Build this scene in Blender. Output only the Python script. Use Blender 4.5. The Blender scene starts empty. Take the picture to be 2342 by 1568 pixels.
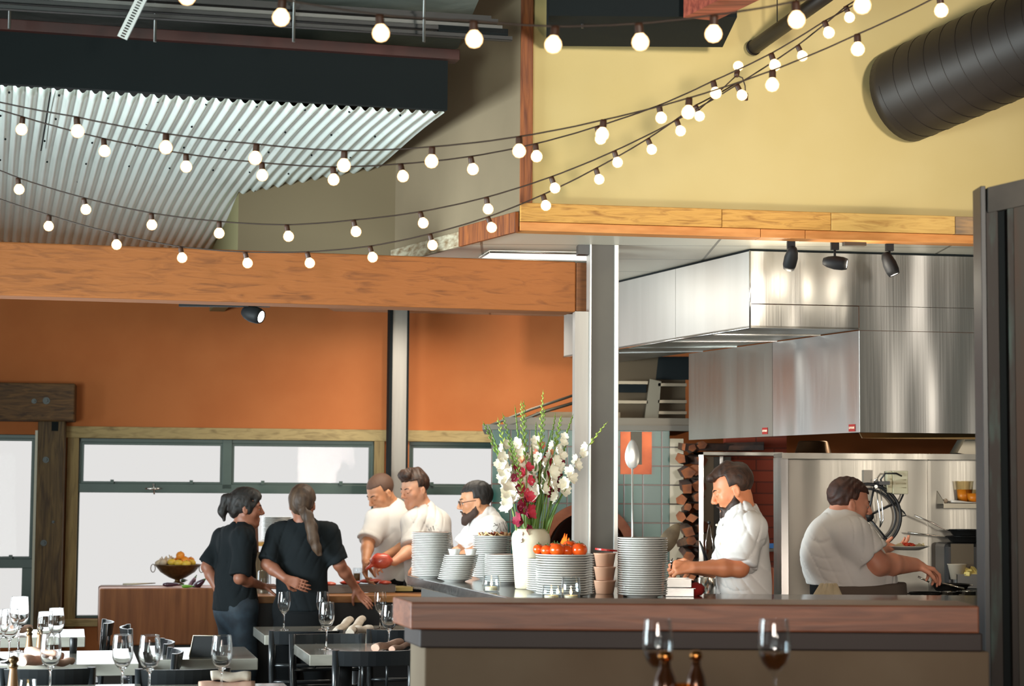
import bpy, math, random
import numpy as np
from mathutils import Vector, Matrix, Euler
random.seed(7)
V = Vector
SC = bpy.context.scene
COL = SC.collection
# ---------------------------------------------------------------- camera
F = 4400.0; CX, CY = 1171.0, 784.0
PITCH = math.atan(331.0/F); ROLL = -0.007
CAM = V((0, 0, 1.6))
fw = V((0, math.cos(PITCH), math.sin(PITCH)))
r0 = V((1, 0, 0)); u0 = r0.cross(fw)
rt = r0*math.cos(ROLL) - u0*math.sin(ROLL)
up = u0*math.cos(ROLL) + r0*math.sin(ROLL)
cam = bpy.data.cameras.new('camera'); camo = bpy.data.objects.new('camera', cam); COL.objects.link(camo)
cam.sensor_width = 36.0; cam.lens = 36.0*F/2342.0
cam.clip_start = 0.05; cam.clip_end = 200
camo.matrix_world = Matrix(((rt.x, up.x, -fw.x, CAM.x), (rt.y, up.y, -fw.y, CAM.y), (rt.z, up.z, -fw.z, CAM.z), (0, 0, 0, 1)))
cam.dof.use_dof = True; cam.dof.focus_distance = 9.9; cam.dof.aperture_fstop = 3.4
SC.camera = camo
SC.view_settings.view_transform = 'Standard'; SC.view_settings.look = 'None'
SC.view_settings.gamma = 1.0; SC.view_settings.use_curve_mapping = False
SC.view_settings.exposure = 0.0
SC.cycles.use_denoising = True
SC.cycles.max_bounces = 12; SC.cycles.diffuse_bounces = 4; SC.cycles.glossy_bounces = 4
SC.cycles.transmission_bounces = 12; SC.cycles.transparent_max_bounces = 16
SC.cycles.caustics_reflective = False; SC.cycles.caustics_refractive = False
SC.cycles.sample_clamp_indirect = 6.0

def ray(px, py): return fw + rt*((px-CX)/F) - up*((py-CY)/F)
def at(px, py, Y):
    d = ray(px, py); return CAM + d*(Y/d.y)
def X(px, Y=12.75, py=1250): return at(px, py, Y).x
def zat(px, py, z):
    d = ray(px, py); return CAM + d*((z-1.6)/d.z)
def onpl(px, py, p, n):
    d = ray(px, py); return CAM + d*((V(p)-CAM).dot(n)/d.dot(n))
def proj(p):
    q = V(p)-CAM; w = q.dot(fw); return (CX+F*q.dot(rt)/w, CY-F*q.dot(up)/w)
# building axes
ANG = math.radians(9.6)
E1 = V((math.cos(ANG), math.sin(ANG), 0)); E2 = V((-math.sin(ANG), math.cos(ANG), 0)); EZ = V((0, 0, 1))
# ---------------------------------------------------------------- world and large lights
w = bpy.data.worlds.new('sky'); SC.world = w; w.use_nodes = True
wb = w.node_tree.nodes['Background']; wb.inputs[0].default_value = (0.77, 0.76, 0.745, 1); wb.inputs[1].default_value = 1.0
def area(name, loc, aim, sx, sy, power, col, spread=180):
    l = bpy.data.lights.new(name, 'AREA'); l.shape = 'RECTANGLE'; l.size = sx; l.size_y = sy; l.energy = power; l.color = col
    l.spread = math.radians(spread)
    o = bpy.data.objects.new(name, l); COL.objects.link(o); o.location = loc
    o.rotation_euler = (V(aim)-V(loc)).to_track_quat('-Z', 'Y').to_euler(); return o
def spot(name, loc, aim, power, col, size=70, blend=.6, r=.03):
    l = bpy.data.lights.new(name, 'SPOT'); l.energy = power; l.color = col; l.spot_size = math.radians(size); l.spot_blend = blend; l.shadow_soft_size = r
    o = bpy.data.objects.new(name, l); COL.objects.link(o); o.location = loc
    o.rotation_euler = (V(aim)-V(loc)).to_track_quat('-Z', 'Y').to_euler(); return o
area('side_window_light', (-4.9, 7.6, 1.4), (0, 9.4, 1.0), 3.4, 1.3, 250, (.82, .96, 1.0), 95)
area('street_window_light', (2.75, -2.8, 2.1), (1.3, 9.5, 4.4), .9, .9, 52, (1.0, .92, .80), 36)
area('unseen_uplight', (2.55, 7.7, 1.15), (1.0, 9.7, 4.1), .45, .45, 9, (1.0, .88, .70), 88)  # unseen lamp added low at right to light the ochre wall from below
area('rear_fill_light', (-.6, -2.9, 2.3), (.9, 6.5, 1.25), 1.5, .8, 12, (1.0, .86, .74), 30)  # warm fill added behind the camera to brighten the ledge front
area('door_light', (-3.2, -2.8, 1.2), (-2.2, 10.2, 4.4), 2.2, 1.8, 54, (.84, 1.0, .95), 42)
area('window_cook_light', (-.4, 12.75, 2.82), (-.35, 13.4, 0), 1.1, .5, 30, (1, .90, .74), 150)
area('back_window_light', (-2.9, 13.2, 1.35), (-1.5, 9.5, 1.2), 3.2, 1.3, 25, (.85, .95, 1.0))
area('kitchen_ceiling_light', (.0, 11.3, 2.82), (.5, 11.2, 1.2), .5, 1.6, 20, (1, .95, .86))
area('hood_light', (2.1, 10.9, 2.02), (1.95, 10.3, .9), .8, .35, 6, (1, .80, .52))
# ---------------------------------------------------------------- materials
MATS = {}
def _bsdf(name):
    m = bpy.data.materials.new(name); m.use_nodes = True; nt = m.node_tree
    return m, nt, nt.nodes['Principled BSDF']
def c4(c): return (c[0], c[1], c[2], 1.0)
def srgb(r, g, b):
    f = lambda x: ((x/255.0+.055)/1.055)**2.4 if x > 10 else x/255.0/12.92
    return (f(r), f(g), f(b))
def mat(name, col, rough=.6, metal=0.0, var=None, scale=6.0, stretch=(1, 1, 1), bump=0.0, emit=None, estr=0.0, spec=.5, detail=4, dist=0.0, coat=0, sss=0, contrast=(.35, .65)):
    if name in MATS: return MATS[name]
    m, nt, b = _bsdf(name)
    b.inputs['Base Color'].default_value = c4(col); b.inputs['Roughness'].default_value = rough; b.inputs['Metallic'].default_value = metal
    b.inputs['Specular IOR Level'].default_value = spec
    if coat: b.inputs['Coat Weight'].default_value = coat; b.inputs['Coat Roughness'].default_value = .12
    if sss: b.inputs['Subsurface Weight'].default_value = sss; b.inputs['Subsurface Radius'].default_value = (.012, .005, .003)
    if var is not None or bump:
        tc = nt.nodes.new('ShaderNodeTexCoord'); mp = nt.nodes.new('ShaderNodeMapping'); mp.inputs['Scale'].default_value = stretch
        nt.links.new(tc.outputs['Object'], mp.inputs[0])
        n = nt.nodes.new('ShaderNodeTexNoise'); n.inputs['Scale'].default_value = scale; n.inputs['Detail'].default_value = detail; n.inputs['Distortion'].default_value = dist
        nt.links.new(mp.outputs[0], n.inputs['Vector'])
        if var is not None:
            cr = nt.nodes.new('ShaderNodeValToRGB'); cr.color_ramp.elements[0].color = c4(col); cr.color_ramp.elements[1].color = c4(var)
            cr.color_ramp.elements[0].position = contrast[0]; cr.color_ramp.elements[1].position = contrast[1]
            nt.links.new(n.outputs[0], cr.inputs[0]); nt.links.new(cr.outputs[0], b.inputs['Base Color'])
        if bump:
            bp = nt.nodes.new('ShaderNodeBump'); bp.inputs['Strength'].default_value = bump; bp.inputs['Distance'].default_value = .01
            nt.links.new(n.outputs[0], bp.inputs['Height']); nt.links.new(bp.outputs[0], b.inputs['Normal'])
    if emit: b.inputs['Emission Color'].default_value = c4(emit); b.inputs['Emission Strength'].default_value = estr
    MATS[name] = m; return m
def tilemat(name, c1, c2, mortar, bw, bh, ms=.01, rough=.4, offset=0.0, axes='XZ', bump=.3, var=0.3):
    if name in MATS: return MATS[name]
    m, nt, b = _bsdf(name)
    tc = nt.nodes.new('ShaderNodeTexCoord'); sp = nt.nodes.new('ShaderNodeSeparateXYZ'); cb = nt.nodes.new('ShaderNodeCombineXYZ')
    nt.links.new(tc.outputs['Object'], sp.inputs[0])
    nt.links.new(sp.outputs['XYZ'.index(axes[0])], cb.inputs[0]); nt.links.new(sp.outputs['XYZ'.index(axes[1])], cb.inputs[1])
    t = nt.nodes.new('ShaderNodeTexBrick'); t.offset = offset; t.inputs['Color1'].default_value = c4(c1); t.inputs['Color2'].default_value = c4(c2)
    t.inputs['Mortar'].default_value = c4(mortar); t.inputs['Scale'].default_value = 1; t.inputs['Mortar Size'].default_value = ms
    t.inputs['Brick Width'].default_value = bw; t.inputs['Row Height'].default_value = bh; t.inputs['Mortar Smooth'].default_value = .3
    nt.links.new(cb.outputs[0], t.inputs['Vector']); nt.links.new(t.outputs['Color'], b.inputs['Base Color'])
    bp = nt.nodes.new('ShaderNodeBump'); bp.inputs['Strength'].default_value = bump; bp.inputs['Distance'].default_value = .004; bp.invert = True
    nt.links.new(t.outputs['Fac'], bp.inputs['Height']); nt.links.new(bp.outputs[0], b.inputs['Normal'])
    b.inputs['Roughness'].default_value = rough; MATS[name] = m; return m
def steelmat(name, col=(.62, .61, .58), rough=.28, axis='Z', wav=.06):
    if name in MATS: return MATS[name]
    m, nt, b = _bsdf(name)
    b.inputs['Base Color'].default_value = c4(col); b.inputs['Metallic'].default_value = 1.0
    tc = nt.nodes.new('ShaderNodeTexCoord'); mp = nt.nodes.new('ShaderNodeMapping')
    mp.inputs['Scale'].default_value = {'Z': (60, 60, .6), 'X': (.6, 60, 60)}[axis]
    nt.links.new(tc.outputs['Object'], mp.inputs[0])
    n = nt.nodes.new('ShaderNodeTexNoise'); n.inputs['Scale'].default_value = 3; nt.links.new(mp.outputs[0], n.inputs['Vector'])
    mr = nt.nodes.new('ShaderNodeMapRange'); mr.inputs['To Min'].default_value = rough-.06; mr.inputs['To Max'].default_value = rough+.12
    nt.links.new(n.outputs[0], mr.inputs[0]); nt.links.new(mr.outputs[0], b.inputs['Roughness'])
    mp2 = nt.nodes.new('ShaderNodeMapping'); mp2.inputs['Scale'].default_value = (3.2, 3.2, .55); nt.links.new(tc.outputs['Object'], mp2.inputs[0])
    n2 = nt.nodes.new('ShaderNodeTexNoise'); n2.inputs['Scale'].default_value = 1.0; n2.inputs['Detail'].default_value = 1; nt.links.new(mp2.outputs[0], n2.inputs['Vector'])
    bp = nt.nodes.new('ShaderNodeBump'); bp.inputs['Strength'].default_value = 1.0; bp.inputs['Distance'].default_value = wav
    nt.links.new(n2.outputs[0], bp.inputs['Height']); nt.links.new(bp.outputs[0], b.inputs['Normal'])
    MATS[name] = m; return m
def glassmat(name, tint=(.97, .98, 1), rough=.02, refl=.75, base=.03):
    if name in MATS: return MATS[name]
    m = bpy.data.materials.new(name); m.use_nodes = True; nt = m.node_tree; nt.nodes.clear()
    o = nt.nodes.new('ShaderNodeOutputMaterial'); mx = nt.nodes.new('ShaderNodeMixShader'); t = nt.nodes.new('ShaderNodeBsdfTransparent'); g = nt.nodes.new('ShaderNodeBsdfGlossy')
    t.inputs[0].default_value = c4(tint); g.inputs['Roughness'].default_value = rough
    lw = nt.nodes.new('ShaderNodeLayerWeight'); lw.inputs[0].default_value = .5
    pw = nt.nodes.new('ShaderNodeMath'); pw.operation = 'POWER'; pw.inputs[1].default_value = 2.6; ml = nt.nodes.new('ShaderNodeMath'); ml.operation = 'MULTIPLY_ADD'; ml.inputs[1].default_value = refl; ml.inputs[2].default_value = base
    nt.links.new(lw.outputs['Facing'], pw.inputs[0]); nt.links.new(pw.outputs[0], ml.inputs[0])
    nt.links.new(ml.outputs[0], mx.inputs[0]); nt.links.new(t.outputs[0], mx.inputs[1]); nt.links.new(g.outputs[0], mx.inputs[2]); nt.links.new(mx.outputs[0], o.inputs[0])
    MATS[name] = m; return m
# ---------------------------------------------------------------- mesh building
class MB:
    def __init__(s): s.v = []; s.f = []; s.sm = []; s.mi = []; s.cur = 0
    def add(s, vs, fs, smooth=False, T=None):
        b = len(s.v)
        s.v += [tuple(T @ V(p)) if T is not None else tuple(p) for p in vs]
        s.f += [tuple(i+b for i in f) for f in fs]; s.sm += [smooth]*len(fs); s.mi += [s.cur]*len(fs); return s
    def box(s, a, b, T=None):
        x0, y0, z0 = [min(a[i], b[i]) for i in range(3)]; x1, y1, z1 = [max(a[i], b[i]) for i in range(3)]
        return s.add([(x0, y0, z0), (x1, y0, z0), (x1, y1, z0), (x0, y1, z0), (x0, y0, z1), (x1, y0, z1), (x1, y1, z1), (x0, y1, z1)],
                     [(0, 3, 2, 1), (4, 5, 6, 7), (0, 1, 5, 4), (1, 2, 6, 5), (2, 3, 7, 6), (3, 0, 4, 7)], False, T)
    def prism(s, poly, d, T=None, smooth=False):
        # poly: list of 3d points (planar), extruded by vector d
        n = len(poly); d = V(d); P = [V(p) for p in poly]; Q = [p+d for p in P]
        nrm = sum(((P[i]-P[0]).cross(P[(i+1) % n]-P[0]) for i in range(1, n)), V((0, 0, 0)))
        if nrm.dot(d) > 0: P, Q = P[::-1], Q[::-1]
        fs = [tuple(range(n)), tuple(range(2*n-1, n-1, -1))] + [(i, i+n, (i+1) % n+n, (i+1) % n) for i in range(n)]
        s.add(P+Q, fs, False, T)
        return s
    def tube(s, pts, r, seg=8, T=None, caps=True, flat=1.0, smooth=True):
        pts = [V(p) for p in pts]; n = len(pts); rs = r if isinstance(r, (list, tuple)) else [r]*n
        vs = []; prev = None
        for i, p in enumerate(pts):
            t = (pts[min(i+1, n-1)]-pts[max(i-1, 0)])
            t = t.normalized() if t.length > 1e-9 else V((0, 0, 1))
            if prev is None:
                a = V((0, 0, 1)) if abs(t.z) < .9 else V((1, 0, 0)); x = t.cross(a).normalized()
            else:
                x = (prev - t*prev.dot(t)).normalized()
            prev = x; y = t.cross(x)
            for k in range(seg):
                an = 2*math.pi*k/seg; vs.append(p + x*(rs[i]*math.cos(an)) + y*(rs[i]*flat*math.sin(an)))
        fs = [(i*seg+k, i*seg+(k+1) % seg, (i+1)*seg+(k+1) % seg, (i+1)*seg+k) for i in range(n-1) for k in range(seg)]
        s.add(vs, fs, smooth, T)
        if caps:
            b = len(s.v)-len(vs); s.f += [tuple(b+k for k in range(seg-1, -1, -1)), tuple(b+(n-1)*seg+k for k in range(seg))]; s.sm += [False]*2; s.mi += [s.cur]*2
        return s
    def lathe(s, prof, seg=24, T=None, smooth=True):
        vs = []; fs = []; idx = []
        for (r, z) in prof:
            if r < 1e-6: idx.append([len(vs)]*seg); vs.append((0, 0, z))
            else:
                idx.append(list(range(len(vs), len(vs)+seg))); vs += [(r*math.cos(2*math.pi*k/seg), r*math.sin(2*math.pi*k/seg), z) for k in range(seg)]
        for i in range(len(prof)-1):
            for k in range(seg):
                q = [idx[i][k], idx[i][(k+1) % seg], idx[i+1][(k+1) % seg], idx[i+1][k]]
                u = []
                for x in q:
                    if x not in u: u.append(x)
                if len(u) > 2: fs.append(tuple(u))
        return s.add(vs, fs, smooth, T)
    def ball(s, c, r, seg=14, rings=9, T=None, jit=0.0, rnd=None):
        if not isinstance(r, (tuple, list, Vector)): r = (r, r, r)
        vs = []; fs = []
        R = rnd or random
        for i in range(rings+1):
            th = math.pi*i/rings
            for k in range(seg if 0 < i < rings else 1):
                ph = 2*math.pi*k/seg; q = 1+jit*(R.random()-.5)
                vs.append((c[0]+r[0]*math.sin(th)*math.cos(ph)*q, c[1]+r[1]*math.sin(th)*math.sin(ph)*q, c[2]+r[2]*math.cos(th)*q))
        def ix(i, k): return 0 if i == 0 else (len(vs)-1 if i == rings else 1+(i-1)*seg+k % seg)
        for i in range(rings):
            for k in range(seg):
                if i == 0: fs.append((0, ix(1, k), ix(1, k+1)))
                elif i == rings-1: fs.append((ix(i, k+1), ix(i, k), len(vs)-1))
                else: fs.append((ix(i, k), ix(i+1, k), ix(i+1, k+1), ix(i, k+1)))
        return s.add(vs, fs, True, T)
    def quad(s, a, b, c, d, T=None): return s.add([a, b, c, d], [(0, 1, 2, 3)], False, T)

def wloc(p):
    l = V((0, 0, 0))
    while p is not None: l += p.location; p = p.parent
    return l
def obj(name, m, mats, parent=None, bevel=0.0, label=None, cat=None, group=None, kind=None, origin=None, recalc=False):
    me = bpy.data.meshes.new(name)
    if parent is None:
        if origin is None:
            a = np.array(m.v); origin = V(((a[:, 0].min()+a[:, 0].max())/2, (a[:, 1].min()+a[:, 1].max())/2, a[:, 2].min()))
        o0 = V(origin)
    else: o0 = wloc(parent)
    me.from_pydata([(p[0]-o0.x, p[1]-o0.y, p[2]-o0.z) for p in m.v], [], m.f)
    me.polygons.foreach_set('use_smooth', m.sm)
    if not isinstance(mats, (list, tuple)): mats = [mats]
    for x in mats: me.materials.append(x)
    if len(mats) > 1: me.polygons.foreach_set('material_index', m.mi)
    me.validate(); me.update()
    o = bpy.data.objects.new(name, me); COL.objects.link(o)
    if parent is None: o.location = o0
    else: o.parent = parent
    if bevel:
        bv = o.modifiers.new('bevel', 'BEVEL'); bv.width = bevel; bv.segments = 2; bv.limit_method = 'ANGLE'; bv.angle_limit = math.radians(40)
    tag(o, label, cat, group, kind); return o
def tag(o, label=None, cat=None, group=None, kind=None):
    if label: o['label'] = label
    if cat: o['category'] = cat
    if group: o['group'] = group
    if kind: o['kind'] = kind
    return o
def empty(name, loc, label=None, cat=None, group=None, kind=None, rz=0.0):
    o = bpy.data.objects.new(name, None); COL.objects.link(o); o.location = loc; o.rotation_euler.z = rz; o.empty_display_size = .1
    return tag(o, label, cat, group, kind)
KIDS = {}
def kids(o): return [c for c in bpy.data.objects if c.parent == o]
def copy_tree(o, loc=None, rz=None, label=None, group=None, scale=None, parent=None, ks=None):
    ch = kids(o) if ks is None else ks.get(o.name, [])
    c = o.copy(); COL.objects.link(c)
    if parent is not None: c.parent = parent
    if loc is not None: c.location = loc
    if rz is not None: c.rotation_euler.z = rz
    if scale is not None: c.scale = scale if isinstance(scale, (tuple, Vector)) else (scale,)*3
    if label: c['label'] = label
    if group: c['group'] = group
    for k in ch: copy_tree(k, parent=c)
    return c
def struct(name, m, mats, parent=None, bevel=0.0, **kw): return obj(name, m, mats, parent, bevel, kind='structure' if parent is None else None, **kw)
def Tm(loc, rz=0, rx=0, ry=0, s=1): return Matrix.Translation(V(loc)) @ Euler((rx, ry, rz)).to_matrix().to_4x4() @ Matrix.Scale(s, 4)
def basis(x, y, z, o): return Matrix(((x[0], y[0], z[0], o[0]), (x[1], y[1], z[1], o[1]), (x[2], y[2], z[2], o[2]), (0, 0, 0, 1)))
def BT(o): return basis(E1, E2, EZ, o)
# ================================================================ SHELL
M_orange = mat('orange_plaster', srgb(192, 112, 60), .85, var=srgb(184, 104, 53), scale=2.5, bump=.05)
M_yellow = mat('ochre_plaster', srgb(202, 182, 128), .85, var=srgb(196, 175, 118), scale=1.5, bump=.05)
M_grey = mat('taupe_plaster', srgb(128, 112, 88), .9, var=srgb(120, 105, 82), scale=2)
M_olive = mat('olive_plaster', srgb(140, 132, 92), .9)
M_floor = mat('dark_floor', (.05, .04, .03), .5, var=(.09, .07, .05), scale=3, stretch=(1, 8, 1))
M_dark = mat('black_paint', (.009, .012, .013), .8, spec=.12)
M_teal = mat('dark_green_metal', (.030, .060, .052), .4, var=(.045, .085, .07), scale=3)
M_trim = mat('weathered_pine', srgb(176, 152, 104), .7, var=srgb(120, 98, 62), scale=3, stretch=(1.2, 12, 12), dist=1, bump=.2, contrast=(.45, .8))
M_trimv = mat('weathered_pine_upright', srgb(160, 134, 88), .7, var=srgb(110, 88, 56), scale=3, stretch=(12, 12, 1.2), dist=1, bump=.2, contrast=(.45, .8))
M_beam = mat('honey_timber', srgb(158, 92, 40), .7, var=srgb(100, 54, 20), scale=2.0, stretch=(.45, 12, 20), dist=.9, bump=.35, detail=8, contrast=(.5, .85))
M_timber = mat('old_brown_timber', srgb(112, 78, 42), .7, var=srgb(66, 42, 22), scale=3, stretch=(1, 8, 12), dist=1.5, bump=.4, detail=7)
M_timberv = mat('old_brown_post', srgb(108, 84, 50), .7, var=srgb(66, 46, 26), scale=3, stretch=(12, 12, 1), dist=1.5, bump=.4, detail=7)
M_fascia = mat('reclaimed_fascia_wood', srgb(206, 154, 76), .65, var=srgb(136, 84, 32), scale=2.6, stretch=(1, 10, 16), dist=1.5, bump=.5, detail=8, contrast=(.45, .78))
M_fasciab = mat('reclaimed_fascia_wood_pale', srgb(214, 172, 96), .65, var=srgb(160, 108, 48), scale=2, stretch=(1, 8, 14), dist=2, bump=.3, detail=8, contrast=(.45, .8))
M_postw = mat('reddish_corner_post', srgb(150, 84, 38), .6, var=srgb(96, 46, 18), scale=3, stretch=(12, 12, 1), dist=1.2, bump=.3, detail=6)
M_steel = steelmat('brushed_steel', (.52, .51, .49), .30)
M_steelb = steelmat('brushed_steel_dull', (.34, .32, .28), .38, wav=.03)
M_steelp = mat('polished_steel', (.70, .69, .67), .16, 1.0)
M_gunm = mat('dark_grey_paint', srgb(74, 70, 62), .5, var=srgb(66, 62, 56), scale=3)
M_tile = tilemat('white_ceiling_panel', srgb(214, 206, 188), srgb(206, 198, 178), srgb(120, 112, 96), 1.22, .61, .008, .35, bump=.2, axes='XY')

def wall_cells(m, o, ax, n, th, us, zs, holes):
    T = basis(ax, n, EZ, o)
    for i in range(len(us)-1):
        for j in range(len(zs)-1):
            cu, cz = (us[i]+us[i+1])/2, (zs[j]+zs[j+1])/2
            if any(h[0] < cu < h[1] and h[2] < cz < h[3] for h in holes): continue
            m.box((us[i], 0, zs[j]), (us[i+1], th, zs[j+1]), T)
def wall(name, o, ax, n, th, u0, u1, z0, z1, holes, mt):
    us = sorted({u0, u1, *[h[0] for h in holes], *[h[1] for h in holes]}); zs = sorted({z0, z1, *[h[2] for h in holes], *[h[3] for h in holes]})
    m = MB(); wall_cells(m, V(o), ax, n, th, us, zs, holes); return struct(name, m, mt)

m = MB(); m.box((-7, -4, -.1), (5.5, 15.45, 0)); struct('floor', m, M_floor)
# back wall plane passes through WB with normal E2
WB = V((0, 14.15, 0))
def wb(px, py):
    p = onpl(px, py, WB, E2); q = p-WB; return (q.dot(E1), p.z)
def wbp(u, z, v=0.0): return WB + E1*u + E2*v + EZ*z
u1a, zt = wb(180, 1001); u1b, _ = wb(857, 1001); _, zb = wb(520, 1413)
u3a, _ = wb(-140, 1001); u3b, _ = wb(84, 1001); u2a, _ = wb(936, 1005); u2b, _ = wb(1160, 1005)
ZT = zt; ZB = zb
wall('wall_back', WB, E1, E2, .16, -6.2, 3.6, 0, 3.42, [(u1a, u1b, ZB, ZT), (u2a, u2b, ZB, ZT), (u3a, u3b, .55, ZT+.02)], M_orange)
# window 1
def frame_rect(m, u0, u1, z0, z1, t, v0, v1):
    for (a, b, c, d) in ((u0, u1, z1-t, z1), (u0, u1, z0, z0+t), (u0, u0+t, z0+t, z1-t), (u1-t, u1, z0+t, z1-t)):
        m.box((a, v0, c), (b, v1, d), BT(WB))
M_pane = glassmat('window_pane', (1, 1, 1), .0, .06, base=.001)
def window(n, u0, u1, z0, z1, zr, mull, lowframe, lab=None):
    m = MB(); r = .045
    w_ = empty('window_%d' % n, wbp((u0+u1)/2, z0, .06), kind='structure')
    # fixed outer frame
    m.box((u0, .03, z1-.028), (u1, .11, z1), BT(WB)); m.box((u0, .03, zr), (u0+.02, .11, z1), BT(WB)); m.box((u1-.02, .03, zr), (u1, .11, z1), BT(WB))
    m.box((u0, .02, zr-.03), (u1, .12, zr+.035), BT(WB))
    if lowframe:
        m.box((u0, .03, z0), (u0+.03, .11, zr), BT(WB)); m.box((u1-.08, .03, z0), (u1, .11, zr), BT(WB))
    else:
        m.box((u0, .05, z0), (u0+.012, .10, zr), BT(WB)); m.box((u1-.012, .05, z0), (u1, .10, zr), BT(WB)); m.box((u0, .03, z0), (u1, .11, z0+.02), BT(WB))
    for (a, b) in mull: m.box((a, .02, zr), (b, .12, z1), BT(WB))
    obj('window_frame', m, M_teal, w_, bevel=.003)
    edges = [u0+.02] + [x for ab in mull for x in ab] + [u1-.02]
    for i in range(0, len(edges), 2):
        m = MB(); a, b = edges[i], edges[i+1]
        for (p, q, c, d) in ((a, b, z1-.045, z1-.028), (a, b, zr+.035, zr+.05), (a, a+.016, zr+.05, z1-.045), (b-.016, b, zr+.05, z1-.045)): m.box((p, .04, c), (q, .09, d), BT(WB))
        s = obj('sash', m, M_teal, w_)
        m = MB(); m.box((a+.016, .062, zr+.05), (b-.016, .066, z1-.045), BT(WB)); obj('window_pane', m, M_pane, s)
        for t in (.22, .78):
            m = MB(); uu = a+(b-a)*t; m.box((uu-.012, .0, zr+.035), (uu+.012, .03, zr+.062), BT(WB)); obj('catch', m, M_teal, w_)
    m = MB(); m.box((u0+.012, .07, z0+.02), (u1-.012, .074, zr-.03), BT(WB)); obj('window_pane', m, M_pane, w_)
    return w_
_, zr = wb(520, 1118)
uma, _ = wb(509, 1050); umb, _ = wb(531, 1050)
w1 = window(1, u1a, u1b, ZB, ZT, zr, [(uma, umb)], False)
m = MB(); uh, _ = wb(350, 1119); c = wbp(uh, zr, -.02)
m.tube([c-E1*.055, c-E1*.02, c+E1*.02, c+E1*.055], [.004, .01, .01, .004], 8); m.tube([c+EZ*.035, c-EZ*.04+E1*.01], .006, 8); obj('window_handle', m, M_steelp, w1)
window(2, u2a, u2b, ZB, ZT, wb(1050, 1122)[1], [], False)
window(3, u3a, u3b, .55, ZT+.02, wb(40, 1289)[1], [], True)
# wooden trims round the windows
def wbox(px0, py0, px1, py1, v0, v1, m):
    a = wb(px0, py0); b = wb(px1, py1); m.box((a[0], v0, a[1]), (b[0], v1, b[1]), BT(WB))
m = MB(); m.box((wb(146, 1000)[0], -.03, ZT), (wb(888, 1000)[0], .0, ZT+.082), BT(WB)); struct('trim_1', m, M_trim, bevel=.003)
m = MB(); m.box((wb(888, 1000)[0]+.1, -.03, ZT), (wb(1175, 1000)[0], .0, ZT+.082), BT(WB)); struct('trim_2', m, M_trim, bevel=.003)
m = MB(); m.box((u1a-.075, -.028, ZB-.06), (u1a+.004, .0, ZT), BT(WB)); struct('trim_3', m, M_trimv, bevel=.003)
m = MB(); m.box((u1b-.004, -.028, ZB-.06), (u1b+.07, .0, ZT), BT(WB)); struct('trim_4', m, M_trimv, bevel=.003)
m = MB(); m.box((u1a-.075, -.06, ZB-.05), (u1b+.07, .0, ZB), BT(WB)); struct('trim_5', m, M_trim, bevel=.003)
m = MB(); m.box((u3b-.01, -.01, .5), (u3b+.03, -.0, ZT+.05), BT(WB)); struct('trim_6', m, mat('slit_glow_cream', srgb(235, 226, 205), .5))  # daylight glow at the slit beside the post, painted as a pale strip
# timber post and header with bolts
def plv(px, py, v): return onpl(px, py, WB+E2*v, E2)
def pbox(m, px0, px1, py0, py1, v, dep, zfix=None):
    a = plv(px0, (py0+py1)/2, v)-WB; b = plv(px1, (py0+py1)/2, v)-WB
    z1 = plv((px0+px1)/2, py0, v).z; z0 = plv((px0+px1)/2, py1, v).z
    if zfix is not None: z0 = zfix
    m.box((a.dot(E1), v, z0), (b.dot(E1), v+dep, z1), BT(WB))
def bolt(root, px, py, v, r=.022):
    p = plv(px, py, v); m = MB(); T = basis(E1, EZ, -E2, p)
    m.lathe([(0, 0), (r, 0), (r, .006), (r*.6, .006), (0, .006)], 16, T, False); m.lathe([(r*.5, .006), (r*.5, .018), (0, .018)], 6, T, False); obj('bolt', m, mat('black_bolt', (.03, .03, .03), .4, .4), root)
pp = plv(115, 1200, -.22)
post = empty('timber_post', (pp.x, pp.y, 0), 'rough brown timber post with round bolts beside the left window', 'post')
m = MB(); pbox(m, 84, 146, 962, 1200, -.22, .19, 0.0); obj('post_beam', m, M_timberv, post, bevel=.008)
m = MB(); pbox(m, 118, 133, 964, 985, -.225, .01); obj('mortise', m, M_dark, post)
for x, y in ((105, 1051), (100, 1241), (122, 1193)): bolt(post, x, y, -.222, .022 if x < 120 else .01)
pp = plv(60, 940, -.26)
hd = empty('timber_header', (pp.x, pp.y, pp.z), 'short brown timber lintel block with two bolts on top of the bolted post', 'beam')
m = MB(); pbox(m, -160, 171, 874, 961, -.26, .24); obj('header_beam', m, M_timber, hd, bevel=.01)
bolt(hd, 106, 916, -.262, .025); bolt(hd, 78, 917, -.262, .018)
# big honey beam (this part of the building is turned a little more)
ANG = math.radians(13.4); E1 = V((math.cos(ANG), math.sin(ANG), 0)); E2 = V((-math.sin(ANG), math.cos(ANG), 0))
PBm = at(1330, 650, 10.2); PBm.z = 0
BTm = basis(E1, E2, EZ, PBm)
q = onpl(-80, 620, PBm, E2); ul = (q-PBm).dot(E1)
bm_ = empty('ceiling_beam', PBm+EZ*2.53, 'long honey coloured timber beam crossing the room above the window wall', 'beam')
m = MB(); m.box((ul, 0, 2.535), (-.03, .2, 2.803), BTm); obj('beam_timber', m, M_beam, bm_, bevel=.008)
m = MB(); m.box((-.028, .0, 2.54), (.07, .2, 2.80), BTm); obj('end_block', m, mat('shaded_timber', srgb(128, 78, 40), .7, var=srgb(100, 58, 28), scale=4, stretch=(1, 8, 12)), bm_, bevel=.004)
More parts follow.
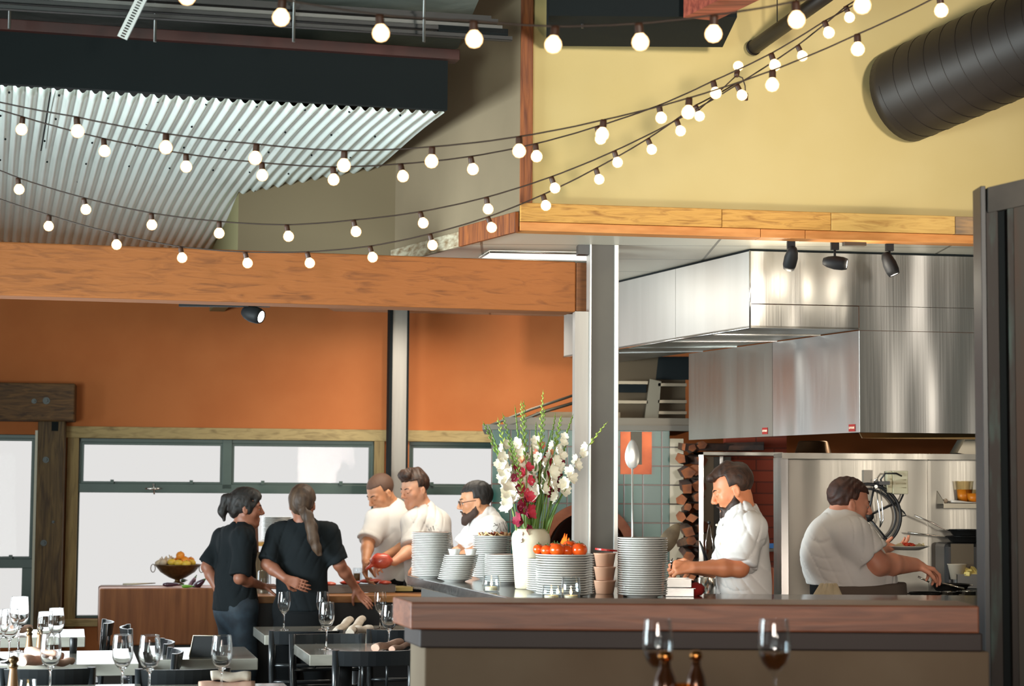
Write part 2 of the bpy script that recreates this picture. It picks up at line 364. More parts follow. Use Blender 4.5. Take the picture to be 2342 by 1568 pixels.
# ---- grey side wall, brown wall, olive strip
G0 = at(1188, 500, 9.3); G0.z = 0; G1 = at(905, 375, 10.7); G1.z = 0; G2 = at(545, 500, 11.72); G2.z = 0; G3 = G2+E2*2.75
def seg_wall(name, a, b, z0, z1, th, mt):
    d = (b-a).normalized(); n = V((-d.y, d.x, 0)); n = n if n.y > 0 or (abs(n.y) < .3 and n.x > 0) else -n
    m = MB(); m.prism([a+EZ*z0, b+EZ*z0, b+EZ*z1, a+EZ*z1], n*th); return struct(name, m, mt)
ZC = 2.87; ZTOP = 5.0
d = (G1-G0).normalized(); nn = V((d.y, -d.x, 0)); nn = nn if nn.x > 0 else -nn
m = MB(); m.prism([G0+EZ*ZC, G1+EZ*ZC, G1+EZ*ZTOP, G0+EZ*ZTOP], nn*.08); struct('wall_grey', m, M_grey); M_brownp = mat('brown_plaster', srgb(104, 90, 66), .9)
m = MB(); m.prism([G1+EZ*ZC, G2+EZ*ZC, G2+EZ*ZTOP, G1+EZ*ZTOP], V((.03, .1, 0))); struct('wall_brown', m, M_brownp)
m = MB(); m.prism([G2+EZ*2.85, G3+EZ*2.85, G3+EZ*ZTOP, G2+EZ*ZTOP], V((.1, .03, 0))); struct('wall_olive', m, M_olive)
# bottom boards along the grey wall
gm = G0.lerp(G1, .42); off = -nn*.025
m = MB(); m.prism([G0+off*.99+EZ*(ZC-.03), gm+off*.99+EZ*(ZC-.03), gm+off*.99+EZ*(ZC+.07), G0+off*.99+EZ*(ZC+.07)], nn*.022); struct('trim_7', m, M_postw, bevel=.003)
m = MB(); m.prism([gm+off+EZ*(ZC-.03), G1+off+EZ*(ZC-.03), G1+off+EZ*(ZC+.05), gm+off+EZ*(ZC+.05)], nn*.022); struct('trim_8', m, mat('peeling_white_board', srgb(178, 168, 144), .8, var=srgb(120, 96, 66), scale=14, stretch=(1, 1, 3), bump=.4), bevel=.003)
# ---- yellow wall + kitchen fascia
Y1 = G0+V((3.155, .52, 0)); yd = (Y1-G0).normalized(); yn = V((-yd.y, yd.x, 0))
YT = basis(yd, yn, EZ, G0); YL = (Y1-G0).length
m = MB(); m.box((0.02, .02, ZC+.10), (YL, .14, ZTOP), YT); struct('wall_yellow', m, M_yellow)
m = MB(); m.box((0, -.01, ZC+.10), (.062, .03, ZTOP), YT); struct('trim_9', m, M_postw, bevel=.004)
def ypix(px, py, v=0): p = onpl(px, py, G0+yn*v, yn); q = p-G0; return q.dot(yd), p.z
xs = [0, .555, 1.545-.09, 2.14, 3.0]; xs = [0] + [ypix(p, 510)[0] for p in (1648, 1897, 2180)] + [YL]
for i in range(4):
    m = MB(); m.box((xs[i]+.001, -.028+.002*(i % 2), ZC+.022), (xs[i+1]-.001, .018, ZC+.112), YT)
    struct('trim_%d' % (10+i), m, [M_fascia, M_fascia, M_fasciab, mat('grey_fascia_wood', srgb(176, 140, 100), .7, var=srgb(130, 110, 90), scale=5, stretch=(1, 6, 8), bump=.3)][i], bevel=.003)
xs = [-.0] + [ypix(p, 525)[0] for p in (1738, 1840)] + [YL]
for i in range(3):
    m = MB(); m.box((xs[i]+.001, -.012, ZC-.022), (xs[i+1]-.001, .10, ZC+.02), YT); struct('trim_%d' % (14+i), m, mat('fascia_soffit_wood', srgb(212, 144, 78), .6, var=srgb(190, 120, 56), scale=3, stretch=(1, 10, 10), bump=.2), bevel=.002)
# kitchen ceiling
m = MB(); poly = [G0+V((0.0, .10, ZC)), Y1+V((0, .1, ZC)), V((3.6, 15.5, ZC)), V((-1.2, 15.0, ZC)), G2+EZ*ZC+V((.2, .1, 0)), G1+EZ*ZC+V((.02, .02, 0))]
m.prism(poly, (0, 0, .04)); struct('ceiling_kitchen', m, M_tile)
# ---- corrugated ceiling
a = math.radians(15.2); C1 = V((math.cos(a), math.sin(a), 0)); C2 = V((-math.sin(a), math.cos(a), 0))
def corrugated():
    zc = 3.41; pr = at(1003, 247, 9.2); pr.z = 0
    n = 0; pitch = .0575; L = 3.4; m = MB(); ns = int(L/pitch)*8; rows = 26; Lv = 5.6
    for j in range(rows+1):
        v = Lv*(j/rows)
        for i in range(ns+1):
            u = -L + L*i/ns + .03
            z = zc + .012*math.sin(2*math.pi*u/pitch) + .006*math.sin(v*3+u*2) - .024*max(0, v-1.6)**1.5
            k = -math.floor((u+.55)/.62)
            z += .004*(k % 2) + (.006 if (v > 1.9) else 0)
            p = pr + C1*u + C2*v; m.v.append((p.x, p.y, z))
    for j in range(rows):
        for i in range(ns):
            A = j*(ns+1)+i
            c = (V(m.v[A])+V(m.v[A+ns+2]))/2
            # stop at the brown wall and the olive strip
            dd = (G2-G1).normalized(); side = (c-G1).x*dd.y-(c-G1).y*dd.x
            if side > .02 and G2.x < c.x < G1.x+.03: continue
            if (c-G2).dot(E1) > .02 and c.y > G2.y: continue
            if (c-WB).dot(E2) > .1: continue
            m.f.append((A, A+ns+1, A+ns+2, A+1)); m.sm.append(True); m.mi.append(0)
    o = struct('ceiling_corrugated', m, mat('galvanised_sheet', (.78, .86, .82), .42, .35, var=(.58, .66, .62), scale=1.6, stretch=(1, .5, 1), detail=8, contrast=(.5, .85)))
    so = o.modifiers.new('thick', 'SOLIDIFY'); so.thickness = .002; so.offset = 1
    return pr, o
PR, CORR = corrugated()
# screws on the sheet are small dark heads
m = MB(); rnd = random.Random(3)
for v in (.02, .62, 1.25, 1.93, 2.6):
    for i in range(14):
        u = -3.2 + i*.23 + rnd.random()*.04; p = PR + C1*u + C2*(v+.03+rnd.random()*.03)
        if p.x > G2.x and (p-G1).x*(G2-G1).y-(p-G1).y*(G2-G1).x > 0: continue
        m.ball((p.x, p.y, 3.395), .006, 6, 4)
tag(obj('screws', m, M_dark, CORR), kind='stuff')
m = MB(); 
for u in (-1.86, -2.48):
    p = PR + C1*(u+.03); m.prism([p+EZ*3.391, p+C2*1.6+EZ*3.391, p+C2*1.6+C1*.006+EZ*3.391, p+C1*.006+EZ*3.391], (0, 0, .004))
struct('trim_20', m, M_dark)
# black fascia box over the near edge of the sheets, red ledger on it
FT = basis(C1, C2, EZ, PR)
m = MB(); m.box((-3.6, -.06, 3.41), (.03, -.02, 3.65), FT); struct('trim_21', m, M_dark)
m = MB(); m.box((-3.6, -.10, 3.65), (.08, -.0, 3.70), FT); struct('trim_22', m, mat('red_oxide_steel', srgb(62, 24, 18), .6, var=srgb(44, 18, 14), scale=5), bevel=.003)
# high dark roof
ra_, rb_ = zat(1095, 0, 3.9), zat(1030, 150, 3.9); rdd = (ra_-rb_).normalized(); rf_ = rb_+rdd*((-3.2-rb_.y)/rdd.y); rk_ = rb_-rdd*.35
m = MB(); m.prism([V((-5.6, -3.2, 3.9)), rf_, rk_, V((G2.x, G2.y, 3.9)), V((G3.x, G3.y, 3.9)), V((-5.6, 14.2, 3.9))], (0, 0, .03)); M_roof = mat('dark_roof_foil', (.10, .12, .11), .45, .2, var=(.17, .20, .185), scale=2.5, bump=1.0, detail=9, dist=.8); struct('ceiling_roof', m, M_roof)
m = MB(); m.box((-7, -4, ZTOP), (5.5, 15.8, ZTOP+.1)); struct('ceiling_high', m, M_dark)
# outer walls of the dining room
wall('wall_left', V((-5.6, -4, 0)), V((0, 1, 0)), V((-1, 0, 0)), .15, 0, 17.5, 0, 5, [(3.5, 8.0, .7, 2.95), (9.5, 14.5, .7, 2.95)], M_orange)
wall('wall_rear', V((-5.6, -3.2, 0)), V((1, 0, 0)), V((0, -1, 0)), .15, 0, 10.4, 0, 5, [(1.5, 8.8, .4, 2.7)], mat('rear_taupe', (.20, .18, .15), .9))
m = MB(); m.box((4.7, -3.3, 0), (4.85, 15.6, 5)); struct('wall_right', m, MATS['rear_taupe'])
m = MB(); m.box((.6, 15.3, 0), (5.5, 15.45, 5)); struct('wall_kitchen', m, M_grey)
# ================================================================ KITCHEN SHELL, HOOD, COLUMNS
M_black = mat('black_iron', (.014, .014, .015), .4)
M_lamp = mat('black_lamp_shell', (.010, .010, .011), .6, spec=.25)
M_bronze = mat('warm_brass_edge', (.42, .27, .12), .35, 1.0)
# ---- hood
ZH = 2.86
U = zat(1715, 573, ZH); UL = zat(1415, 645, ZH); UR = zat(2250, 587, ZH)
U.z = UL.z = UR.z = 0
hd_ = (UR-U).normalized(); hs = (UL-U).normalized(); UR = U+hd_*2.2; UL = U+hs*2.6
def on_vert(px, py, p, d):
    n = V((-d.y, d.x, 0)).normalized(); return onpl(px, py, p, n)
Lc = on_vert(1965, 755, U, hd_); ZM = on_vert(1715, 750, U, hd_).z; ZL = on_vert(1965, 989, U, hd_).z; Lc.z = 0
LL = zat(1575, 808, ZM); LL.z = 0; ls = (LL-Lc).normalized()
hood = empty('exhaust_hood', (U.x, U.y, ZL), 'large stepped stainless steel exhaust hood over the cooking line', 'hood')
def vpanel(p, q, z0, z1, th, mt, name='panel', parent=hood, gap=.002, inn=None):
    d = (q-p).normalized(); n = V((-d.y, d.x, 0)); n = n if n.y > 0 or inn else -n
    if inn is not None: n = inn
    m = MB(); m.prism([p+d*gap+EZ*(z0+gap), q-d*gap+EZ*(z0+gap), q-d*gap+EZ*(z1-gap), p+d*gap+EZ*(z1-gap)], n*th)
    return obj(name, m, mt, parent)
inside_s = V((hs.y, -hs.x, 0)); inside_s = inside_s if inside_s.x > 0 else -inside_s
inside_l = V((ls.y, -ls.x, 0)); inside_l = inside_l if inside_l.x > 0 else -inside_l
M_side = mat('brightened_hood_side', (.58, .58, .56), .42, .75, var=(.52, .52, .50), scale=1.5, stretch=(4, 4, .4))  # base colour raised on the side panels to paint in their bright reflections
us_ = on_vert(1545, 700, U, hs); us_.z = 0
vpanel(U, us_, ZM, ZH, .01, M_side, inn=inside_s, name='side_panel'); vpanel(us_, UL, ZM, ZH, .01, M_side, inn=inside_s, name='side_panel')
zp = on_vert(1715, 694, U, hd_).z
vpanel(U, UR, zp, ZH, .01, M_steel, name='front_panel'); vpanel(U, Lc, ZM, zp, .01, M_steel, name='front_panel', gap=.003)
vpanel(Lc, UR, ZM, zp+.0, .01, M_steel, name='front_panel', gap=.0006)
vpanel(Lc, UR, ZL, ZM, .01, M_steel, name='front_panel')
ms = on_vert(1767, 890, Lc, ls); ms.z = 0
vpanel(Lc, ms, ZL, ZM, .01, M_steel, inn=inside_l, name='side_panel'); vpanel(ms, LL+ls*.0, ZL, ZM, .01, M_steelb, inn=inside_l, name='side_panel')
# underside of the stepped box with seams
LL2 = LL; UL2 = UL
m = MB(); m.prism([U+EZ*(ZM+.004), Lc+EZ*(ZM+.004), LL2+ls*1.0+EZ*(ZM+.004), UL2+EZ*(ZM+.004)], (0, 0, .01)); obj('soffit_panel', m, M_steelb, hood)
for t in (.18, .4, .62, .82):
    a = U.lerp(UL, t); b = Lc.lerp(LL, t*1.1); m = MB(); m.prism([a+EZ*(ZM-.002), b+EZ*(ZM-.002), b+ls*.012+EZ*(ZM-.002), a+hs*.012+EZ*(ZM-.002)], (0, 0, .006)); obj('seam_strip', m, M_steelp, hood)
m = MB(); m.tube([U+EZ*(ZM+.002), UL+EZ*(ZM+.002)], .006, 6); m.tube([U+EZ*ZM, U+EZ*ZH], .005, 6); obj('corner_trim', m, M_steelp, hood)
m = MB(); m.prism([Lc+EZ*(ZL-.028)+V((.02,.03,0)), UR+EZ*(ZL-.028), UR+EZ*ZL, Lc+EZ*ZL], V((0, .03, 0))); obj('grease_rail', m, M_bronze, hood)
# dark inside: back wall and grease tray roof
m = MB(); m.prism([Lc+V((.03, .05, ZL+.06)), UR+V((0, .05, ZL+.06)), UR+V((0, 2.4, ZL+.06)), LL+V((.1, .0, ZL+.06))], (0, 0, .01)); obj('inner_roof', m, M_black, hood)
# gap line under ceiling
m = MB(); m.prism([U+EZ*(ZH+.0), UR+EZ*ZH, UR+EZ*(ZH+.01), U+EZ*(ZH+.01)], V((0, .05, 0))); m.prism([U+EZ*ZH, UL+EZ*ZH, UL+EZ*(ZH+.01), U+EZ*(ZH+.01)], inside_s*.05); obj('top_gasket', m, M_dark, hood)
# red maker plates with lettering
M_red = mat('red_enamel', srgb(150, 22, 14), .4); M_letter = mat('cream_letters', srgb(240, 225, 200), .5)
def textmesh(txt, T, size, mt, parent, name='lettering', w=None, ext=.0006):
    cu = bpy.data.curves.new('t', 'FONT'); cu.body = txt; cu.size = size; cu.extrude = ext; cu.align_x = 'CENTER'; cu.align_y = 'CENTER'; cu.offset = size*.02
    o = bpy.data.objects.new('t', cu); COL.objects.link(o); dg = bpy.context.evaluated_depsgraph_get(); me = bpy.data.meshes.new_from_object(o.evaluated_get(dg))
    bpy.data.objects.remove(o)
    m = MB(); xs = [v.co.x for v in me.vertices]; k = 1 if w is None else w/(max(xs)-min(xs))
    m.add([(v.co.x*k, v.co.y, v.co.z) for v in me.vertices], [tuple(p.vertices) for p in me.polygons], False, T)
    return obj(name, m, mt, parent)
def badge(px, py, p, d, n):
    c = on_vert(px, py, p, d); m = MB(); T = basis(d, EZ, n, c); s = 1.0
    m.box((-.031, -.019, 0), (.031, .019, .003), T); b = obj('maker_plate', m, M_red, hood)
    T2 = basis(d, EZ, n, c+n*.0035); textmesh('CAPTIVEAIRE', T2, .016, M_letter, b, w=.054)
badge(1750, 985, Lc, -ls, -inside_l); badge(1949, 978, Lc, -ls, -inside_l)
# ---- main steel column
ZCK = ZC
CP = at(1362, 900, 9.98); CP.z = 0
CT = basis(V((math.cos(.10), math.sin(.10), 0)), V((-math.sin(.10), math.cos(.10), 0)), EZ, CP)
k = 9.98/4400
colm = empty('steel_column', CP, 'tall grey steel column with polished side standing at the end of the timber beam', 'column')
m = MB(); m.box((-10*k, .012, 0), (43*k, .1, ZCK), CT); obj('grey_web', m, M_gunm, colm)
M_flange = mat('flange_steel', (.5, .49, .46), .4, .6)
m = MB(); m.box((43*k, -.002, 0), (53*k, .13, ZCK), CT); obj('bright_flange', m, M_flange, colm, bevel=.002)
m = MB(); m.box((-14*k, -.004, 0), (-10*k, .13, ZCK), CT); obj('bright_flange', m, M_flange, colm, bevel=.001)
m = MB(); m.box((-46*k, .03, 0), (-14*k, .13, 2.52), CT); obj('polished_cladding', m, mat('column_steel', (.34, .32, .29), .5, .55, var=(.28, .26, .24), scale=2, stretch=(8, 8, .5)), colm)
m = MB(); m.box((-40*k, .02, ZCK-.05), (-8*k, .10, ZCK), CT); obj('top_bracket', m, M_black, colm)
# ---- second column in front of the windows
C2P = at(911, 900, 13.68); C2P.z = 0; C2T = basis(E1, E2, EZ, C2P); k = 13.68/4400
c2 = empty('window_column', C2P, 'slim brushed steel column with dark edges between the two bright windows', 'column')
m = MB(); m.box((-15*k, 0, 0), (19*k, .05, 3.2), C2T); obj('steel_face', m, MATS['column_steel'], c2)
for a, b in ((-22, -15), (19, 23)):
    m = MB(); m.box((a*k, -.015, 0), (b*k, .09, 3.2), C2T); obj('dark_flange', m, M_dark, c2)
# ---- lamps on ceiling track
def track_head(root, top, aim, L=.115, R=.035, stem=.06, lit=False):
    m = MB(); m.box((top.x-.02, top.y-.015, top.z-.04), (top.x+.02, top.y+.015, top.z)); o = obj('adapter', m, M_lamp, root)
    m = MB(); piv = top-EZ*(.04+stem); m.tube([top-EZ*.03, piv], .006, 8); obj('lamp_stem', m, M_lamp, root)
    d = (V(aim)-piv).normalized(); x = d.cross(V((.3, .9, .1))).normalized(); y = d.cross(x)
    T = basis(x, y, d, piv-d*(L*.45)); m = MB()
    m.lathe([(0, -.012), (R*.5, -.008), (R*.8, .015), (R, L*.45), (R*.97, L*.8), (R*.8, L), (R*.72, L), (R*.72, L-.015), (0, L-.015)], 20, T); h = obj('lamp_head', m, M_lamp, root)
    m = MB(); m.lathe([(0, L-.012), (R*.70, L-.012), (R*.7, L-.004), (0, L-.004)], 16, T, False)
    obj('bulb_face', m, mat('lit_lamp_face', (1, .95, .85), .4, emit=(1, .93, .8), estr=6.0 if lit else 6.0), h); return piv+d*L*.6, d
TZ = ZC-.0
def ctr(px, py): return zat(px, py, ZC-.004)
a_ = ctr(1752, 541); b_ = ctr(2151, 551)
q = [zat(1095, 590, ZC-.004), zat(1345, 596, ZC-.004), zat(1345, 578, ZC-.004), zat(1120, 574, ZC-.004)]
tf = empty('ceiling_light', sum(q, V((0, 0, 0)))/4, 'white fluorescent ceiling panel above the timber beam left of the grey column', 'lamp')
m = MB(); m.prism(q, (0, 0, .003)); obj('diffuser', m, mat('lit_diffuser', (.9, .9, .88), .5, emit=(1, .98, .92), estr=1.0), tf)
m = MB()
for i in range(4): m.tube([q[i]-EZ*.004, q[(i+1) % 4]-EZ*.004], .006, 4)
obj('panel_frame', m, M_steelb, tf)
trk = empty('track_light', a_.lerp(b_, .5), 'black ceiling track with three oval black spotlights over the kitchen pass', 'lamp')
d_ = (b_-a_).normalized(); TT = basis(d_, V((-d_.y, d_.x, 0)), EZ, a_+EZ*.004); LT = (b_-a_).length
m = MB(); m.box((0, -.018, -.018), (LT, .018, 0), TT); obj('track_rail', m, mat('dark_brown_track', (.09, .07, .06), .4), trk)
m = MB(); m.box((LT*.44, -.02, -.04), (LT*.565, .02, -.012), TT); obj('feed_box', m, M_gunm, trk)
SPOTS = []
for (px, ax, ay, az) in ((1809, -.08, .42, -.55), (1909, 1.0, -.3, -.16), (2034, .32, -.1, -.8)):
    t = ctr(px, 545+.02*(px-1809)); t.z = ZC-.018
    SPOTS.append(track_head(trk, t, t+V((ax, ay, az-.1)), lit=True, stem=.045 if px < 1850 else .065))
for (p_, d_), pw_ in zip(SPOTS, (10, 4, 4)): spot('track_spot', p_+d_*.06, p_+d_*1.0, pw_, (1.0, .86, .66), 95, .8, .03)
for (p_, d_), pw_ in zip(SPOTS, (5, 1.6, .5)):
    l = bpy.data.lights.new('lamp_spill', 'POINT'); l.energy = pw_; l.color = (1, .9, .72); l.shadow_soft_size = .015
    o = bpy.data.objects.new('lamp_spill', l); COL.objects.link(o); o.location = p_+d_*.075
# small spotlight below the timber beam
tp = at(577, 702, 11.0); tp.z += .0
tl2 = empty('ceiling_spotlight', tp, 'small dark spotlight hanging under the timber beam against the orange wall', 'lamp')
m = MB(); m.box((tp.x-.42, tp.y-.015, tp.z), (tp.x+.1, tp.y+.015, tp.z+.03)); obj('track_rail', m, M_lamp, tl2)
track_head(tl2, tp+EZ*.02, tp+V((.25, -.12, -.12)), L=.12, R=.048, stem=.02)
# ---- oven block with teal tiles
M_tealtile = tilemat('glazed_teal_tile', srgb(8, 82, 70), srgb(5, 64, 57), srgb(70, 30, 16), .125, .125, .005, .3, bump=.4)
M_whitet = tilemat('white_oven_tile', srgb(176, 164, 140), srgb(160, 148, 126), srgb(40, 28, 20), 3.0, .125, .005, .3, bump=.4)
OVY = 12.75; OT = basis(V((1, 0, 0)), V((0, 1, 0)), EZ, V((0, OVY, 0))); ko = OVY/4400
def Zp(px, py, Y): return at(px, py, Y).z
oven = empty('pizza_oven', (X(1340), OVY+.4, 0), 'wood fired oven block faced in teal tiles with a black arched mouth', 'oven')
zt_ = Zp(1340, 984, OVY); cx_, cz_, ri, ro = X(1343), Zp(1343, 1262, OVY), .262, .325
m = MB(); N = 28; x0, x1 = X(1122), X(1531)
# face with arch hole: fan strips between arch and outer rectangle
arc = [(cx_-ro*math.cos(math.pi*i/N), cz_+ro*math.sin(math.pi*i/N)) for i in range(N+1)]
for i in range(N):
    (a0, b0), (a1, b1) = arc[i], arc[i+1]; m.box((a0, OVY, 0), (a0, OVY, 0)) if False else m.add([(a0, OVY, b0), (a1, OVY, b1), (a1, OVY, zt_), (a0, OVY, zt_)], [(0, 1, 2, 3)])
m.add([(x0, OVY, 0), (cx_-ro, OVY, 0), (cx_-ro, OVY, zt_), (x0, OVY, zt_)], [(0, 1, 2, 3)]); m.add([(cx_+ro, OVY, 0), (x1, OVY, 0), (x1, OVY, zt_), (cx_+ro, OVY, zt_)], [(0, 1, 2, 3)])
m.add([(cx_-ro, OVY, 0), (cx_+ro, OVY, 0), (cx_+ro, OVY, cz_-.1), (cx_-ro, OVY, cz_-.1)], [(0, 1, 2, 3)])
m.prism([(x0, OVY+.001, 0), (x0, OVY+1.1, 0), (x0, OVY+1.1, zt_), (x0, OVY+.001, zt_)], (.01, 0, 0)); m.add([(x0, OVY, zt_), (x1, OVY, zt_), (x1, OVY+1.1, zt_), (x0, OVY+1.1, zt_)], [(0, 1, 2, 3)])
m.prism([(x1, OVY+.001, 0), (x1, OVY+1.1, 0), (x1, OVY+1.1, zt_), (x1, OVY+.001, zt_)], (-.01, 0, 0))
obj('tiled_body', m, M_tealtile, oven)
m = MB(); poly = []
for i in range(N):
    t0, t1 = math.pi*i/N, math.pi*(i+1)/N
    q = [(cx_-ro*math.cos(t0), cz_+ro*math.sin(t0)), (cx_-ro*math.cos(t1), cz_+ro*math.sin(t1)), (cx_-ri*math.cos(t1), cz_+ri*math.sin(t1)), (cx_-ri*math.cos(t0), cz_+ri*math.sin(t0))]
    m.prism([(x, OVY-.02, z) for x, z in q], (0, .07, 0))
for s in (-1, 1): m.box((cx_+s*ri, OVY-.02, cz_-.1), (cx_+s*ro, OVY+.05, cz_))
obj('arch_surround', m, mat('terracotta_render', srgb(168, 104, 74), .8, var=srgb(120, 62, 42), scale=6), oven)
m = MB(); prev = None
for j, (y, rr) in enumerate(((OVY, ri), (OVY+.3, ri), (OVY+.55, ri*.9), (OVY+.8, ri*.5), (OVY+.85, .01))):
    ring = [(cx_-rr*math.cos(math.pi*i/N), y, cz_-.09+(rr+.09*(rr/ri))*math.sin(math.pi*i/N)) for i in range(N+1)]
    if prev: m.add(prev+ring, [(i, i+1, i+N+2, i+N+1) for i in range(N)], True)
    prev = ring
m.add([(cx_-ri, OVY, cz_-.09), (cx_+ri, OVY, cz_-.09), (cx_+ri, OVY+.85, cz_-.09), (cx_-ri, OVY+.85, cz_-.09)], [(0, 1, 2, 3)])
obj('oven_chamber', m, mat('sooty_brick', (.02, .016, .013), .9), oven)
m = MB(); m.box((X(1418), OVY-.012, Zp(1450, 1084, OVY)), (X(1490), OVY-.001, Zp(1450, 987, OVY))); obj('copper_plate', m, mat('copper_sheet', srgb(176, 92, 56), .4, .6, var=srgb(130, 62, 38), scale=5), oven)
m = MB(); m.box((X(1442), OVY-.03, Zp(1450, 1062, OVY)), (X(1467), OVY-.0125, Zp(1450, 987, OVY))); obj('draft_slide', m, mat('dull_iron', (.09, .08, .06), .5, .5), oven)
m = MB(); m.box((x1+.002, OVY-.0, .2), (X(1563), OVY+.05, zt_-.05)); obj('white_tile_edge', m, M_whitet, oven)
m = MB(); m.box((x0-.06, OVY-.05, zt_), (X(1577), OVY+1.1, zt_+.035)); obj('metal_ledge', m, mat('oven_ledge_metal', (.14, .13, .11), .5, .5), oven)
# fire
fx = X(1297); fz = cz_-.09
fire = empty('fire', (fx, OVY+.35, fz), 'small orange fire burning inside the black oven mouth', 'fire')
m = MB(); rnd = random.Random(5)
for i in range(4): m.tube([(fx-.08+.03*i, OVY+.3+.03*i, fz+.03+.012*i), (fx+.1-.02*i, OVY+.42-.04*i, fz+.03+.015*i)], .022, 8)
obj('ember_logs', m, mat('glowing_embers', (.03, .01, .01), .9, emit=(1, .12, .02), estr=.8), fire)
m = MB()
for i in range(9):
    x = fx-.05+.014*i; h = .06+.09*math.exp(-((i-3.5)/2.2)**2)+.02*rnd.random(); m.tube([(x, OVY+.33, fz+.04), (x+.008, OVY+.33, fz+.04+h*.35), (x-.006, OVY+.335, fz+.04+h*.75), (x+.002, OVY+.335, fz+.04+h)], [.012, .014, .008, .001], 7)
obj('flames', m, mat('flame', (1, .2, .03), .5, emit=(1, .17, .02), estr=2.2), fire)
# canopy over oven
cy0 = OVY-.0; canopy = empty('oven_canopy', (X(1340), OVY+.3, zt_+.035), 'dark slatted metal canopy above the teal oven', 'canopy')
zz = zt_+.035; M_can = mat('canopy_metal', (.10, .09, .07), .5, .6)
def P(px, py, Y=OVY): return at(px, py, Y)
m = MB(); m.tube([P(1112, 976), P(1214, 936), P(1322, 900)], .010, 6); m.tube([P(1150, 978), P(1240, 942), P(1322, 918)], .018, 4, flat=.6); obj('sloping_bar', m, M_can, canopy)
m = MB(); m.box((X(1150), OVY-.01, zz), (X(1575), OVY+.02, zz+.05)); obj('rim_band', m, mat('canopy_rim_metal', (.16, .14, .11), .5, .5), canopy)
m = MB(); m.box((X(1225), OVY+.12, zz), (X(1420), OVY+.14, Zp(1300, 940, OVY))); obj('back_plate', m, mat('canopy_plate', (.20, .15, .09), .6, .2), canopy)
m = MB(); m.prism([(X(1414), OVY+.3, zz), (X(1577), OVY+.3, zz), (X(1577), OVY+.3, Zp(1500, 815, OVY+.3)), (X(1414), OVY+.3, Zp(1500, 815, OVY+.3))], (0, .02, 0)); obj('back_plate', m, mat('canopy_brown', srgb(70, 58, 40), .8), canopy)
for (a, b, ys) in ((1414, 1486, (870, 915, 965)), (1510, 1577, (875, 914, 940, 968))):
    for y in ys:
        m = MB(); m.box((X(a), OVY+.20, Zp(a, y+4, OVY)), (X(b), OVY+.26, Zp(a, y-3, OVY))); obj('slat', m, mat('slat_metal', (.22, .19, .14), .45, .6), canopy)
m = MB(); m.prism([P(1486, 866, OVY+.2), P(1512, 872, OVY+.2), P(1504, 975, OVY+.2), P(1472, 975, OVY+.2)], (0, .05, 0)); obj('side_frame', m, mat('frame_grey', (.14, .13, .10), .5, .5), canopy)
m = MB(); m.prism([P(1506, 815, OVY+.28), P(1577, 815, OVY+.28), P(1577, 868, OVY+.28), P(1500, 868, OVY+.28)], (0, .01, 0)); m.box((X(1414), OVY+.24, Zp(1450, 893, OVY)), (X(1484), OVY+.26, Zp(1450, 868, OVY))); obj('dark_panel', m, M_dark, canopy)
# ---- firewood stack
M_logs = [mat('log_bark', srgb(92, 60, 36), .9, var=srgb(50, 34, 24), scale=12, bump=.6), mat('log_end', srgb(150, 84, 44), .8, var=srgb(84, 44, 24), scale=10, bump=.3), mat('log_dark', srgb(70, 42, 28), .9, var=srgb(36, 24, 18), scale=12, bump=.6)]
rnd = random.Random(11)
def split_log(name, c, L, r, axis, lab, grp, ma):
    m = MB(); n = rnd.choice([4, 5, 6]); an0 = rnd.random()*6; ring = []
    for k in range(n): ring.append((r*(.75+.5*rnd.random())*math.cos(an0+2*math.pi*k/n), r*(.7+.4*rnd.random())*math.sin(an0+2*math.pi*k/n)))
    ax = V(axis).normalized(); x = ax.cross(EZ).normalized(); y = x.cross(ax)
    segs = 4; vs = []
    for j in range(segs+1):
        for (a, b) in ring: q = .94+.12*rnd.random(); vs.append(V(c)+ax*(L*(j/segs-.5))+x*a*q+y*b*q)
    fs = [(j*n+k, j*n+(k+1) % n, (j+1)*n+(k+1) % n, (j+1)*n+k) for j in range(segs) for k in range(n)]
    m.cur = 0; m.add(vs, fs); m.cur = 1; b = len(m.v)-len(vs); m.f += [tuple(b+k for k in range(n-1, -1, -1)), tuple(b+segs*n+k for k in range(n))]; m.sm += [False]*2; m.mi += [1]*2
    return obj(name, m, [ma, M_logs[1]], label=lab, cat='firewood', group=grp)
z = .3
while z < Zp(1570, 1015, OVY-.1):
    h = .026+.022*rnd.random()
    for s in (0, 1):
        x = X(1566+24*s+rnd.uniform(-5, 5), OVY-.14)
        if z > .6: split_log('firewood', (x, OVY-.17+rnd.uniform(-.03, .03), z+h), .30, h*1.02, (rnd.uniform(-.3, .3), 1, rnd.uniform(-.12, .12)), 'split log in the tall firewood stack beside the white oven tiles', 'firewood stacked beside the oven', M_logs[0 if rnd.random() < .5 else 2])
    z += h*2.0
m = MB(); m.box((X(1552), OVY-.36, 0), (X(1598, 12.4), OVY-.02, .6)); obj('log_bin', m, M_black, label='black metal bin holding the firewood stack beside the oven', cat='bin')
m = MB(); m.box((X(1598, 12.4), 12.38, Zp(1600, 1040, 12.4)), (X(1790, 12.4), 12.75, Zp(1600, 1033, 12.4))); shelf_z = Zp(1600, 1033, 12.4)
for (px, L, r, yy) in ((1620, .34, .036, 12.5), (1668, .3, .032, 12.6), (1702, .26, .03, 12.52)):
    split_log('charred_log', (X(px, yy), yy, shelf_z+.036), L, r, (1, rnd.uniform(-.3, .3), rnd.uniform(-.03, .03)), 'dark log lying on the shelf just under the steel hood', 'logs on the shelf under the hood', M_logs[2])
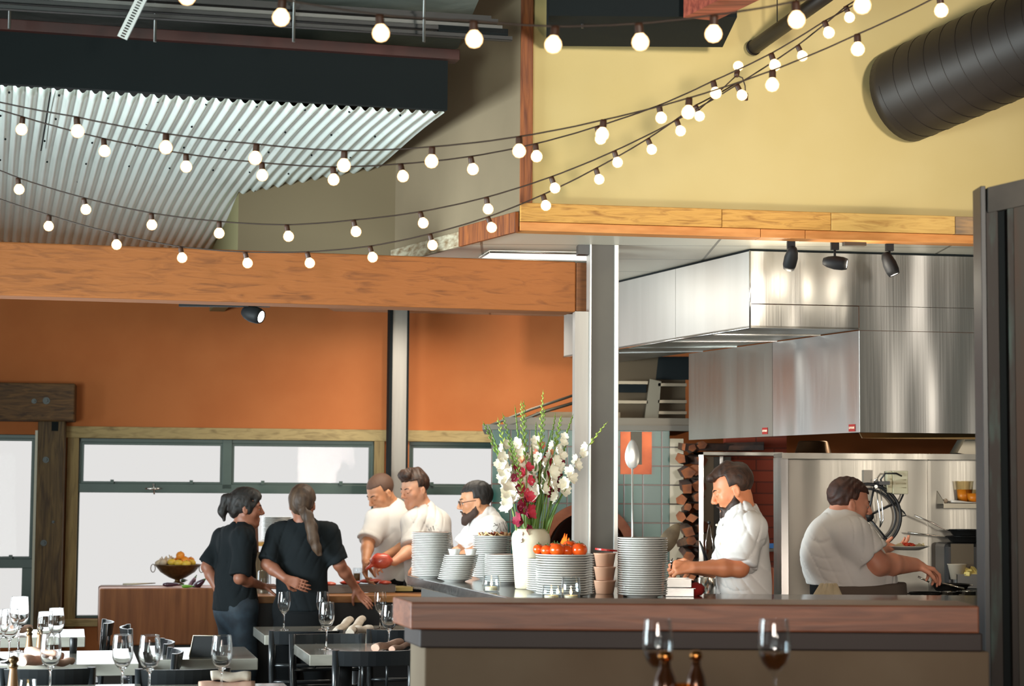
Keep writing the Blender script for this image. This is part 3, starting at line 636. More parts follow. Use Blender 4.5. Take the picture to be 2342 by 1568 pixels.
# ---- steel cabinet behind the bearded chef and brick wall
cab = empty('steel_rack', (X(1690, 12.4), 12.5, 0), 'tall steel framed rack behind the bearded cook', 'rack')
obj('top_shelf', m, M_steelb, cab)
m = MB(); m.box((X(1598, 12.4), 12.38, 0), (X(1608, 12.4), 12.75, Zp(1600, 1033, 12.4))); obj('upright', m, M_steelp, cab)
m = MB(); m.box((X(1608, 12.4), 12.6, 0), (X(1640, 12.4), 12.62, Zp(1600, 1042, 12.4))); obj('beige_panel', m, mat('beige_metal', srgb(120, 100, 70), .5), cab)
m = MB(); m.box((X(1652, 12.4), 12.55, 0), (X(1660, 12.4), 12.6, Zp(1600, 1042, 12.4))); obj('upright', m, M_steelp, cab)
m = MB(); m.box((X(1640, 12.4), 12.64, 0), (X(1682, 12.4), 12.66, Zp(1600, 1042, 12.4))); obj('grey_panel', m, M_gunm, cab)
M_brick = tilemat('red_brick', srgb(150, 60, 34), srgb(132, 50, 28), srgb(104, 46, 30), .24, .075, .005, .8, offset=.5, bump=.6)
m = MB(); m.box((X(1660, 12.8), 12.8, 0), (X(1800, 12.8), 12.95, ZM-.1)); struct('wall_brick', m, M_brick)
m = MB(); bx0, bz = X(1748, 12.2), Zp(1765, 1252, 12.2); m.box((bx0, 12.1, bz), (bx0+.12, 12.5, bz+.02)); m.box((bx0, 12.1, bz+.02), (bx0+.12, 12.12, bz+.03)); lid = obj('blue_tray', m, mat('blue_plastic', srgb(52, 92, 140), .4), label='flat blue tray on the rack against the brick wall', cat='tray')
m = MB(); m.box((bx0-.3, 12.08, bz-.02), (bx0+.16, 12.55, bz-.002)); obj('mid_shelf', m, M_steelb, cab)
m = MB(); m.prism([(X(1766, 11.6), 11.55, 0), (X(1790, 11.6), 11.55, 0), (X(1790, 11.6), 11.55, Zp(1775, 1297, 11.6)), (X(1766, 11.6), 11.55, Zp(1775, 1297, 11.6))], (0, .4, 0)); obj('copper_bin', m, MATS['copper_sheet'], label='tall copper coloured bin between the rack and the steel wall', cat='bin', bevel=.006)
# ---- steel splashback
SPY = 10.95; sx0 = X(1782, SPY); zsp = Zp(1800, 1037, SPY)
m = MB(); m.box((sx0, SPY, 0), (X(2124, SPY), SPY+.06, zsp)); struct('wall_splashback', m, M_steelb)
m = MB(); m.box((X(2125, SPY), SPY+.002, 0), (4.6, SPY+.06, zsp)); struct('wall_splashback_right', m, M_steelb)
m = MB(); m.box((sx0-.002, SPY-.14, zsp-.02), (4.6, SPY+.2, zsp+.002)); m.box((sx0-.002, SPY-.142, zsp-.03), (4.6, SPY-.138, zsp+.002)); struct('trim_24', m, M_steelb)
m = MB(); m.box((sx0-.004, SPY-.12, 0), (sx0+.035, SPY+.2, zsp-.022)); struct('trim_25', m, M_steel)
m = MB(); m.box((X(2122, SPY), SPY-.012, .9), (X(2129, SPY), SPY-.001, zsp-.035)); struct('trim_26', m, M_steelb)
# ================================================================ OVERHEAD THINGS
def P3(px, py, Y): return at(px, py, Y)
# rails (strut bundles) crossing at top left
M_rail = mat('galvanised_rail', (.16, .165, .16), .4, .8)
M_rust = mat('rusty_bracket', srgb(60, 36, 28), .6)
rails = empty('strut_rails', at(600, 60, 8.3), 'bundle of thin galvanised rails running under the dark roof', 'rails')
RA = at(1172, 92, 8.55); 
for i, (dz, dy) in enumerate(((0, 0), (.028, .0), (.054, .03), (.082, .03), (.108, .08))):
    p = RA+EZ*dz+E2*dy; m = MB(); T = basis(E1, E2, EZ, p); Lr = 5.2
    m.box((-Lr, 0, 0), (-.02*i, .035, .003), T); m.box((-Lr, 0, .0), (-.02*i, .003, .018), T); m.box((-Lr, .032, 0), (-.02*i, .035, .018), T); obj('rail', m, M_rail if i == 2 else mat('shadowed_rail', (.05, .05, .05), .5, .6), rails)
m = MB(); T = basis(E1, E2, EZ, RA); m.box((-.34, .0, .02), (-.02, .12, .05), T); obj('end_block', m, M_dark, rails)
for px in (22, 355, 672, 970):
    p = at(px, 60 if px > 100 else 30, 8.3); m = MB(); m.tube([p-EZ*.07, p+EZ*.6], .007, 6); obj('hanger', m, M_rail, rails)
# slotted bracket
a = at(268, 82, 7.9); b = at(318, -20, 7.75)
sb = empty('slotted_bracket', a, 'pale perforated metal angle bracket hanging at the top left', 'bracket')
dd = (b-a).normalized(); xx = V((1, 0, 0)); xx = (xx-dd*xx.dot(dd)).normalized(); zz_ = dd.cross(xx)
T = basis(dd, xx, zz_, a); L_ = (b-a).length; m = MB()
m.box((0, 0, 0), (L_, .012, .003), T); m.box((0, .030, 0), (L_, .042, .003), T)
n = int(L_/.014)
for i in range(n+1): m.box((i*.014, .012, 0), (i*.014+.006, .030, .003), T)
obj('angle_face', m, mat('pale_zinc', (.75, .77, .74), .4, .3), sb)
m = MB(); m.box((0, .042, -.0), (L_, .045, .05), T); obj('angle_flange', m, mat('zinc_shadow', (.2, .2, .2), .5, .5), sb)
# duct
M_duct = mat('dark_duct_metal', srgb(44, 37, 32), .5, .3, var=srgb(38, 32, 28), scale=3)
da = onpl(2065, 220, G0-yn*.02, yn); Rd = .24
ddv = V((.96, -.80, .30))
dirp = (at(2700, -60, 8.3)-da).normalized()
duct = empty('spiral_duct', da, 'huge dark round spiral duct at the top right against the ochre wall', 'duct')
m = MB(); n = 60; pts = [da+dirp*(2.6*i/n) for i in range(n+1)]; m.tube(pts, Rd, 40, caps=True); obj('duct_body', m, M_duct, duct)
for i in range(0, 24):
    p = da+dirp*(.06+.1*i); m = MB(); e = dirp.cross(EZ).normalized(); g = dirp.cross(e); ring = []
    for k in range(41):
        an = 2*math.pi*k/40; ring.append(p+dirp*(.1*k/40)+(e*math.cos(an)+g*math.sin(an))*(Rd+.0005))
    m.tube(ring, .0018, 5, caps=False); obj('spiral_seam', m, M_duct, duct)
# small pipe from the wall
pa = onpl(1722, 110, G0-yn*.02, yn); pd = (at(1960, -60, 8.6)-pa).normalized()
pipe = empty('vent_pipe', pa, 'slim dark pipe slanting out of the ochre wall near the top', 'pipe')
m = MB(); m.tube([pa, pa+pd*1.1], .036, 20); obj('pipe_body', m, M_duct, pipe)
m = MB(); m.tube([pa+pd*.0, pa+pd*.012], .040, 20); obj('end_collar', m, M_duct, pipe)
for t in (.24, .42): 
    m = MB(); q = pa+pd*t; m.tube([q, q+EZ*.9+V((0, 0, 0))], .003, 5); obj('hanging_wire', m, M_black, pipe)
# dark unit and red timber at top centre
ua = at(1255, 36, 8.6); ub = at(1585, 46, 8.6)
m = MB(); m.box((ua.x, 8.6, ua.z), (ub.x+.2, 9.2, ua.z+.5)); obj('ceiling_unit', m, M_dark, label='black box shaped unit fixed high against the ochre wall', cat='ceiling unit')
ra = at(1600, 44, 8.55); rd = (at(1760, -34, 7.9)-ra).normalized(); rs_ = V((0, 0, 1))
m = MB(); T = basis(rd, V((-rd.y, rd.x, 0)).normalized(), rd.cross(V((-rd.y, rd.x, 0)).normalized()), ra); m.box((0, -.08, 0), (1.4, .08, .12), T); obj('red_timber', m, mat('red_stained_timber', srgb(170, 84, 62), .6, var=srgb(120, 50, 36), scale=4, stretch=(1, 8, 8)), label='short red stained timber beside the black ceiling unit', cat='beam')
ba = onpl(1262, 92, G0-yn*.01, yn); bb = ba+(at(1332, 40, 8.75)-ba)*1.0
brk = empty('strut_bracket', ba, 'dark strut bracket slanting from the ochre wall below the black unit', 'bracket')
m = MB(); m.tube([ba, bb], .021, 4); obj('strut_arm', m, mat('dark_strut', srgb(52, 46, 42), .5, .5), brk)
m = MB(); m.tube([bb-EZ*.05, bb+EZ*.5], .007, 6); obj('threaded_rod', m, M_black, brk)
# ---------------------------------------------------------------- string lights
M_wire = mat('brown_cable', srgb(50, 34, 24), .6); M_sock = mat('brown_socket', srgb(62, 36, 22), .5)
def bulbmat():
    m = bpy.data.materials.new('glowing_bulb'); m.use_nodes = True; nt = m.node_tree; nt.nodes.clear()
    o = nt.nodes.new('ShaderNodeOutputMaterial'); e = nt.nodes.new('ShaderNodeEmission'); lw = nt.nodes.new('ShaderNodeLayerWeight'); lw.inputs[0].default_value = .35
    cr = nt.nodes.new('ShaderNodeValToRGB'); cr.color_ramp.elements[0].color = (5.0, 3.6, 1.9, 1); cr.color_ramp.elements[1].color = (1.1, .42, .09, 1); cr.color_ramp.elements[0].position = .2; cr.color_ramp.elements[1].position = .8
    nt.links.new(lw.outputs['Facing'], cr.inputs[0]); nt.links.new(cr.outputs[0], e.inputs[0]); e.inputs[1].default_value = 1.0; nt.links.new(e.outputs[0], o.inputs[0]); return m
M_bulb = bulbmat()
def bulb_meshes(R):
    m = MB(); m.lathe([(0, -R*2.75), (R*.55, -R*2.6), (R*.9, -R*2.2), (R, -R*1.75), (R*.88, -R*1.3), (R*.55, -R*.9), (R*.42, -R*.7)], 18)
    s = MB(); s.lathe([(0, .012), (R*.45, .010), (R*.48, 0), (R*.5, -R*.75), (R*.5, -R*.9), (0, -R*.9)], 12); return m, s
def string(name, pts, Ys, R, lab, ext0, ext1, tilt=0.0, extra=None):
    n = len(pts); P_ = [at(px, py, Ys[0]+(Ys[1]-Ys[0])*(i/(n-1))) for i, (px, py) in enumerate(pts)]
    tops = [p+EZ*R*1.75 for p in P_]
    root = empty(name, tops[n//2], lab, 'string lights', 'strings of glowing globe bulbs')
    a0 = at(*ext0, Ys[0]-.1); a1 = at(*ext1, Ys[1]+(.1 if ext1[0] > 0 else 0))
    path = []; allp = [a0]+[t+EZ*.010 for t in tops]+[a1]
    for i in range(len(allp)-1):
        A, B = allp[i], allp[i+1]; d = (B-A).length
        for k in range(6): t = k/6; path.append(A.lerp(B, t)-EZ*(.05*d*t*(1-t)*.8)+V((0, .002*math.sin(k*2.1), 0)))
    path.append(allp[-1])
    m = MB(); m.tube(path, .0035, 5); obj('cable', m, M_wire, root)
    mb, ms = bulb_meshes(R); me = ms_ = None
    rr = random.Random(len(pts))
    for i, t in enumerate(tops):
        off = t-wloc(root)
        if me is None:
            o1 = obj('socket', ms, M_sock, root); o2 = obj('bulb', mb, M_bulb, o1)
            # recentre prototype meshes on their own origin
            for o in (o1, o2):
                for v in o.data.vertices: v.co += wloc(root)
            me, ms_ = o2, o1
        else:
            o1 = ms_.copy(); COL.objects.link(o1); o1.parent = root; o2 = me.copy(); COL.objects.link(o2); o2.parent = o1
        o1.location = off; o2.location = (0, 0, 0)
        o1.rotation_euler = (rr.uniform(-.12, .12), rr.uniform(-.12, .12)+tilt*(i/n), 0)
    return root
string('string_lights', [(218, -60), (425, -8), (645, 40), (868, 76), (1083, 90), (1269, 103), (1461, 96), (1633, 77), (1820, 46), (1972, 12)], (6.1, 6.1), .029, 'topmost string of large globe bulbs crossing in front of the ochre wall', (-60, -160), (2140, -70))
string('string_lights', [(-70, 250), (175, 300), (379, 338), (586, 362), (787, 378), (988, 369), (1187, 346), (1380, 308), (1576, 258), (1767, 195), (1961, 113), (2150, 24)], (8.0, 7.4), .0285, 'second string of globe bulbs from the top, ending beside the big duct', (-260, 180), (2380, -110))
string('string_lights', [(-120, 240), (51, 296), (237, 346), (425, 381), (599, 401), (762, 411), (917, 404), (1077, 387), (1225, 358), (1367, 318), (1508, 270), (1632, 214), (1765, 151), (1887, 77)], (8.4, 8.2), .0265, 'third string of globe bulbs from the top, tangled with others at right', (-260, 170), (2040, -40), tilt=-.3)
string('string_lights', [(-105, 370), (41, 433), (192, 479), (346, 514), (501, 533), (656, 541), (809, 530), (962, 511), (1113, 478), (1262, 431), (1406, 372), (1549, 301), (1687, 220), (1826, 130), (1936, 41)], (8.8, 8.4), .025, 'fourth string of globe bulbs from the top, second from the timber beam', (-240, 300), (2050, -60), tilt=-.45)
sl = string('string_lights', [(-30, 470), (112, 517), (264, 560), (413, 590), (561, 602), (703, 602), (847, 589), (984, 561), (1117, 522), (1243, 471), (1364, 411), (1483, 343), (1592, 267)], (9.0, 8.5), .0245, 'lowest string of globe bulbs hanging in front of the timber beam', (-160, 410), (1685, 190), tilt=-.5)
# upturned bulb and the empty socket at the tangle
q = at(1679, 160, 8.5); mb, ms = bulb_meshes(.0235)
kx = kids(sl); sk = [k for k in kx if k.name.startswith('socket')][0]; o1 = sk.copy(); COL.objects.link(o1); o1.location = at(1685, 170, 8.5)-wloc(sl); o1.rotation_euler = (math.pi-.3, .2, 0)
bk = kids(sk)[0]; o2 = bk.copy(); COL.objects.link(o2); o2.parent = o1
o1 = sk.copy(); COL.objects.link(o1); o1.location = at(1705, 218, 8.5)-wloc(sl)
m = MB(); m.tube([at(1685, 172, 8.5), at(1698, 178, 8.5), at(1704, 196, 8.5), at(1705, 216, 8.5)], .003, 6); m.tube([at(1685, 172, 8.5), at(1672, 184, 8.5), at(1650, 205, 8.5), at(1600, 250, 8.5)], .003, 6); obj('loose_cable', m, M_wire, sl)
# ================================================================ RIGHT POST + LEDGE
PYr = 6.95
rp = empty('steel_post', at(2300, 1100, PYr)*1.0, 'dark rusty steel door post at the right edge of the picture', 'post'); rp.location.z = 0
def pb(name, px0, px1, y0, d0, d1, mt, zb=0.0, y0b=None):
    a = at(px0, 1100, PYr+d0); b = at(px1, 1100, PYr+d0); z = at((px0+px1)/2, y0, PYr+d0).z; m = MB()
    m.box((a.x, PYr+d0, zb), (b.x, PYr+d1, z)); return obj(name, m, mt, rp, bevel=.002)
M_pat = mat('patina_steel', srgb(40, 34, 30), .6, .3, var=srgb(62, 84, 80), scale=4, stretch=(6, 6, 1), contrast=(.5, .8))
M_rst = mat('rusted_plate', srgb(96, 52, 38), .7, var=srgb(70, 48, 38), scale=5, stretch=(6, 6, 1))
pb('outer_edge', 2250, 2262, 425, 0, .12, M_black); pb('patina_strip', 2262, 2290, 482, .005, .10, M_pat); pb('dark_groove', 2290, 2311, 470, .04, .1, M_dark)
pb('ribbed_plate', 2311, 2326, 470, .01, .1, M_pat); pb('rust_plate', 2326, 2500, 470, .015, .1, mat('weathered_panel', srgb(74, 60, 52), .8, var=srgb(64, 66, 62), scale=2.5, stretch=(4, 4, 1)))
a = at(2260, 425, PYr); m = MB(); a2 = at(2260, 486, PYr-.01); b1 = at(2500, 372, PYr-.01); b2 = at(2500, 436, PYr-.01); m.prism([at(2260, 428, PYr-.01), b1, b2, a2], (0, .12, 0)); obj('capping', m, mat('grey_capping', srgb(72, 68, 62), .7, var=srgb(52, 50, 46), scale=6), rp)
# ledge
LY = 6.5; NLx = at(940, 1370, LY).x; zl = 1.216
M_ledge = mat('red_brown_ledge', srgb(138, 84, 58), .45, var=srgb(104, 58, 38), scale=2.4, stretch=(1, 8, 14), dist=1.2, bump=.1, detail=6)
M_ledtop = mat('ledge_top_wood', srgb(140, 96, 66), .3, var=srgb(116, 72, 46), scale=2.4, stretch=(1, 8, 14), dist=1.2, coat=.4)
led = empty('half_wall', (.6, LY+.15, 0), 'low dividing wall with a thick red brown timber ledge across the foreground', 'half wall')
RX = at(2300, 1400, LY).x; a = math.radians(14.5); sl_ = V((-math.sin(a), math.cos(a), 0))
def slab(name, x0, off, z0, z1, depth, mt, x1=RX, bev=.006):
    p = V((x0, LY+off, z0)); q = p+sl_*depth; m = MB(); m.prism([p, V((x1, LY+off, z0)), V((x1, q.y, z0)), q], (0, 0, z1-z0)); return obj(name, m, mt, led, bevel=bev)
slab('ledge_board', NLx, 0, zl-.092, zl, .32, M_ledge, x1=at(2240, 1400, LY).x)
slab('under_moulding', NLx+.03, .03, zl-.155, zl-.0925, .27, mat('dark_moulding', srgb(46, 36, 34), .6), x1=at(2252, 1400, LY).x)
slab('wall_body', NLx+.045, .05, 0, zl-.1555, .24, mat('taupe_wall', srgb(112, 98, 80), .85, var=srgb(100, 84, 66), scale=2), x1=at(2270, 1400, LY).x)
# ================================================================ COUNTERS
M_stone = mat('speckled_dark_stone', (.055, .05, .045), .12, var=(.02, .02, .02), scale=60, coat=.3)
ZS = 1.12
cA = zat(931, 1316, ZS); cF = zat(1131, 1359, ZS); cd = (cF-cA).normalized(); cB = cA+cd*((8.15-cA.y)/cd.y)
cpoly = [(cA.x, cA.y), (cB.x, cB.y), (2.7, 8.15), (2.7, 8.95), (.85, 8.92), (.62, 9.3), (.22, 9.9), (-.1, 10.62)]
cnt = empty('service_counter', (.6, 8.6, 0), 'long speckled stone counter holding the plates, vase and candles', 'counter')
m = MB(); m.prism([V((x, y, ZS-.05)) for x, y in cpoly], (0, 0, .05)); obj('worktop', m, M_stone, cnt, bevel=.004)
cpl2 = [(cA.x+.08, cA.y-.05), (cB.x+.08, 8.3), (2.6, 8.3), (2.6, 8.85), (.8, 8.84), (.55, 9.25), (.15, 9.85), (-.12, 10.52)]
m = MB(); m.prism([V((x, y, 0)) for x, y in cpl2], (0, 0, ZS-.052)); obj('counter_body', m, mat('dark_counter_body', (.06, .055, .05), .5), cnt)
# ================================================================ TABLEWARE PROTOTYPES
M_plate = mat('white_glazed_china', (.60, .585, .55), .12, coat=.3)
def plate_mesh(R):
    m = MB(); m.lathe([(0, .002), (R*.55, .002), (R*.56, 0), (R*.60, 0), (R*.62, .003), (R*.95, .0135), (R, .0145), (R, .0185), (R*.975, .019), (R*.66, .0085), (R*.6, .006), (0, .006)], 40); return m
def proto(name, m, mats, **kw): 
    o = obj(name, m, mats, origin=(0, 0, 0)); return o
PL = {}
def plates(n, x, y, z, R, step, lab, grp, lean=(0, 0), jit=.0015, rnd=random.Random(21)):
    for i in range(n):
        if R not in PL: o = proto('plate', plate_mesh(R), M_plate); PL[R] = o
        else: o = PL[R].copy(); COL.objects.link(o)
        o.location = (x+lean[0]*i+rnd.uniform(-jit, jit), y+lean[1]*i+rnd.uniform(-jit, jit), z+step*i)
        tag(o, lab, 'plate', grp)
    return z+step*(n-1)+.019
plates(26, -.421, 10.30, ZS, .106, .0089, 'white plate in the tall dark stack at the far left corner of the stone counter', 'plates in the stack at the far left of the counter', lean=(0, 0))
zS2 = plates(22, -.10, 10.2, ZS, .102, .0100, 'white plate in the stack topped with flatbread, left of the flower vase', 'plates under the flatbread')
zS3 = plates(14, -.028, 9.72, ZS, .102, .0098, 'white plate in the short stack just left of the flower vase', 'plates in the short stack by the vase')
zS4 = plates(13, -.285, 9.92, ZS, .088, .0098, 'white plate in the low leaning stack with small cups on top', 'plates in the leaning stack', lean=(.0028, 0))
zS5 = plates(15, .166, 8.94, ZS, .092, .0098, 'white plate in the stack half hidden between vase and tomatoes', 'plates in the half hidden stack')
zS6 = plates(17, .243, 8.62, ZS, .130, .0106, 'large white plate in the wide stack under the tomatoes', 'plates under the tomatoes')
zS7 = plates(26, .588, 8.62, ZS, .112, .0098, 'white plate in the tall stack right of the steel column', 'plates in the tall stack')
# tomatoes
M_tom = mat('red_tomato_skin', srgb(222, 62, 20), .22, var=srgb(232, 104, 30), scale=6, coat=.3, sss=.1); M_grn = mat('green_stem', srgb(60, 90, 30), .6)
rnd = random.Random(4)
for i, (px, dy, r, rz_, lab) in enumerate(((1232, .04, .026, 0, 'small red tomato at the far left end of the pile on the plates'), (1252, .0, .030, 0, 'red tomato second from the left on the plates'), (1275, -.04, .035, 0, 'large red tomato in the front middle of the pile'), (1296, -.02, .031, 0, 'orange red tomato in the front between two larger ones'), (1325, -.03, .036, 0, 'big red tomato at the right end of the pile'), (1303, .055, .036, 0, 'red tomato at the back of the pile with its stem showing'), (1268, .055, .030, 0, 'red tomato at the back left of the pile'))):
    Y = 8.62+dy; x = X(px, Y); base = zS6-.012+(.008 if dy > .03 else 0)
    root = empty('tomato', (x, Y, base), lab, 'tomato', 'tomatoes on the wide plate stack')
    m = MB(); prof = [(0, r*.12)]+[(r*math.sin(math.pi*k/12)**.85*(1 if k else 0), r*.86*(1-math.cos(math.pi*k/12))) for k in range(1, 12)]+[(r*.12, r*1.66), (0, r*1.6)]
    m.lathe(prof, 22, Tm((x, Y, base), rnd.random()*6)); obj('tomato_flesh', m, M_tom, root)
    m = MB(); c = V((x, Y, base+r*1.63))
    for k in range(5): an = k*1.256; m.tube([c, c+V((math.cos(an)*r*.35, math.sin(an)*r*.35, .003)), c+V((math.cos(an)*r*.55, math.sin(an)*r*.55, -.001))], [.003, .003, .0008], 5, flat=.5)
    m.tube([c, c+EZ*.012], .002, 5); obj('stem', m, M_grn, root)
# flatbread with nuts on S2
m = MB(); rnd = random.Random(9)
vs = []; nR, nA = 5, 36
for i in range(nR+1):
    for k in range(nA): r = .085*i/nR; a = 2*math.pi*k/nA; vs.append((-.085+r*math.cos(a)*(1+.08*math.sin(5*a)), 10.2+r*math.sin(a), zS2-.008+(i/nR)**2*(.013+.011*math.sin(9*a+1)+.006*math.sin(17*a))))
m.add(vs, [(i*nA+k, i*nA+(k+1) % nA, (i+1)*nA+(k+1) % nA, (i+1)*nA+k) for i in range(nR) for k in range(nA)], True)
fb = empty('flatbread', (-.085, 10.2, zS2-.01), 'crinkled flatbread topped with brown crumbs on the plate stack', 'bread')
o = obj('bread_sheet', m, mat('baked_dough', srgb(226, 196, 150), .7, var=srgb(196, 150, 100), scale=20), fb); so = o.modifiers.new('s', 'SOLIDIFY'); so.thickness = .004
m = MB()
for k in range(60): a = rnd.random()*6.28; r = .08*rnd.random()**.5; m.ball((-.085+r*math.cos(a), 10.2+r*math.sin(a), zS2+.004+.012*rnd.random()), (.006, .005, .004), 6, 4)
obj('crumb_topping', m, mat('toasted_crumbs', srgb(140, 66, 34), .7), fb, kind='stuff')
# small cups on S4
M_cup = mat('white_cup_glaze', (.8, .8, .78), .2)
for (dx, lab) in ((-.038, 'small white cup at the left on the low leaning stack'), (.045, 'small white cup at the right on the low leaning stack')):
    m = MB(); m.lathe([(0, .002), (.018, 0), (.022, .002), (.031, .035), (.033, .04), (.030, .04), (.026, .025), (.018, .006), (0, .006)], 20, Tm((-.25+dx, 9.92, zS4-.011))); obj('cup', m, M_cup, label=lab, cat='cup', group='cups on the leaning stack')
# vase
vx, vy = .097, 9.25
vase = empty('flower_vase', (vx, vy, ZS), 'tall cream ceramic vase full of gladioli on the stone counter', 'vase')
m = MB(); m.lathe([(0, 0), (.066, 0), (.074, .004), (.079, .06), (.084, .14), (.092, .215), (.093, .24), (.088, .262), (.074, .281), (.068, .286), (.064, .286), (.064, .278), (.08, .25), (.086, .22), (.076, .1), (.066, .01), (0, .01)], 40, Tm((vx, vy, ZS))); obj('vase_body', m, mat('cream_stoneware', srgb(226, 214, 186), .45, var=srgb(216, 202, 172), scale=8), vase)
# ---- glass things on counter
M_glass = None
def realglass(name, tint=(1, 1, 1), rough=0.0):
    m, nt, b = _bsdf(name); b.inputs['Base Color'].default_value = c4(tint); b.inputs['Transmission Weight'].default_value = 1; b.inputs['Roughness'].default_value = rough; b.inputs['IOR'].default_value = 1.45; return m
M_glass = realglass('clear_glass'); M_thin = glassmat('thin_clear_glass', (.95, .97, .98), .03, .9)
M_wax = mat('candle_wax', srgb(240, 225, 190), .5, sss=.3); M_flame = mat('candle_flame', (1, .6, .2), .5, emit=(1, .62, .22), estr=26)
def votive(x, y, z, R, H, lab, mt=None, wax=.3, grp='lit votive candles on the stone counter', bulge=1.0):
    root = empty('votive_candle', (x, y, z), lab, 'candle', grp)
    m = MB(); t = .0022; b = R*bulge
    m.lathe([(0, 0), (R*.75, 0), (R*.9, H*.05), (b, H*.45), (R*.9, H-.001), (R*.9-t*.3, H), (R*.9-t*.7, H), (R*.9-t, H-.001), (b-t, H*.45), (R*.9-t, H*.08), (0, H*.06)], 28, Tm((x, y, z))); obj('glass_cup', m, mt or M_thin, root)
    m = MB(); m.lathe([(0, H*.08), (R*.7, H*.08), (R*.7, H*wax), (0, H*wax)], 20, Tm((x, y, z)), False); w_ = obj('wax', m, M_wax, root)
    m = MB(); m.lathe([(0, H*wax+.002), (.004, H*wax+.007), (.0052, H*wax+.013), (.003, H*wax+.022), (0, H*wax+.032)], 10, Tm((x, y, z))); obj('flame', m, M_flame, w_); return root
votive(-.088, 8.98, ZS, .041, .075, 'round glass votive with a lit candle left of the flower vase', bulge=1.05)
votive(.178, 8.37, ZS, .043, .062, 'low wide glass candle cup in front of the tomato plates', wax=.3)
votive(.262, 8.36, ZS, .043, .098, 'taller glass tumbler with a lit candle in front of the tomato plates', wax=.2)
# deli containers by the column
M_cloudy = glassmat('cloudy_plastic', (.80, .66, .55), .3, .5); M_cloud = mat('cloudy_plastic_white', srgb(206, 160, 132), .35); M_lidr = mat('red_plastic_lid', srgb(190, 24, 14), .4)
for i, (z0, lab) in enumerate(((0, 'clear plastic tub at the bottom of the pile beside the column'), (.062, 'clear plastic tub with orange food in the middle of the pile'), (.124, 'clear plastic tub with a red lid on top of the pile'))):
    root = empty('plastic_tub', (.432, 8.86, ZS+z0), lab, 'tub', 'stacked tubs beside the column'); T = Tm((.432, 8.86, ZS+z0))
    m = MB(); m.lathe([(0, .001), (.040, .001), (.049, .055), (.052, .057), (.052, .061), (.049, .061), (.039, .004), (0, .004)], 24, T); obj('tub_wall', m, M_cloud, root)
    m = MB(); m.lathe([(0, .004), (.033, .004), (.039, .034), (0, .036)], 20, T); obj('filling', m, mat('pink_orange_filling', srgb(210, 110, 70), .5), root)
    if i == 2: m = MB(); m.lathe([(0, .062), (.046, .062), (.046, .069), (0, .069)], 24, T @ Tm((0.0, 0, .003), ry=.09) @ Matrix.Scale(1.12, 4), False); obj('lid', m, M_lidr, root)
for i, (px, lab) in enumerate(((1508, 'x'),)): pass
# utensil crock behind the tall plates
cr = empty('utensil_crock', (.60, 8.83, ZS), 'steel crock hidden behind the tall plates holding long spoons', 'crock')
cyx, cyy = X(1447, 8.82), 8.82
cr.location = (cyx, cyy, ZS); m = MB(); m.lathe([(0, 0), (.045, 0), (.05, .15), (.048, .15), (.043, .004), (0, .004)], 24, Tm((cyx, cyy, ZS))); obj('crock_wall', m, M_steelp, cr)
def spoon(name, base, top, bw, bh, mt, lab, hr=.0045, flat=.25):
    root = empty(name, base, lab, 'spoon'); d = (top-base).normalized(); L = (top-base).length
    m = MB(); m.tube([base, base+d*(L-bh*.98)], hr, 10); obj('handle', m, mt, root)
    x = d.cross(V((0, 1, 0))).normalized(); y = x.cross(d); T = basis(x, y, d, top-d*bh/2)
    m = MB(); n = 14; rows = []
    for i in range(n+1):
        t = i/n; w = bw/2*math.sin(math.pi*(t**.82))**.62 if 0 < t < 1 else .003; z = (t-.5)*bh
        rows.append([(w*math.cos(a), -.012*math.sin(math.pi*t)*(1-math.cos(a)**2)+.0, z) for a in [math.pi*k/10 for k in range(11)]])
    vs = [p for r in rows for p in r]; m.add(vs, [(i*11+k, i*11+k+1, (i+1)*11+k+1, (i+1)*11+k) for i in range(n) for k in range(10)], True, T)
    o = obj('spoon_bowl', m, mt, root); so = o.modifiers.new('s', 'SOLIDIFY'); so.thickness = .003; return root
spoon('serving_spoon', V((cyx, cyy, ZS+.01)), at(1446, 1004, 8.84), .068, .138, mat('satin_spoon_steel', (.85, .84, .80), .32, .75), 'long steel serving spoon standing upright behind the tall plates')
spoon('wooden_paddle', V((cyx+.02, cyy+.004, ZS+.02)), at(1553, 1196, 8.9), .078, .165, mat('aged_paddle', srgb(120, 104, 80), .7, var=srgb(86, 72, 54), scale=14), 'worn grey brown paddle leaning out behind the tall plates', hr=.006)
# steel pans right of tall plates with red cloth
m_ = empty('food_pan', (X(1556, 8.72), 8.72, ZS), 'shallow rectangular steel food pan behind the tall plates, under the cook\'s hands', 'pan')
px_, pw = X(1550, 8.72), .13
def openbox(m, x0, x1, y0, y1, z0, z1, t=.002, rim=.006):
    m.box((x0, y0, z0), (x1, y1, z0+t)); m.box((x0, y0, z0), (x0+t, y1, z1)); m.box((x1-t, y0, z0), (x1, y1, z1)); m.box((x0, y0, z0), (x1, y0+t, z1)); m.box((x0, y1-t, z0), (x1, y1, z1))
    m.box((x0-rim, y0-rim, z1-t), (x1+rim, y0, z1)); m.box((x0-rim, y1, z1-t), (x1+rim, y1+rim, z1)); m.box((x0-rim, y0, z1-t), (x0, y1, z1)); m.box((x1, y0, z1-t), (x1+rim, y1, z1))
m = MB(); openbox(m, px_-.06, px_+.068, 8.66, 8.82, ZS, ZS+.038); obj('pan_wall', m, M_steelp, m_)
m = MB(); openbox(m, px_-.055, px_+.058, 8.665, 8.81, ZS+.04, ZS+.078); o = obj('food_pan', m, M_steelp, label='second steel food pan stacked on the one by the tall plates', cat='pan')
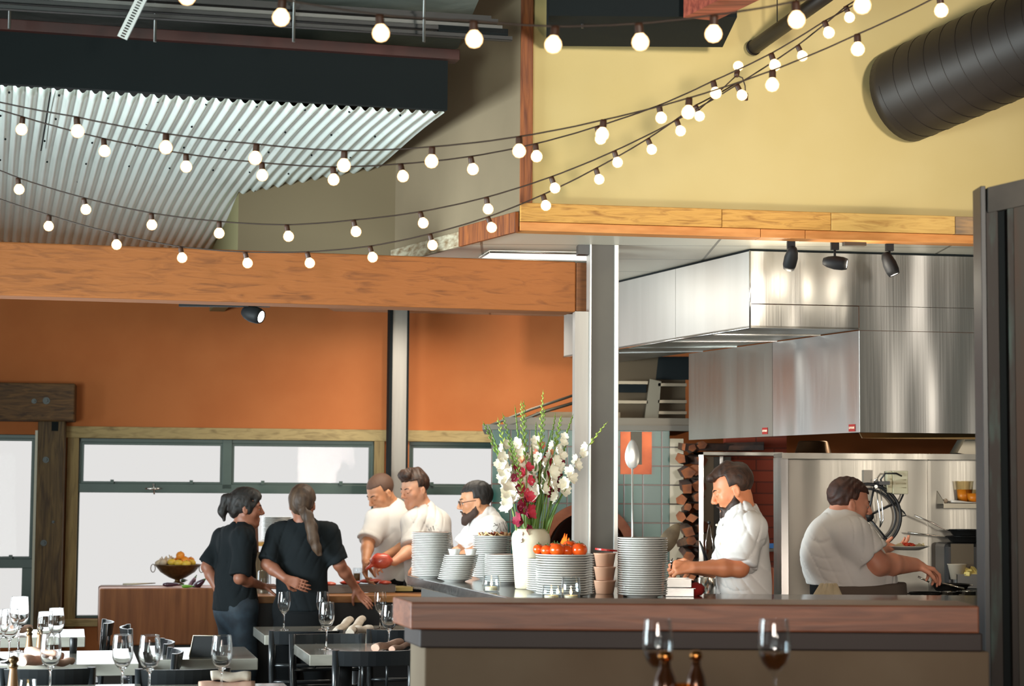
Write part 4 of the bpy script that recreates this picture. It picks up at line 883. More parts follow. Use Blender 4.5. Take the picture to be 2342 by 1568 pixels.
# red cloth
m = MB(); rnd = random.Random(2); cx0, cy0_ = X(1590, 8.75), 8.75
m.ball((cx0, cy0_, ZS+.028), (.042, .04, .03), 18, 10, jit=.25, rnd=rnd); obj('red_cloth', m, mat('red_cotton', srgb(140, 20, 14), .9), label='crumpled red cloth on the counter beside the food pans', cat='cloth')
# tongs standing near cook
tg = empty('tongs', at(1622, 1280, 9.88), 'black tipped steel tongs standing in a steel container behind the bearded cook', 'tongs')
a, b = at(1622, 1196, 9.88), at(1616, 1300, 9.88)
m = MB(); m.tube([a, at(1614, 1240, 9.88), b], [.004, .007, .005], 8, flat=.4); m.tube([a, at(1630, 1240, 9.88), at(1632, 1300, 9.88)], [.004, .007, .005], 8, flat=.4); obj('tong_arms', m, M_steelp, tg)
m = MB(); m.ball(at(1622, 1194, 9.88), .009, 10, 8); obj('hinge_knob', m, M_black, tg)
m = MB(); m.tube([at(1600, 1236, 9.75), at(1610, 1262, 9.75), at(1626, 1310, 9.86)], [.004, .008, .011], 8); obj('black_knife_handle', m, M_black, label='black handled knife leaning beside the tongs', cat='knife')
zb_ = .95; cxx = X(1618, 9.88)
m = MB(); m.lathe([(0, 0), (.05, 0), (.052, .20), (.05, .20), (.048, .004), (0, .004)], 24, Tm((cxx, 9.88, zb_+.0))); obj('steel_container', m, M_steelp, label='steel container holding tongs behind the bearded cook', cat='container')
m = MB(); m.box((.75, 9.70, 0), (1.32, 10.2, zb_-.001)); obj('prep_fridge', m, M_steelb, label='low steel fridge unit behind the counter at the cook\'s side', cat='fridge', bevel=.005)
# ================================================================ DINING TABLES
M_top = mat('pale_table_laminate', srgb(186, 182, 170), .22, var=srgb(170, 166, 154), scale=3, stretch=(1, 8, 8), coat=1.0, spec=.9)
M_edge = M_top
TZ_ = .75
aT = math.radians(13); T1_ = V((math.cos(aT), math.sin(aT), 0)); T2_ = V((-math.sin(aT), math.cos(aT), 0))
def table(corner, which, w, d, lab, z=TZ_, th=.056, mt=None):
    c = V(corner); c.z = 0
    if 'R' in which: c = c-T1_*w
    if 'F' in which: c = c-T2_*d
    ctr_ = c+T1_*(w/2)+T2_*(d/2)
    root = empty('dining_table', ctr_, lab, 'table', 'pale topped dining tables'); T = basis(T1_, T2_, EZ, c)
    m = MB(); m.box((0, 0, z-th), (w, d, z), T); obj('tabletop', m, mt or M_top, root, bevel=.004)
    m = MB(); m.tube([ctr_+EZ*.05, ctr_+EZ*(z-th)], .038, 16); obj('pedestal', m, M_black, root)
    m = MB(); m.lathe([(0, 0), (.24, 0), (.24, .012), (.05, .05), (0, .05)], 28, Tm(ctr_)); obj('base_plate', m, M_black, root)
    return c, root
t1 = zat(605, 1452, TZ_); t2 = zat(708, 1497, TZ_); t3 = zat(195, 1456, TZ_); t4 = zat(318, 1517, TZ_); t5 = zat(322, 1563, TZ_); t6 = zat(650, 1561, TZ_); t7 = zat(560, 1478, TZ_)
table(t1, 'N', 1.15, .68, 'pale dining table with folded napkins farthest back, beside the women in black')
table(t2, 'N', .46, .68, 'pale dining table behind the dark chair at the left end of the half wall')
table(t3, 'NR', 1.3, .62, 'pale dining table nearest the bolted timber post')
table(t4, 'NR', 1.5, .78, 'pale dining table at left holding two pepper mills and a pink napkin')
table(t5, 'FR', 1.3, .75, 'pale dining table at the bottom left corner with a glass and bottles')
table(t6, 'FR', .57, .70, 'small pale dining table at the bottom edge with rolled napkins')
table(t7, 'FR', .50, .72, 'small pale table carrying the black framed card')
# bar table under the foreground glasses (only its glasses are in view)
bar = empty('bar_table', (.75, 4.85, 0), 'tall bar table just below the picture carrying the blurred glasses', 'table')
m = MB(); m.box((.2, 4.5, 1.0), (1.3, 5.2, 1.04)); obj('tabletop', m, M_ledge, bar, bevel=.004)
m = MB(); m.tube([(.75, 4.85, .03), (.75, 4.85, 1.0)], .04, 14); m.lathe([(0, 0), (.3, 0), (.3, .015), (.05, .05), (0, .05)], 24, Tm((.75, 4.85, 0))); obj('pedestal', m, M_black, bar)
# ---------------------------------------------------------------- chairs
M_chair = mat('black_lacquer', (.012, .014, .016), .28, coat=.2)
def chair_proto():
    root = empty('dining_chair', (0, 0, 0), 'x', 'chair', 'black dining chairs')
    W = .19; H = .80
    m = MB(); n = 10; ring = []
    for i in range(n+1):
        t = i/n*2-1; ring.append((t*W, -.2-.045*(1-t*t)))
    vs = []
    for (x, y) in ring: vs += [(x, y-.011, H-.075), (x, y+.011, H-.075), (x, y+.004-.012, H), (x, y-.018-.004, H)]
    fs = []
    for i in range(n):
        a = i*4
        for k in range(4): fs.append((a+k, a+(k+1) % 4, a+4+(k+1) % 4, a+4+k))
    fs += [(0, 3, 2, 1), (n*4, n*4+1, n*4+2, n*4+3)]; m.add(vs, fs); obj('top_rail', m, M_chair, root, bevel=.003)
    for s in (-1, 1):
        m = MB(); m.tube([(s*W*.92, -.235, 0), (s*W*.94, -.19, .44), (s*W*.985, -.2, .6), (s*W, -.212, H+.003)], [.013, .016, .015, .014], 8, flat=1.3); obj('back_post', m, M_chair, root)
        m = MB(); m.tube([(s*.175, .185, 0), (s*.18, .18, .43)], [.012, .016], 8); obj('leg', m, M_chair, root)
    for z in (.52, .61):
        m = MB(); m.tube([(-W*.97, -.197, z), (-W*.5, -.225, z), (0, -.236, z), (W*.5, -.225, z), (W*.97, -.197, z)], .011, 6); obj('back_slat', m, M_chair, root)
    for x in (-.06, .06):
        m = MB(); m.tube([(x, -.232, .61), (x, -.24, H-.05)], .007, 6); obj('spindle', m, M_chair, root)
    m = MB(); m.prism([(-.19, -.2, .43), (.19, -.2, .43), (.21, .2, .43), (-.21, .2, .43)], (0, 0, .035)); obj('seat', m, M_chair, root, bevel=.012)
    m = MB(); m.box((-.17, .17, .2), (.17, .19, .22)); m.box((-.185, -.2, .16), (-.165, .18, .18)); m.box((.165, -.2, .16), (.185, .18, .18)); obj('stretcher', m, M_chair, root)
    return root
ch0 = chair_proto(); used = [False]
def chair(px, Y, rz, lab, dx=0):
    x = X(px, Y); p = V((x, Y, 0)); R = Euler((0, 0, rz)).to_matrix(); loc = p-R @ V((0, -.225, 0))
    if not used[0]: ch0.location = loc; ch0.rotation_euler.z = rz; ch0['label'] = lab; used[0] = True; return ch0
    return copy_tree(ch0, loc, rz, lab)
chair(704, 10.78, aT, 'black dining chair with curved rail between the two middle tables')
chair(751, 10.56, aT+math.pi, 'black dining chair just right of and behind the first curved rail, half hidden')
chair(860, 9.52, aT+.02, 'black dining chair nearest the left end of the half wall')
chair(925, 10.95, aT, 'black dining chair mostly hidden behind the end of the half wall')
chair(115, 8.48, aT-.06, 'black dining chair at the bottom left in front of the pepper mills')
chair(425, 8.5, aT+.04, 'black dining chair at the bottom behind the small table with napkins')
chair(249, 11.4, aT+math.pi/2, 'black dining chair seen edge on nearest the timber post')
chair(294, 10.98, aT-math.pi/2, 'black dining chair seen edge on, second from the timber post')
chair(386, 9.98, aT+math.pi/2, 'black dining chair seen edge on, farther one beside the framed card')
chair(405, 9.42, aT+math.pi/2, 'black dining chair seen edge on, nearer one beside the framed card')
# ---------------------------------------------------------------- wine glasses
def wg_mesh(H=.235, R=.041):
    m = MB(); s = H/.235
    pr = [(0, .004), (.004, .0045), (.02, .003), (.036, .001), (.036, 0), (.0, 0)]
    out = [(.0, .0), (.035, 0), (.036, .0012), (.02, .0035), (.006, .008), (.0042, .014), (.0036, .05), (.0038, .085), (.006, .097), (.016, .106), (.03, .122), (.039, .144), (R, .165), (.0395, .195), (.036, .225), (.0348, .2335), (.03465, .2346), (.0344, .235)]
    inn = [(.0341, .235), (.03385, .2346), (.0340, .2335), (.0352, .225), (.0386, .195), (R-.0011, .165), (.038, .145), (.029, .1235), (.015, .1085), (.0, .105)]
    m.lathe([(r, z*s) for r, z in out+inn], 32); return m
WG = [None]
def wineglass(px, py, z, lab, H=.235, Yov=None, grp='wine glasses on the dining tables'):
    p = zat(px, py, z) if Yov is None else V((X(px, Yov), Yov, z))
    k = H/.235
    if WG[0] is None:
        o = empty('wine_glass', (0, 0, 0), None, 'wine glass')
        b = obj('glass_body', wg_mesh(), M_glass, o); WG[0] = o; r = o
    else: r = copy_tree(WG[0])
    r.location = p; r.scale = (k, k, k); tag(r, lab, 'wine glass', grp); return r
wineglass(649, 1440, TZ_, 'wine glass before the woman with the long ponytail, on the farthest table', .225)
wineglass(737, 1439, TZ_, 'wine glass on the farthest table partly behind a nearer glass', .225)
wineglass(869, 1437, TZ_, 'wine glass beside the folded napkins on the farthest table', .22)
wineglass(746, 1484, TZ_, 'wine glass on the table behind the dark chair, nearest its left corner', .245)
wineglass(889, 1486, TZ_, 'wine glass beside the pink napkin close to the half wall', .235)
wineglass(42, 1490, TZ_, 'wine glass far back at the left against the dark window frame', .28)
wineglass(127, 1498, TZ_, 'wine glass in front of the timber post, right one of the pair', .235)
wineglass(102, 1503, TZ_, 'wine glass in front of the timber post, left one of the pair', .225)
wineglass(20, 1515, TZ_, 'wine glass with its foot visible on the left table', .255)
wineglass(-2, 1508, TZ_, 'wine glass cut by the left edge of the picture', .24)
wineglass(122, 0, TZ_, 'wine glass in front of the pink napkin at the bottom left', .245, Yov=7.9)
wineglass(286, 0, TZ_, 'wine glass at the bottom left, left one of the pair beside the framed card', .245, Yov=7.88)
wineglass(348, 0, TZ_, 'wine glass at the bottom left, right one of the pair beside the framed card', .25, Yov=7.8)
wineglass(512, 0, TZ_, 'wine glass in front of the woman with the bun at the bottom edge', .245, Yov=7.88)
def wine(o, y, px):
    m = MB(); k = o.scale[0]; m.lathe([(0, .1065), (.0145, .1095), (.028, .1245), (.0365, .143), (.0375, .149), (0, .149)], 28)
    w_ = obj('wine', m, glassmat('dregs_of_wine', (.62, .42, .26), .05, .5), None, origin=(0, 0, 0)); w_.parent = o
wineglass(1770, 0, 1.04, 'blurred wine glass with a little wine in front of the half wall, right one', .235, Yov=4.9, grp='blurred wine glasses in the foreground')
wineglass(1505, 0, 1.04, 'blurred wine glass behind the bronze bottles in front of the half wall', .225, Yov=5.0, grp='blurred wine glasses in the foreground')
for o in list(bpy.data.objects):
    if o.get('group') == 'blurred wine glasses in the foreground':
        for c in kids(o):
            c.data = c.data.copy(); c.data.materials[0] = M_thin
        wine(o, 0, 0)
# ---------------------------------------------------------------- napkins
M_nap = mat('dusty_pink_linen', srgb(206, 168, 148), .9, var=srgb(190, 148, 128), scale=20, bump=.1); M_napw = mat('cream_linen', srgb(226, 212, 196), .9, var=srgb(210, 194, 176), scale=20, bump=.1)
def napkin(a, b, r, mt, lab, grp='rolled napkins'):
    a = V(a); b = V(b); n = 14; d = (b-a).normalized(); root = empty('napkin', a.lerp(b, .5)-EZ*r, lab, 'napkin', grp)
    m = MB(); pts = []; rs = []
    for i in range(n+1):
        t = i/n; pts.append(a.lerp(b, t)+EZ*(.004*math.sin(t*9))); rs.append(r*(1+.035*math.sin(t*13+a.x*9)))
    m.tube(pts, rs, 18, flat=.8); obj('rolled_linen', m, mt, root)
    x = d.cross(EZ).normalized(); y = x.cross(d); m = MB(); sp = [b+d*.002+(x*math.cos(k*.5)+y*math.sin(k*.5))*r*.9*(1-k/30) for k in range(26)]; m.tube(sp, .0018, 5); obj('rolled_edge', m, mt, root)
def tz(px, py, h): p = zat(px, py, TZ_+h); return p
napkin(tz(768, 1446, .02), tz(800, 1417, .055), .026, M_napw, 'cream rolled napkin leaning at the left of the trio on the farthest table')
napkin(tz(800, 1447, .02), tz(828, 1415, .055), .026, M_napw, 'cream rolled napkin leaning in the middle of the trio on the farthest table')
napkin(tz(812, 1440, .028), tz(848, 1438, .028), .028, M_napw, 'cream rolled napkin lying at the right of the trio on the farthest table')
napkin(tz(858, 1481, .024), tz(915, 1468, .03), .024, M_nap, 'pink rolled napkin beside the half wall')
napkin(tz(896, 1484, .018)+V((0, .0, 0)), tz(935, 1474, .018)+V((0, .04, 0)), .017, M_nap, 'small pink napkin end at the left end of the half wall')
napkin(tz(50, 1512, .026), tz(112, 1505, .026), .03, M_nap, 'pink rolled napkin standing beside the pepper mills')
napkin(tz(62, 1488, .062), tz(140, 1502, .04), .026, M_nap, 'pink folded napkin lying over the other beside the pepper mills')
napkin(tz(115, 1516, .02), tz(165, 1512, .02), .021, M_nap, 'pink rolled napkin with its end showing on the left table')
napkin(tz(30, 1440, .028), tz(68, 1436, .03), .024, M_nap, 'pink napkin on the table nearest the timber post')
yb = 7.95
napkin(V((X(462, yb), yb, TZ_+.027)), V((X(585, yb), yb+.02, TZ_+.027)), .03, M_nap, 'salmon napkin roll at the bottom of the pair near the picture edge')
napkin(V((X(488, yb), yb+.01, TZ_+.074)), V((X(575, yb), yb+.02, TZ_+.07)), .024, M_napw, 'pale napkin roll on top of the pair near the picture edge')
# ---------------------------------------------------------------- mills, bottles, votives on tables
M_mill = mat('turned_beech', srgb(150, 110, 72), .4, var=srgb(120, 82, 50), scale=8, stretch=(1, 1, .2)); M_mcap = mat('bronze_cap', srgb(96, 74, 50), .3, .8)
def mill(x, y, z, H, R, lab, mt=None):
    root = empty('pepper_mill', (x, y, z), lab, 'pepper mill', 'pepper mills'); T = Tm((x, y, z))
    m = MB(); m.lathe([(0, 0), (R, 0), (R, .05*H), (R*.92, .12*H), (R*.74, .4*H), (R*.56, .66*H), (R*.6, .72*H), (0, .72*H)], 24, T); obj('mill_body', m, mt or M_mill, root)
    m = MB(); m.lathe([(0, .725*H), (R*.66, .725*H), (R*.72, .76*H), (R*.5, .8*H), (R*.5, .83*H), (R*.78, .88*H), (R*.7, .95*H), (0, H)], 24, T); obj('mill_cap', m, M_mcap, root)
p = zat(66, 1502, TZ_); mill(p.x, p.y, TZ_, .15, .022, 'brown pepper mill on the left table, left one of the pair')
p = zat(90, 1497, TZ_); mill(p.x, p.y, TZ_, .145, .021, 'brown pepper mill on the left table, right one of the pair')
p = V((X(38, 7.7), 7.7, TZ_)); mill(p.x, p.y, TZ_, .175, .026, 'pepper mill with a bright cap in the bottom left corner')
votive(X(72, 7.75), 7.75, TZ_, .035, .075, 'small glass votive beside the pepper mill in the bottom left corner', wax=.4, grp='votives on dining tables')
p = zat(157, 1497, TZ_); m = MB(); m.lathe([(0, 0), (.018, 0), (.02, .075), (.017, .078), (0, .078)], 18, Tm((p.x, p.y+.1, TZ_))); obj('shaker', m, M_black, label='small dark shaker behind the napkins on the left table', cat='shaker')
# black framed card
cb = at(443, 1455, 9.62); ce = at(503, 1452, 9.75)
card = empty('framed_card', V((cb.x+.05, 9.65, TZ_)), 'black framed table card with pale edges on the small table', 'sign'); 
cz1 = cb.z; x0, x1_ = X(436, 9.62), X(503, 9.62); m = MB(); m.prism([(x0, 9.64, TZ_), (x1_, 9.64, TZ_), (x1_, 9.68, cz1), (x0+.012, 9.68, cz1)], (0, .012, 0)); obj('card_face', m, M_black, card)
m = MB(); m.tube([(x0, 9.64, TZ_+.003), (x0+.012, 9.68, cz1), (x1_, 9.68, cz1)], .0028, 5); obj('pale_edge', m, mat('cream_letters', 0) if False else MATS['cream_letters'], card)
# foreground bronze bottles and amber candle
M_brz = mat('bronze_glass', srgb(70, 42, 22), .15, .5, coat=.5)
for (px, y, H, R, lab) in ((1522, 4.82, .158, .030, 'bronze bottle left of the amber candle in the foreground'), (1592, 4.88, .155, .026, 'bronze bottle right of the amber candle in the foreground')):
    root = empty('bronze_bottle', (X(px, y), y, 1.04), lab, 'bottle', 'bronze bottles in the foreground'); T = Tm((X(px, y), y, 1.04))
    m = MB(); m.lathe([(0, 0), (R, 0), (R, H*.42), (R*.8, H*.6), (R*.46, H*.75), (R*.42, H*.86), (0, H*.86)], 28, T); obj('bottle_body', m, M_brz, root)
    m = MB(); m.lathe([(0, H*.865), (R*.55, H*.865), (R*.62, H*.93), (R*.45, H), (0, H*1.01)], 24, T); obj('stopper', m, mat('brass_stopper', srgb(190, 130, 70), .25, 1), root)
M_amber = glassmat('amber_glass', (1.0, .62, .25), .05, .6)
v_ = votive(X(1563, 4.75), 4.75, 1.04, .034, .085, 'amber glass candle glowing between the bronze bottles in the foreground', M_amber, wax=.25, grp='foreground candle')
v_['label'] = 'amber glass candle glowing between the bronze bottles in the foreground'
# ================================================================ BACK LEFT COUNTERS
ZP = .905
M_block = mat('butcher_block', srgb(150, 92, 52), .6, var=srgb(122, 70, 38), scale=3, stretch=(8, 8, .6), bump=.1)
def eframe(px, py, z):
    p = zat(px, py, z); return p
bl = eframe(228, 1345, ZP); BTk = basis(E1, E2, EZ, V((bl.x, bl.y, 0)))
blk = empty('butcher_block', (bl.x+.5, bl.y+.2, 0), 'thick wooden butcher block counter below the big window', 'counter')
m = MB(); m.box((0, 0, .52), (1.0, .38, ZP), BTk); obj('block_top', m, M_block, blk, bevel=.012)
m = MB(); m.box((.03, .04, .0), (.97, .34, .519), BTk); obj('block_base', m, mat('dark_base', (.05, .045, .04), .7), blk)
pr_ = zat(724, 1362, ZP); PTk = basis(E1, E2, EZ, V((pr_.x, pr_.y, 0)))
prep = empty('prep_table', (pr_.x+.5, pr_.y+.2, 0), 'wooden prep table with steel trays between the cooks and the women', 'table')
m = MB(); m.box((-.45, 0, ZP-.045), (.93, .32, ZP), PTk); obj('wood_top', m, mat('prep_wood', srgb(176, 120, 66), .5, var=srgb(140, 90, 48), scale=3, stretch=(1, 8, 8)), prep, bevel=.004)
m = MB(); m.box((-.42, .03, 0), (.9, .29, ZP-.046), PTk); obj('dark_body', m, M_black, prep)
def onp(px, py, z=ZP): return zat(px, py, z)
def tray(px0, px1, pyb, h, lab, dep=.16):
    a = onp(px0, pyb); b = onp(px1, pyb); root = empty('steel_tray', (a+b)/2, lab, 'tray', 'steel trays on the prep table'); m = MB()
    T = basis(E1, E2, EZ, V((a.x, a.y, ZP+.001))); w = (b-a).length; t = .003
    for bx in (((0, 0, 0), (w, dep, t)), ((0, 0, 0), (w, t, h)), ((0, dep-t, 0), (w, dep, h)), ((0, 0, 0), (t, dep, h)), ((w-t, 0, 0), (w, dep, h)), ((-.008, -.008, h-.004), (w+.008, 0, h))): m.box(bx[0], bx[1], T)
    obj('tray_wall', m, mat('dull_tray_steel', (.22, .21, .20), .4, .8), root); return root
tray(738, 812, 1357, .05, 'dark steel tray at the left on the prep table'); tray(816, 905, 1355, .05, 'dark steel tray at the right on the prep table')
M_meat = mat('raw_red_meat', srgb(196, 50, 36), .35, var=srgb(226, 110, 84), scale=14, stretch=(1, 3, 1), coat=.3)
for (px, py, lx, lab) in ((752, 1337, .05, 'red meat slice in the left steel tray'), (800, 1334, .07, 'red meat piece across the steel trays'), (848, 1330, .08, 'long red meat piece in the right steel tray'), (880, 1334, .045, 'pink meat slice at the right of the steel tray')):
    p = onp(px, py, ZP+.05); m = MB(); m.ball((p.x, p.y, ZP+.056), (lx, .035, .016), 18, 9, jit=.12); obj('meat_slice', m, M_meat, label=lab, cat='meat', group='meat in the steel trays')
p = onp(924, 1352); m = MB(); T = basis(E1, E2, EZ, p); m.box((-.055, 0, .001), (.06, .18, .03), T); obj('cutting_board', m, mat('yellow_board', srgb(232, 208, 130), .5), label='thick yellow cutting board at the right end of the prep table', cat='cutting board', bevel=.003)
# clear bin and jar
p = onp(846, 1340, ZP); m = MB(); openbox(m, p.x-.08, p.x+.08, p.y+.12, p.y+.24, ZP+.001, ZP+.09, .003); obj('clear_bin', m, M_thin, label='clear rectangular plastic bin in front of the bald cook', cat='bin')
p = onp(817, 1330, ZP); root = empty('glass_jar', (p.x, p.y+.02, ZP), 'glass jar with brown contents on the prep table', 'jar'); T = Tm((p.x, p.y+.02, ZP+.001)); m = MB(); m.lathe([(0, 0), (.034, 0), (.036, .09), (.033, .1), (.031, .1), (.033, .09), (.031, .004), (0, .004)], 22, T); obj('jar_glass', m, M_thin, root)
m = MB(); m.lathe([(0, .006), (.030, .006), (.031, .06), (0, .062)], 20, T); obj('jar_contents', m, mat('brown_sauce', srgb(120, 84, 44), .5), root)
# knife, bowl with fruit, vegetables
a = onp(226, 1342); b = onp(300, 1341); c = onp(350, 1338)
for q in (a, b, c): q.z = ZP+.008; q.y += .06
kn = empty('kitchen_knife', b-EZ*.007, 'pale handled knife lying on the butcher block', 'knife')
m = MB(); m.prism([a, b+V((0, -.02, 0)), b+V((0, .02, 0))], (0, 0, .003)); obj('blade', m, M_steelp, kn)
m = MB(); m.tube([b+V((-.07, .01, .004)), b+V((0, .01, .006)), c+V((0, .01, .004))], [.012, .012, .006], 10, flat=.6); obj('handle', m, mat('cream_handle', srgb(225, 215, 190), .5), kn)
bp = onp(404, 1337); bp.y += .03; BZ = ZP
bowl = empty('fruit_bowl', V((bp.x, bp.y, BZ)), 'wide bronze footed bowl heaped with fruit on the butcher block', 'bowl'); T = Tm((bp.x, bp.y, BZ+.001))
m = MB(); m.lathe([(0, 0), (.045, 0), (.05, .006), (.02, .022), (.018, .034), (.06, .05), (.12, .088), (.158, .135), (.163, .14), (.158, .142), (.15, .136), (.11, .092), (.05, .056), (0, .05)], 40, T); obj('bowl_body', m, mat('hammered_bronze', srgb(120, 92, 56), .45, .7, var=srgb(96, 72, 42), scale=30, bump=.2), bowl)
for s in (-1, 1):
    m = MB(); c = V((bp.x+s*.17, bp.y-.02, BZ+.115)); m.tube([c+V((math.cos(t)*.016*1, 0, math.sin(t)*.028)) for t in [k*math.pi/8 for k in range(17)]], .003, 6); obj('ring_handle', m, M_mcap, bowl)
M_or = mat('orange_peel', srgb(240, 140, 30), .45, var=srgb(250, 165, 60), scale=10, bump=.1); M_le = mat('lemon_peel', srgb(240, 196, 70), .45); M_gar = mat('pale_garlic', srgb(224, 206, 180), .6, var=srgb(190, 160, 130), scale=10)
fr = [(0, .0, .165, 'orange'), (.045, .0, .168, 'orange'), (.022, -.03, .205, 'orange'), (.085, .02, .165, 'orange'), (.06, -.05, .17, 'orange'), (.1, -.03, .155, 'lemon'), (.02, -.085, .155, 'lemon'), (-.03, -.06, .16, 'lemon'), (.075, -.095, .15, 'lemon')]
pos = ['the back middle', 'the back beside the middle', 'the very top', 'the right side', 'the front centre', 'the far right rim', 'the front rim', 'the left of the heap', 'the front right rim']
for (dx, dy, dz, kd), w_ in zip(fr, pos):
    r = .031 if kd == 'orange' else .026; root = empty(kd, V((bp.x+dx, bp.y+dy, BZ+dz-r)), '%s at %s of the bronze fruit bowl' % (kd, w_), kd, 'fruit in the bronze bowl')
    m = MB(); m.ball((bp.x+dx, bp.y+dy, BZ+dz), (r, r, r*.94) if kd == 'orange' else (r*1.25, r*.9, r*.9), 20, 12); obj('peel', m, M_or if kd == 'orange' else M_le, root)
    m = MB(); m.ball((bp.x+dx+.004, bp.y+dy-.004, BZ+dz+r*.93), .0035, 6, 4); obj('stem_end', m, M_grn, root)
for i, (dx, dy, dz) in enumerate(((-.06, -.02, .165), (-.09, -.05, .158), (-.105, .0, .158), (-.05, .04, .17), (-.08, .04, .162), (-.13, -.02, .15))):
    w_ = ('beside the oranges', 'in front', 'left of centre', 'behind the oranges', 'at the back left', 'at the far left rim')[i]
    m = MB(); T = Tm((bp.x+dx, bp.y+dy, BZ+dz), rz=i*1.1, ry=.5); pr = [(0, -.028), (.012, -.026), (.026, -.012), (.027, .0), (.018, .014), (.006, .026), (.003, .042), (0, .044)]; m.lathe(pr, 14, T); obj('garlic_bulb', m, M_gar, label='pale garlic bulb %s in the bronze fruit bowl' % w_, cat='garlic', group='garlic in the bronze bowl')
M_egg = mat('eggplant_skin', srgb(70, 40, 56), .2, coat=.5)
def veg(name, px, py, L, R, rz, lab, mt, col2=M_grn, upright=0.0):
    p = onp(px, py); p.y += .02; root = empty(name, V((p.x, p.y, ZP)), lab, name.replace('_', ' ')); T = Tm((p.x, p.y, ZP+R+.001), rz=rz, ry=math.pi/2-upright)
    m = MB(); m.lathe([(0, -L*.5), (R*.7, -L*.46), (R, -L*.25), (R*.92, 0), (R*.6, L*.28), (R*.35, L*.42), (0, L*.44)], 18, T); obj('flesh', m, mt, root)
    m = MB(); m.lathe([(R*.42, L*.36), (R*.3, L*.46), (.004, L*.5), (.003, L*.62), (0, L*.62)], 10, T); obj('stem', m, col2, root)
veg('eggplant', 439, 1341, .10, .024, .3, 'striped purple eggplant leaning upright right of the bronze bowl', mat('striped_eggplant', srgb(150, 110, 120), .25, var=srgb(60, 34, 50), scale=8, stretch=(4, 4, 1), coat=.4), upright=1.1)
veg('eggplant', 455, 1343, .11, .026, -.4, 'dark purple eggplant closest to the woman with the bun', M_egg, upright=.6)
veg('eggplant', 392, 1342, .13, .016, .15, 'thin dark eggplant lying left of the bowl foot', M_egg)
veg('green_pepper', 428, 1345, .08, .012, .1, 'bright green pepper lying in front of the eggplants', mat('bright_green_pepper', srgb(110, 160, 40), .3))
veg('green_pepper', 420, 1332, .07, .014, 1.2, 'dark green pepper behind the bright green one', mat('dark_green_pepper', srgb(46, 66, 40), .3))
# service stand behind the women
SY = 13.0; sx = X(620, SY); zs2 = Zp(620, 1240, SY)
st = empty('service_stand', (sx, SY+.12, 0), 'wooden service stand with plates behind the two women', 'stand')
m = MB(); m.box((X(570, SY), SY, zs2-.025), (X(688, SY), SY+.28, zs2)); obj('top_shelf', m, M_fascia, st)
for px in (574, 684):
    m = MB(); m.box((X(px, SY)-.012, SY+.01, 0), (X(px, SY)+.012, SY+.27, zs2-.025)); obj('side_board', m, M_timberv, st)
plates(17, X(634, SY+.14), SY+.14, zs2, .108, .0095, 'white plate on the service stand between the two women', 'plates on the service stand')
mill(X(603, SY+.1)-.03, SY-.12, zs2-.06, Zp(603, 1128, SY)-zs2+.06, .026, 'very tall wooden pepper mill standing between the two women', mat('dark_walnut', srgb(96, 62, 46), .4))
m = MB(); m.box((X(590, SY)-.06, SY-.17, 0), (X(612, SY)+.02, SY-.07, zs2-.061)); obj('side_pedestal', m, M_timberv, label='narrow wooden pedestal under the very tall pepper mill', cat='pedestal')
p = onp(604, 1338); root = empty('water_jug', V((X(606, 12.55), 12.55, ZP)), 'glass water jug behind the woman with the bun', 'jug'); T = Tm((X(606, 12.55), 12.55, ZP))
m = MB(); m.lathe([(0, 0), (.04, 0), (.045, .06), (.043, .14), (.038, .15), (.036, .15), (.041, .13), (.042, .06), (.037, .005), (0, .005)], 24, T); obj('jug_glass', m, M_thin, root)
# ================================================================ FLOWERS
M_stem = mat('gladiolus_green', srgb(120, 148, 52), .5, var=srgb(96, 126, 44), scale=8); M_leaf = mat('leaf_green', srgb(66, 98, 36), .5, var=srgb(92, 124, 44), scale=5)
M_bud = mat('pale_green_bud', srgb(164, 180, 78), .5)
M_pet = {'white': mat('white_petal', srgb(238, 232, 214), .6, sss=.15), 'red': mat('crimson_petal', srgb(186, 32, 56), .55, var=srgb(214, 70, 90), scale=20), 'maroon': mat('maroon_petal', srgb(120, 22, 48), .55, var=srgb(150, 40, 66), scale=20), 'pink': mat('coral_petal', srgb(214, 76, 76), .55, var=srgb(240, 180, 130), scale=18), 'green': M_bud}
vtop = V((vx, vy, ZS+.27))
def bez(a, b, c, n):
    return [a*(1-t)**2+b*2*t*(1-t)+c*t*t for t in [i/n for i in range(n+1)]]
def blossom(m, c, out, up_, s, rnd):
    # six ruffled petals around a throat
    x = out.cross(up_).normalized(); y = x.cross(out).normalized()
    for k in range(6):
        a = 2*math.pi*k/6+rnd.random()*.4; d = (x*math.cos(a)+y*math.sin(a)); tdir = (d*.9+out*.75).normalized(); side = out.cross(d).normalized()
        L = s*(.9+.35*rnd.random()); W = s*.48; vs = []
        for i, t in enumerate((0, .35, .7, 1.0)):
            w = W*(.22, .85, 1.0, .45)[i]; base = c+tdir*L*t+d*(L*.25*t*t)
            for j in (-1, 0, 1): vs.append(base+side*(w*j)+out*(.18*s*abs(j)*t+.08*s*rnd.uniform(-1, 1)*t))
        m.add(vs, [(i*3+j, i*3+j+1, i*3+j+4, i*3+j+3) for i in range(3) for j in range(2)], True)
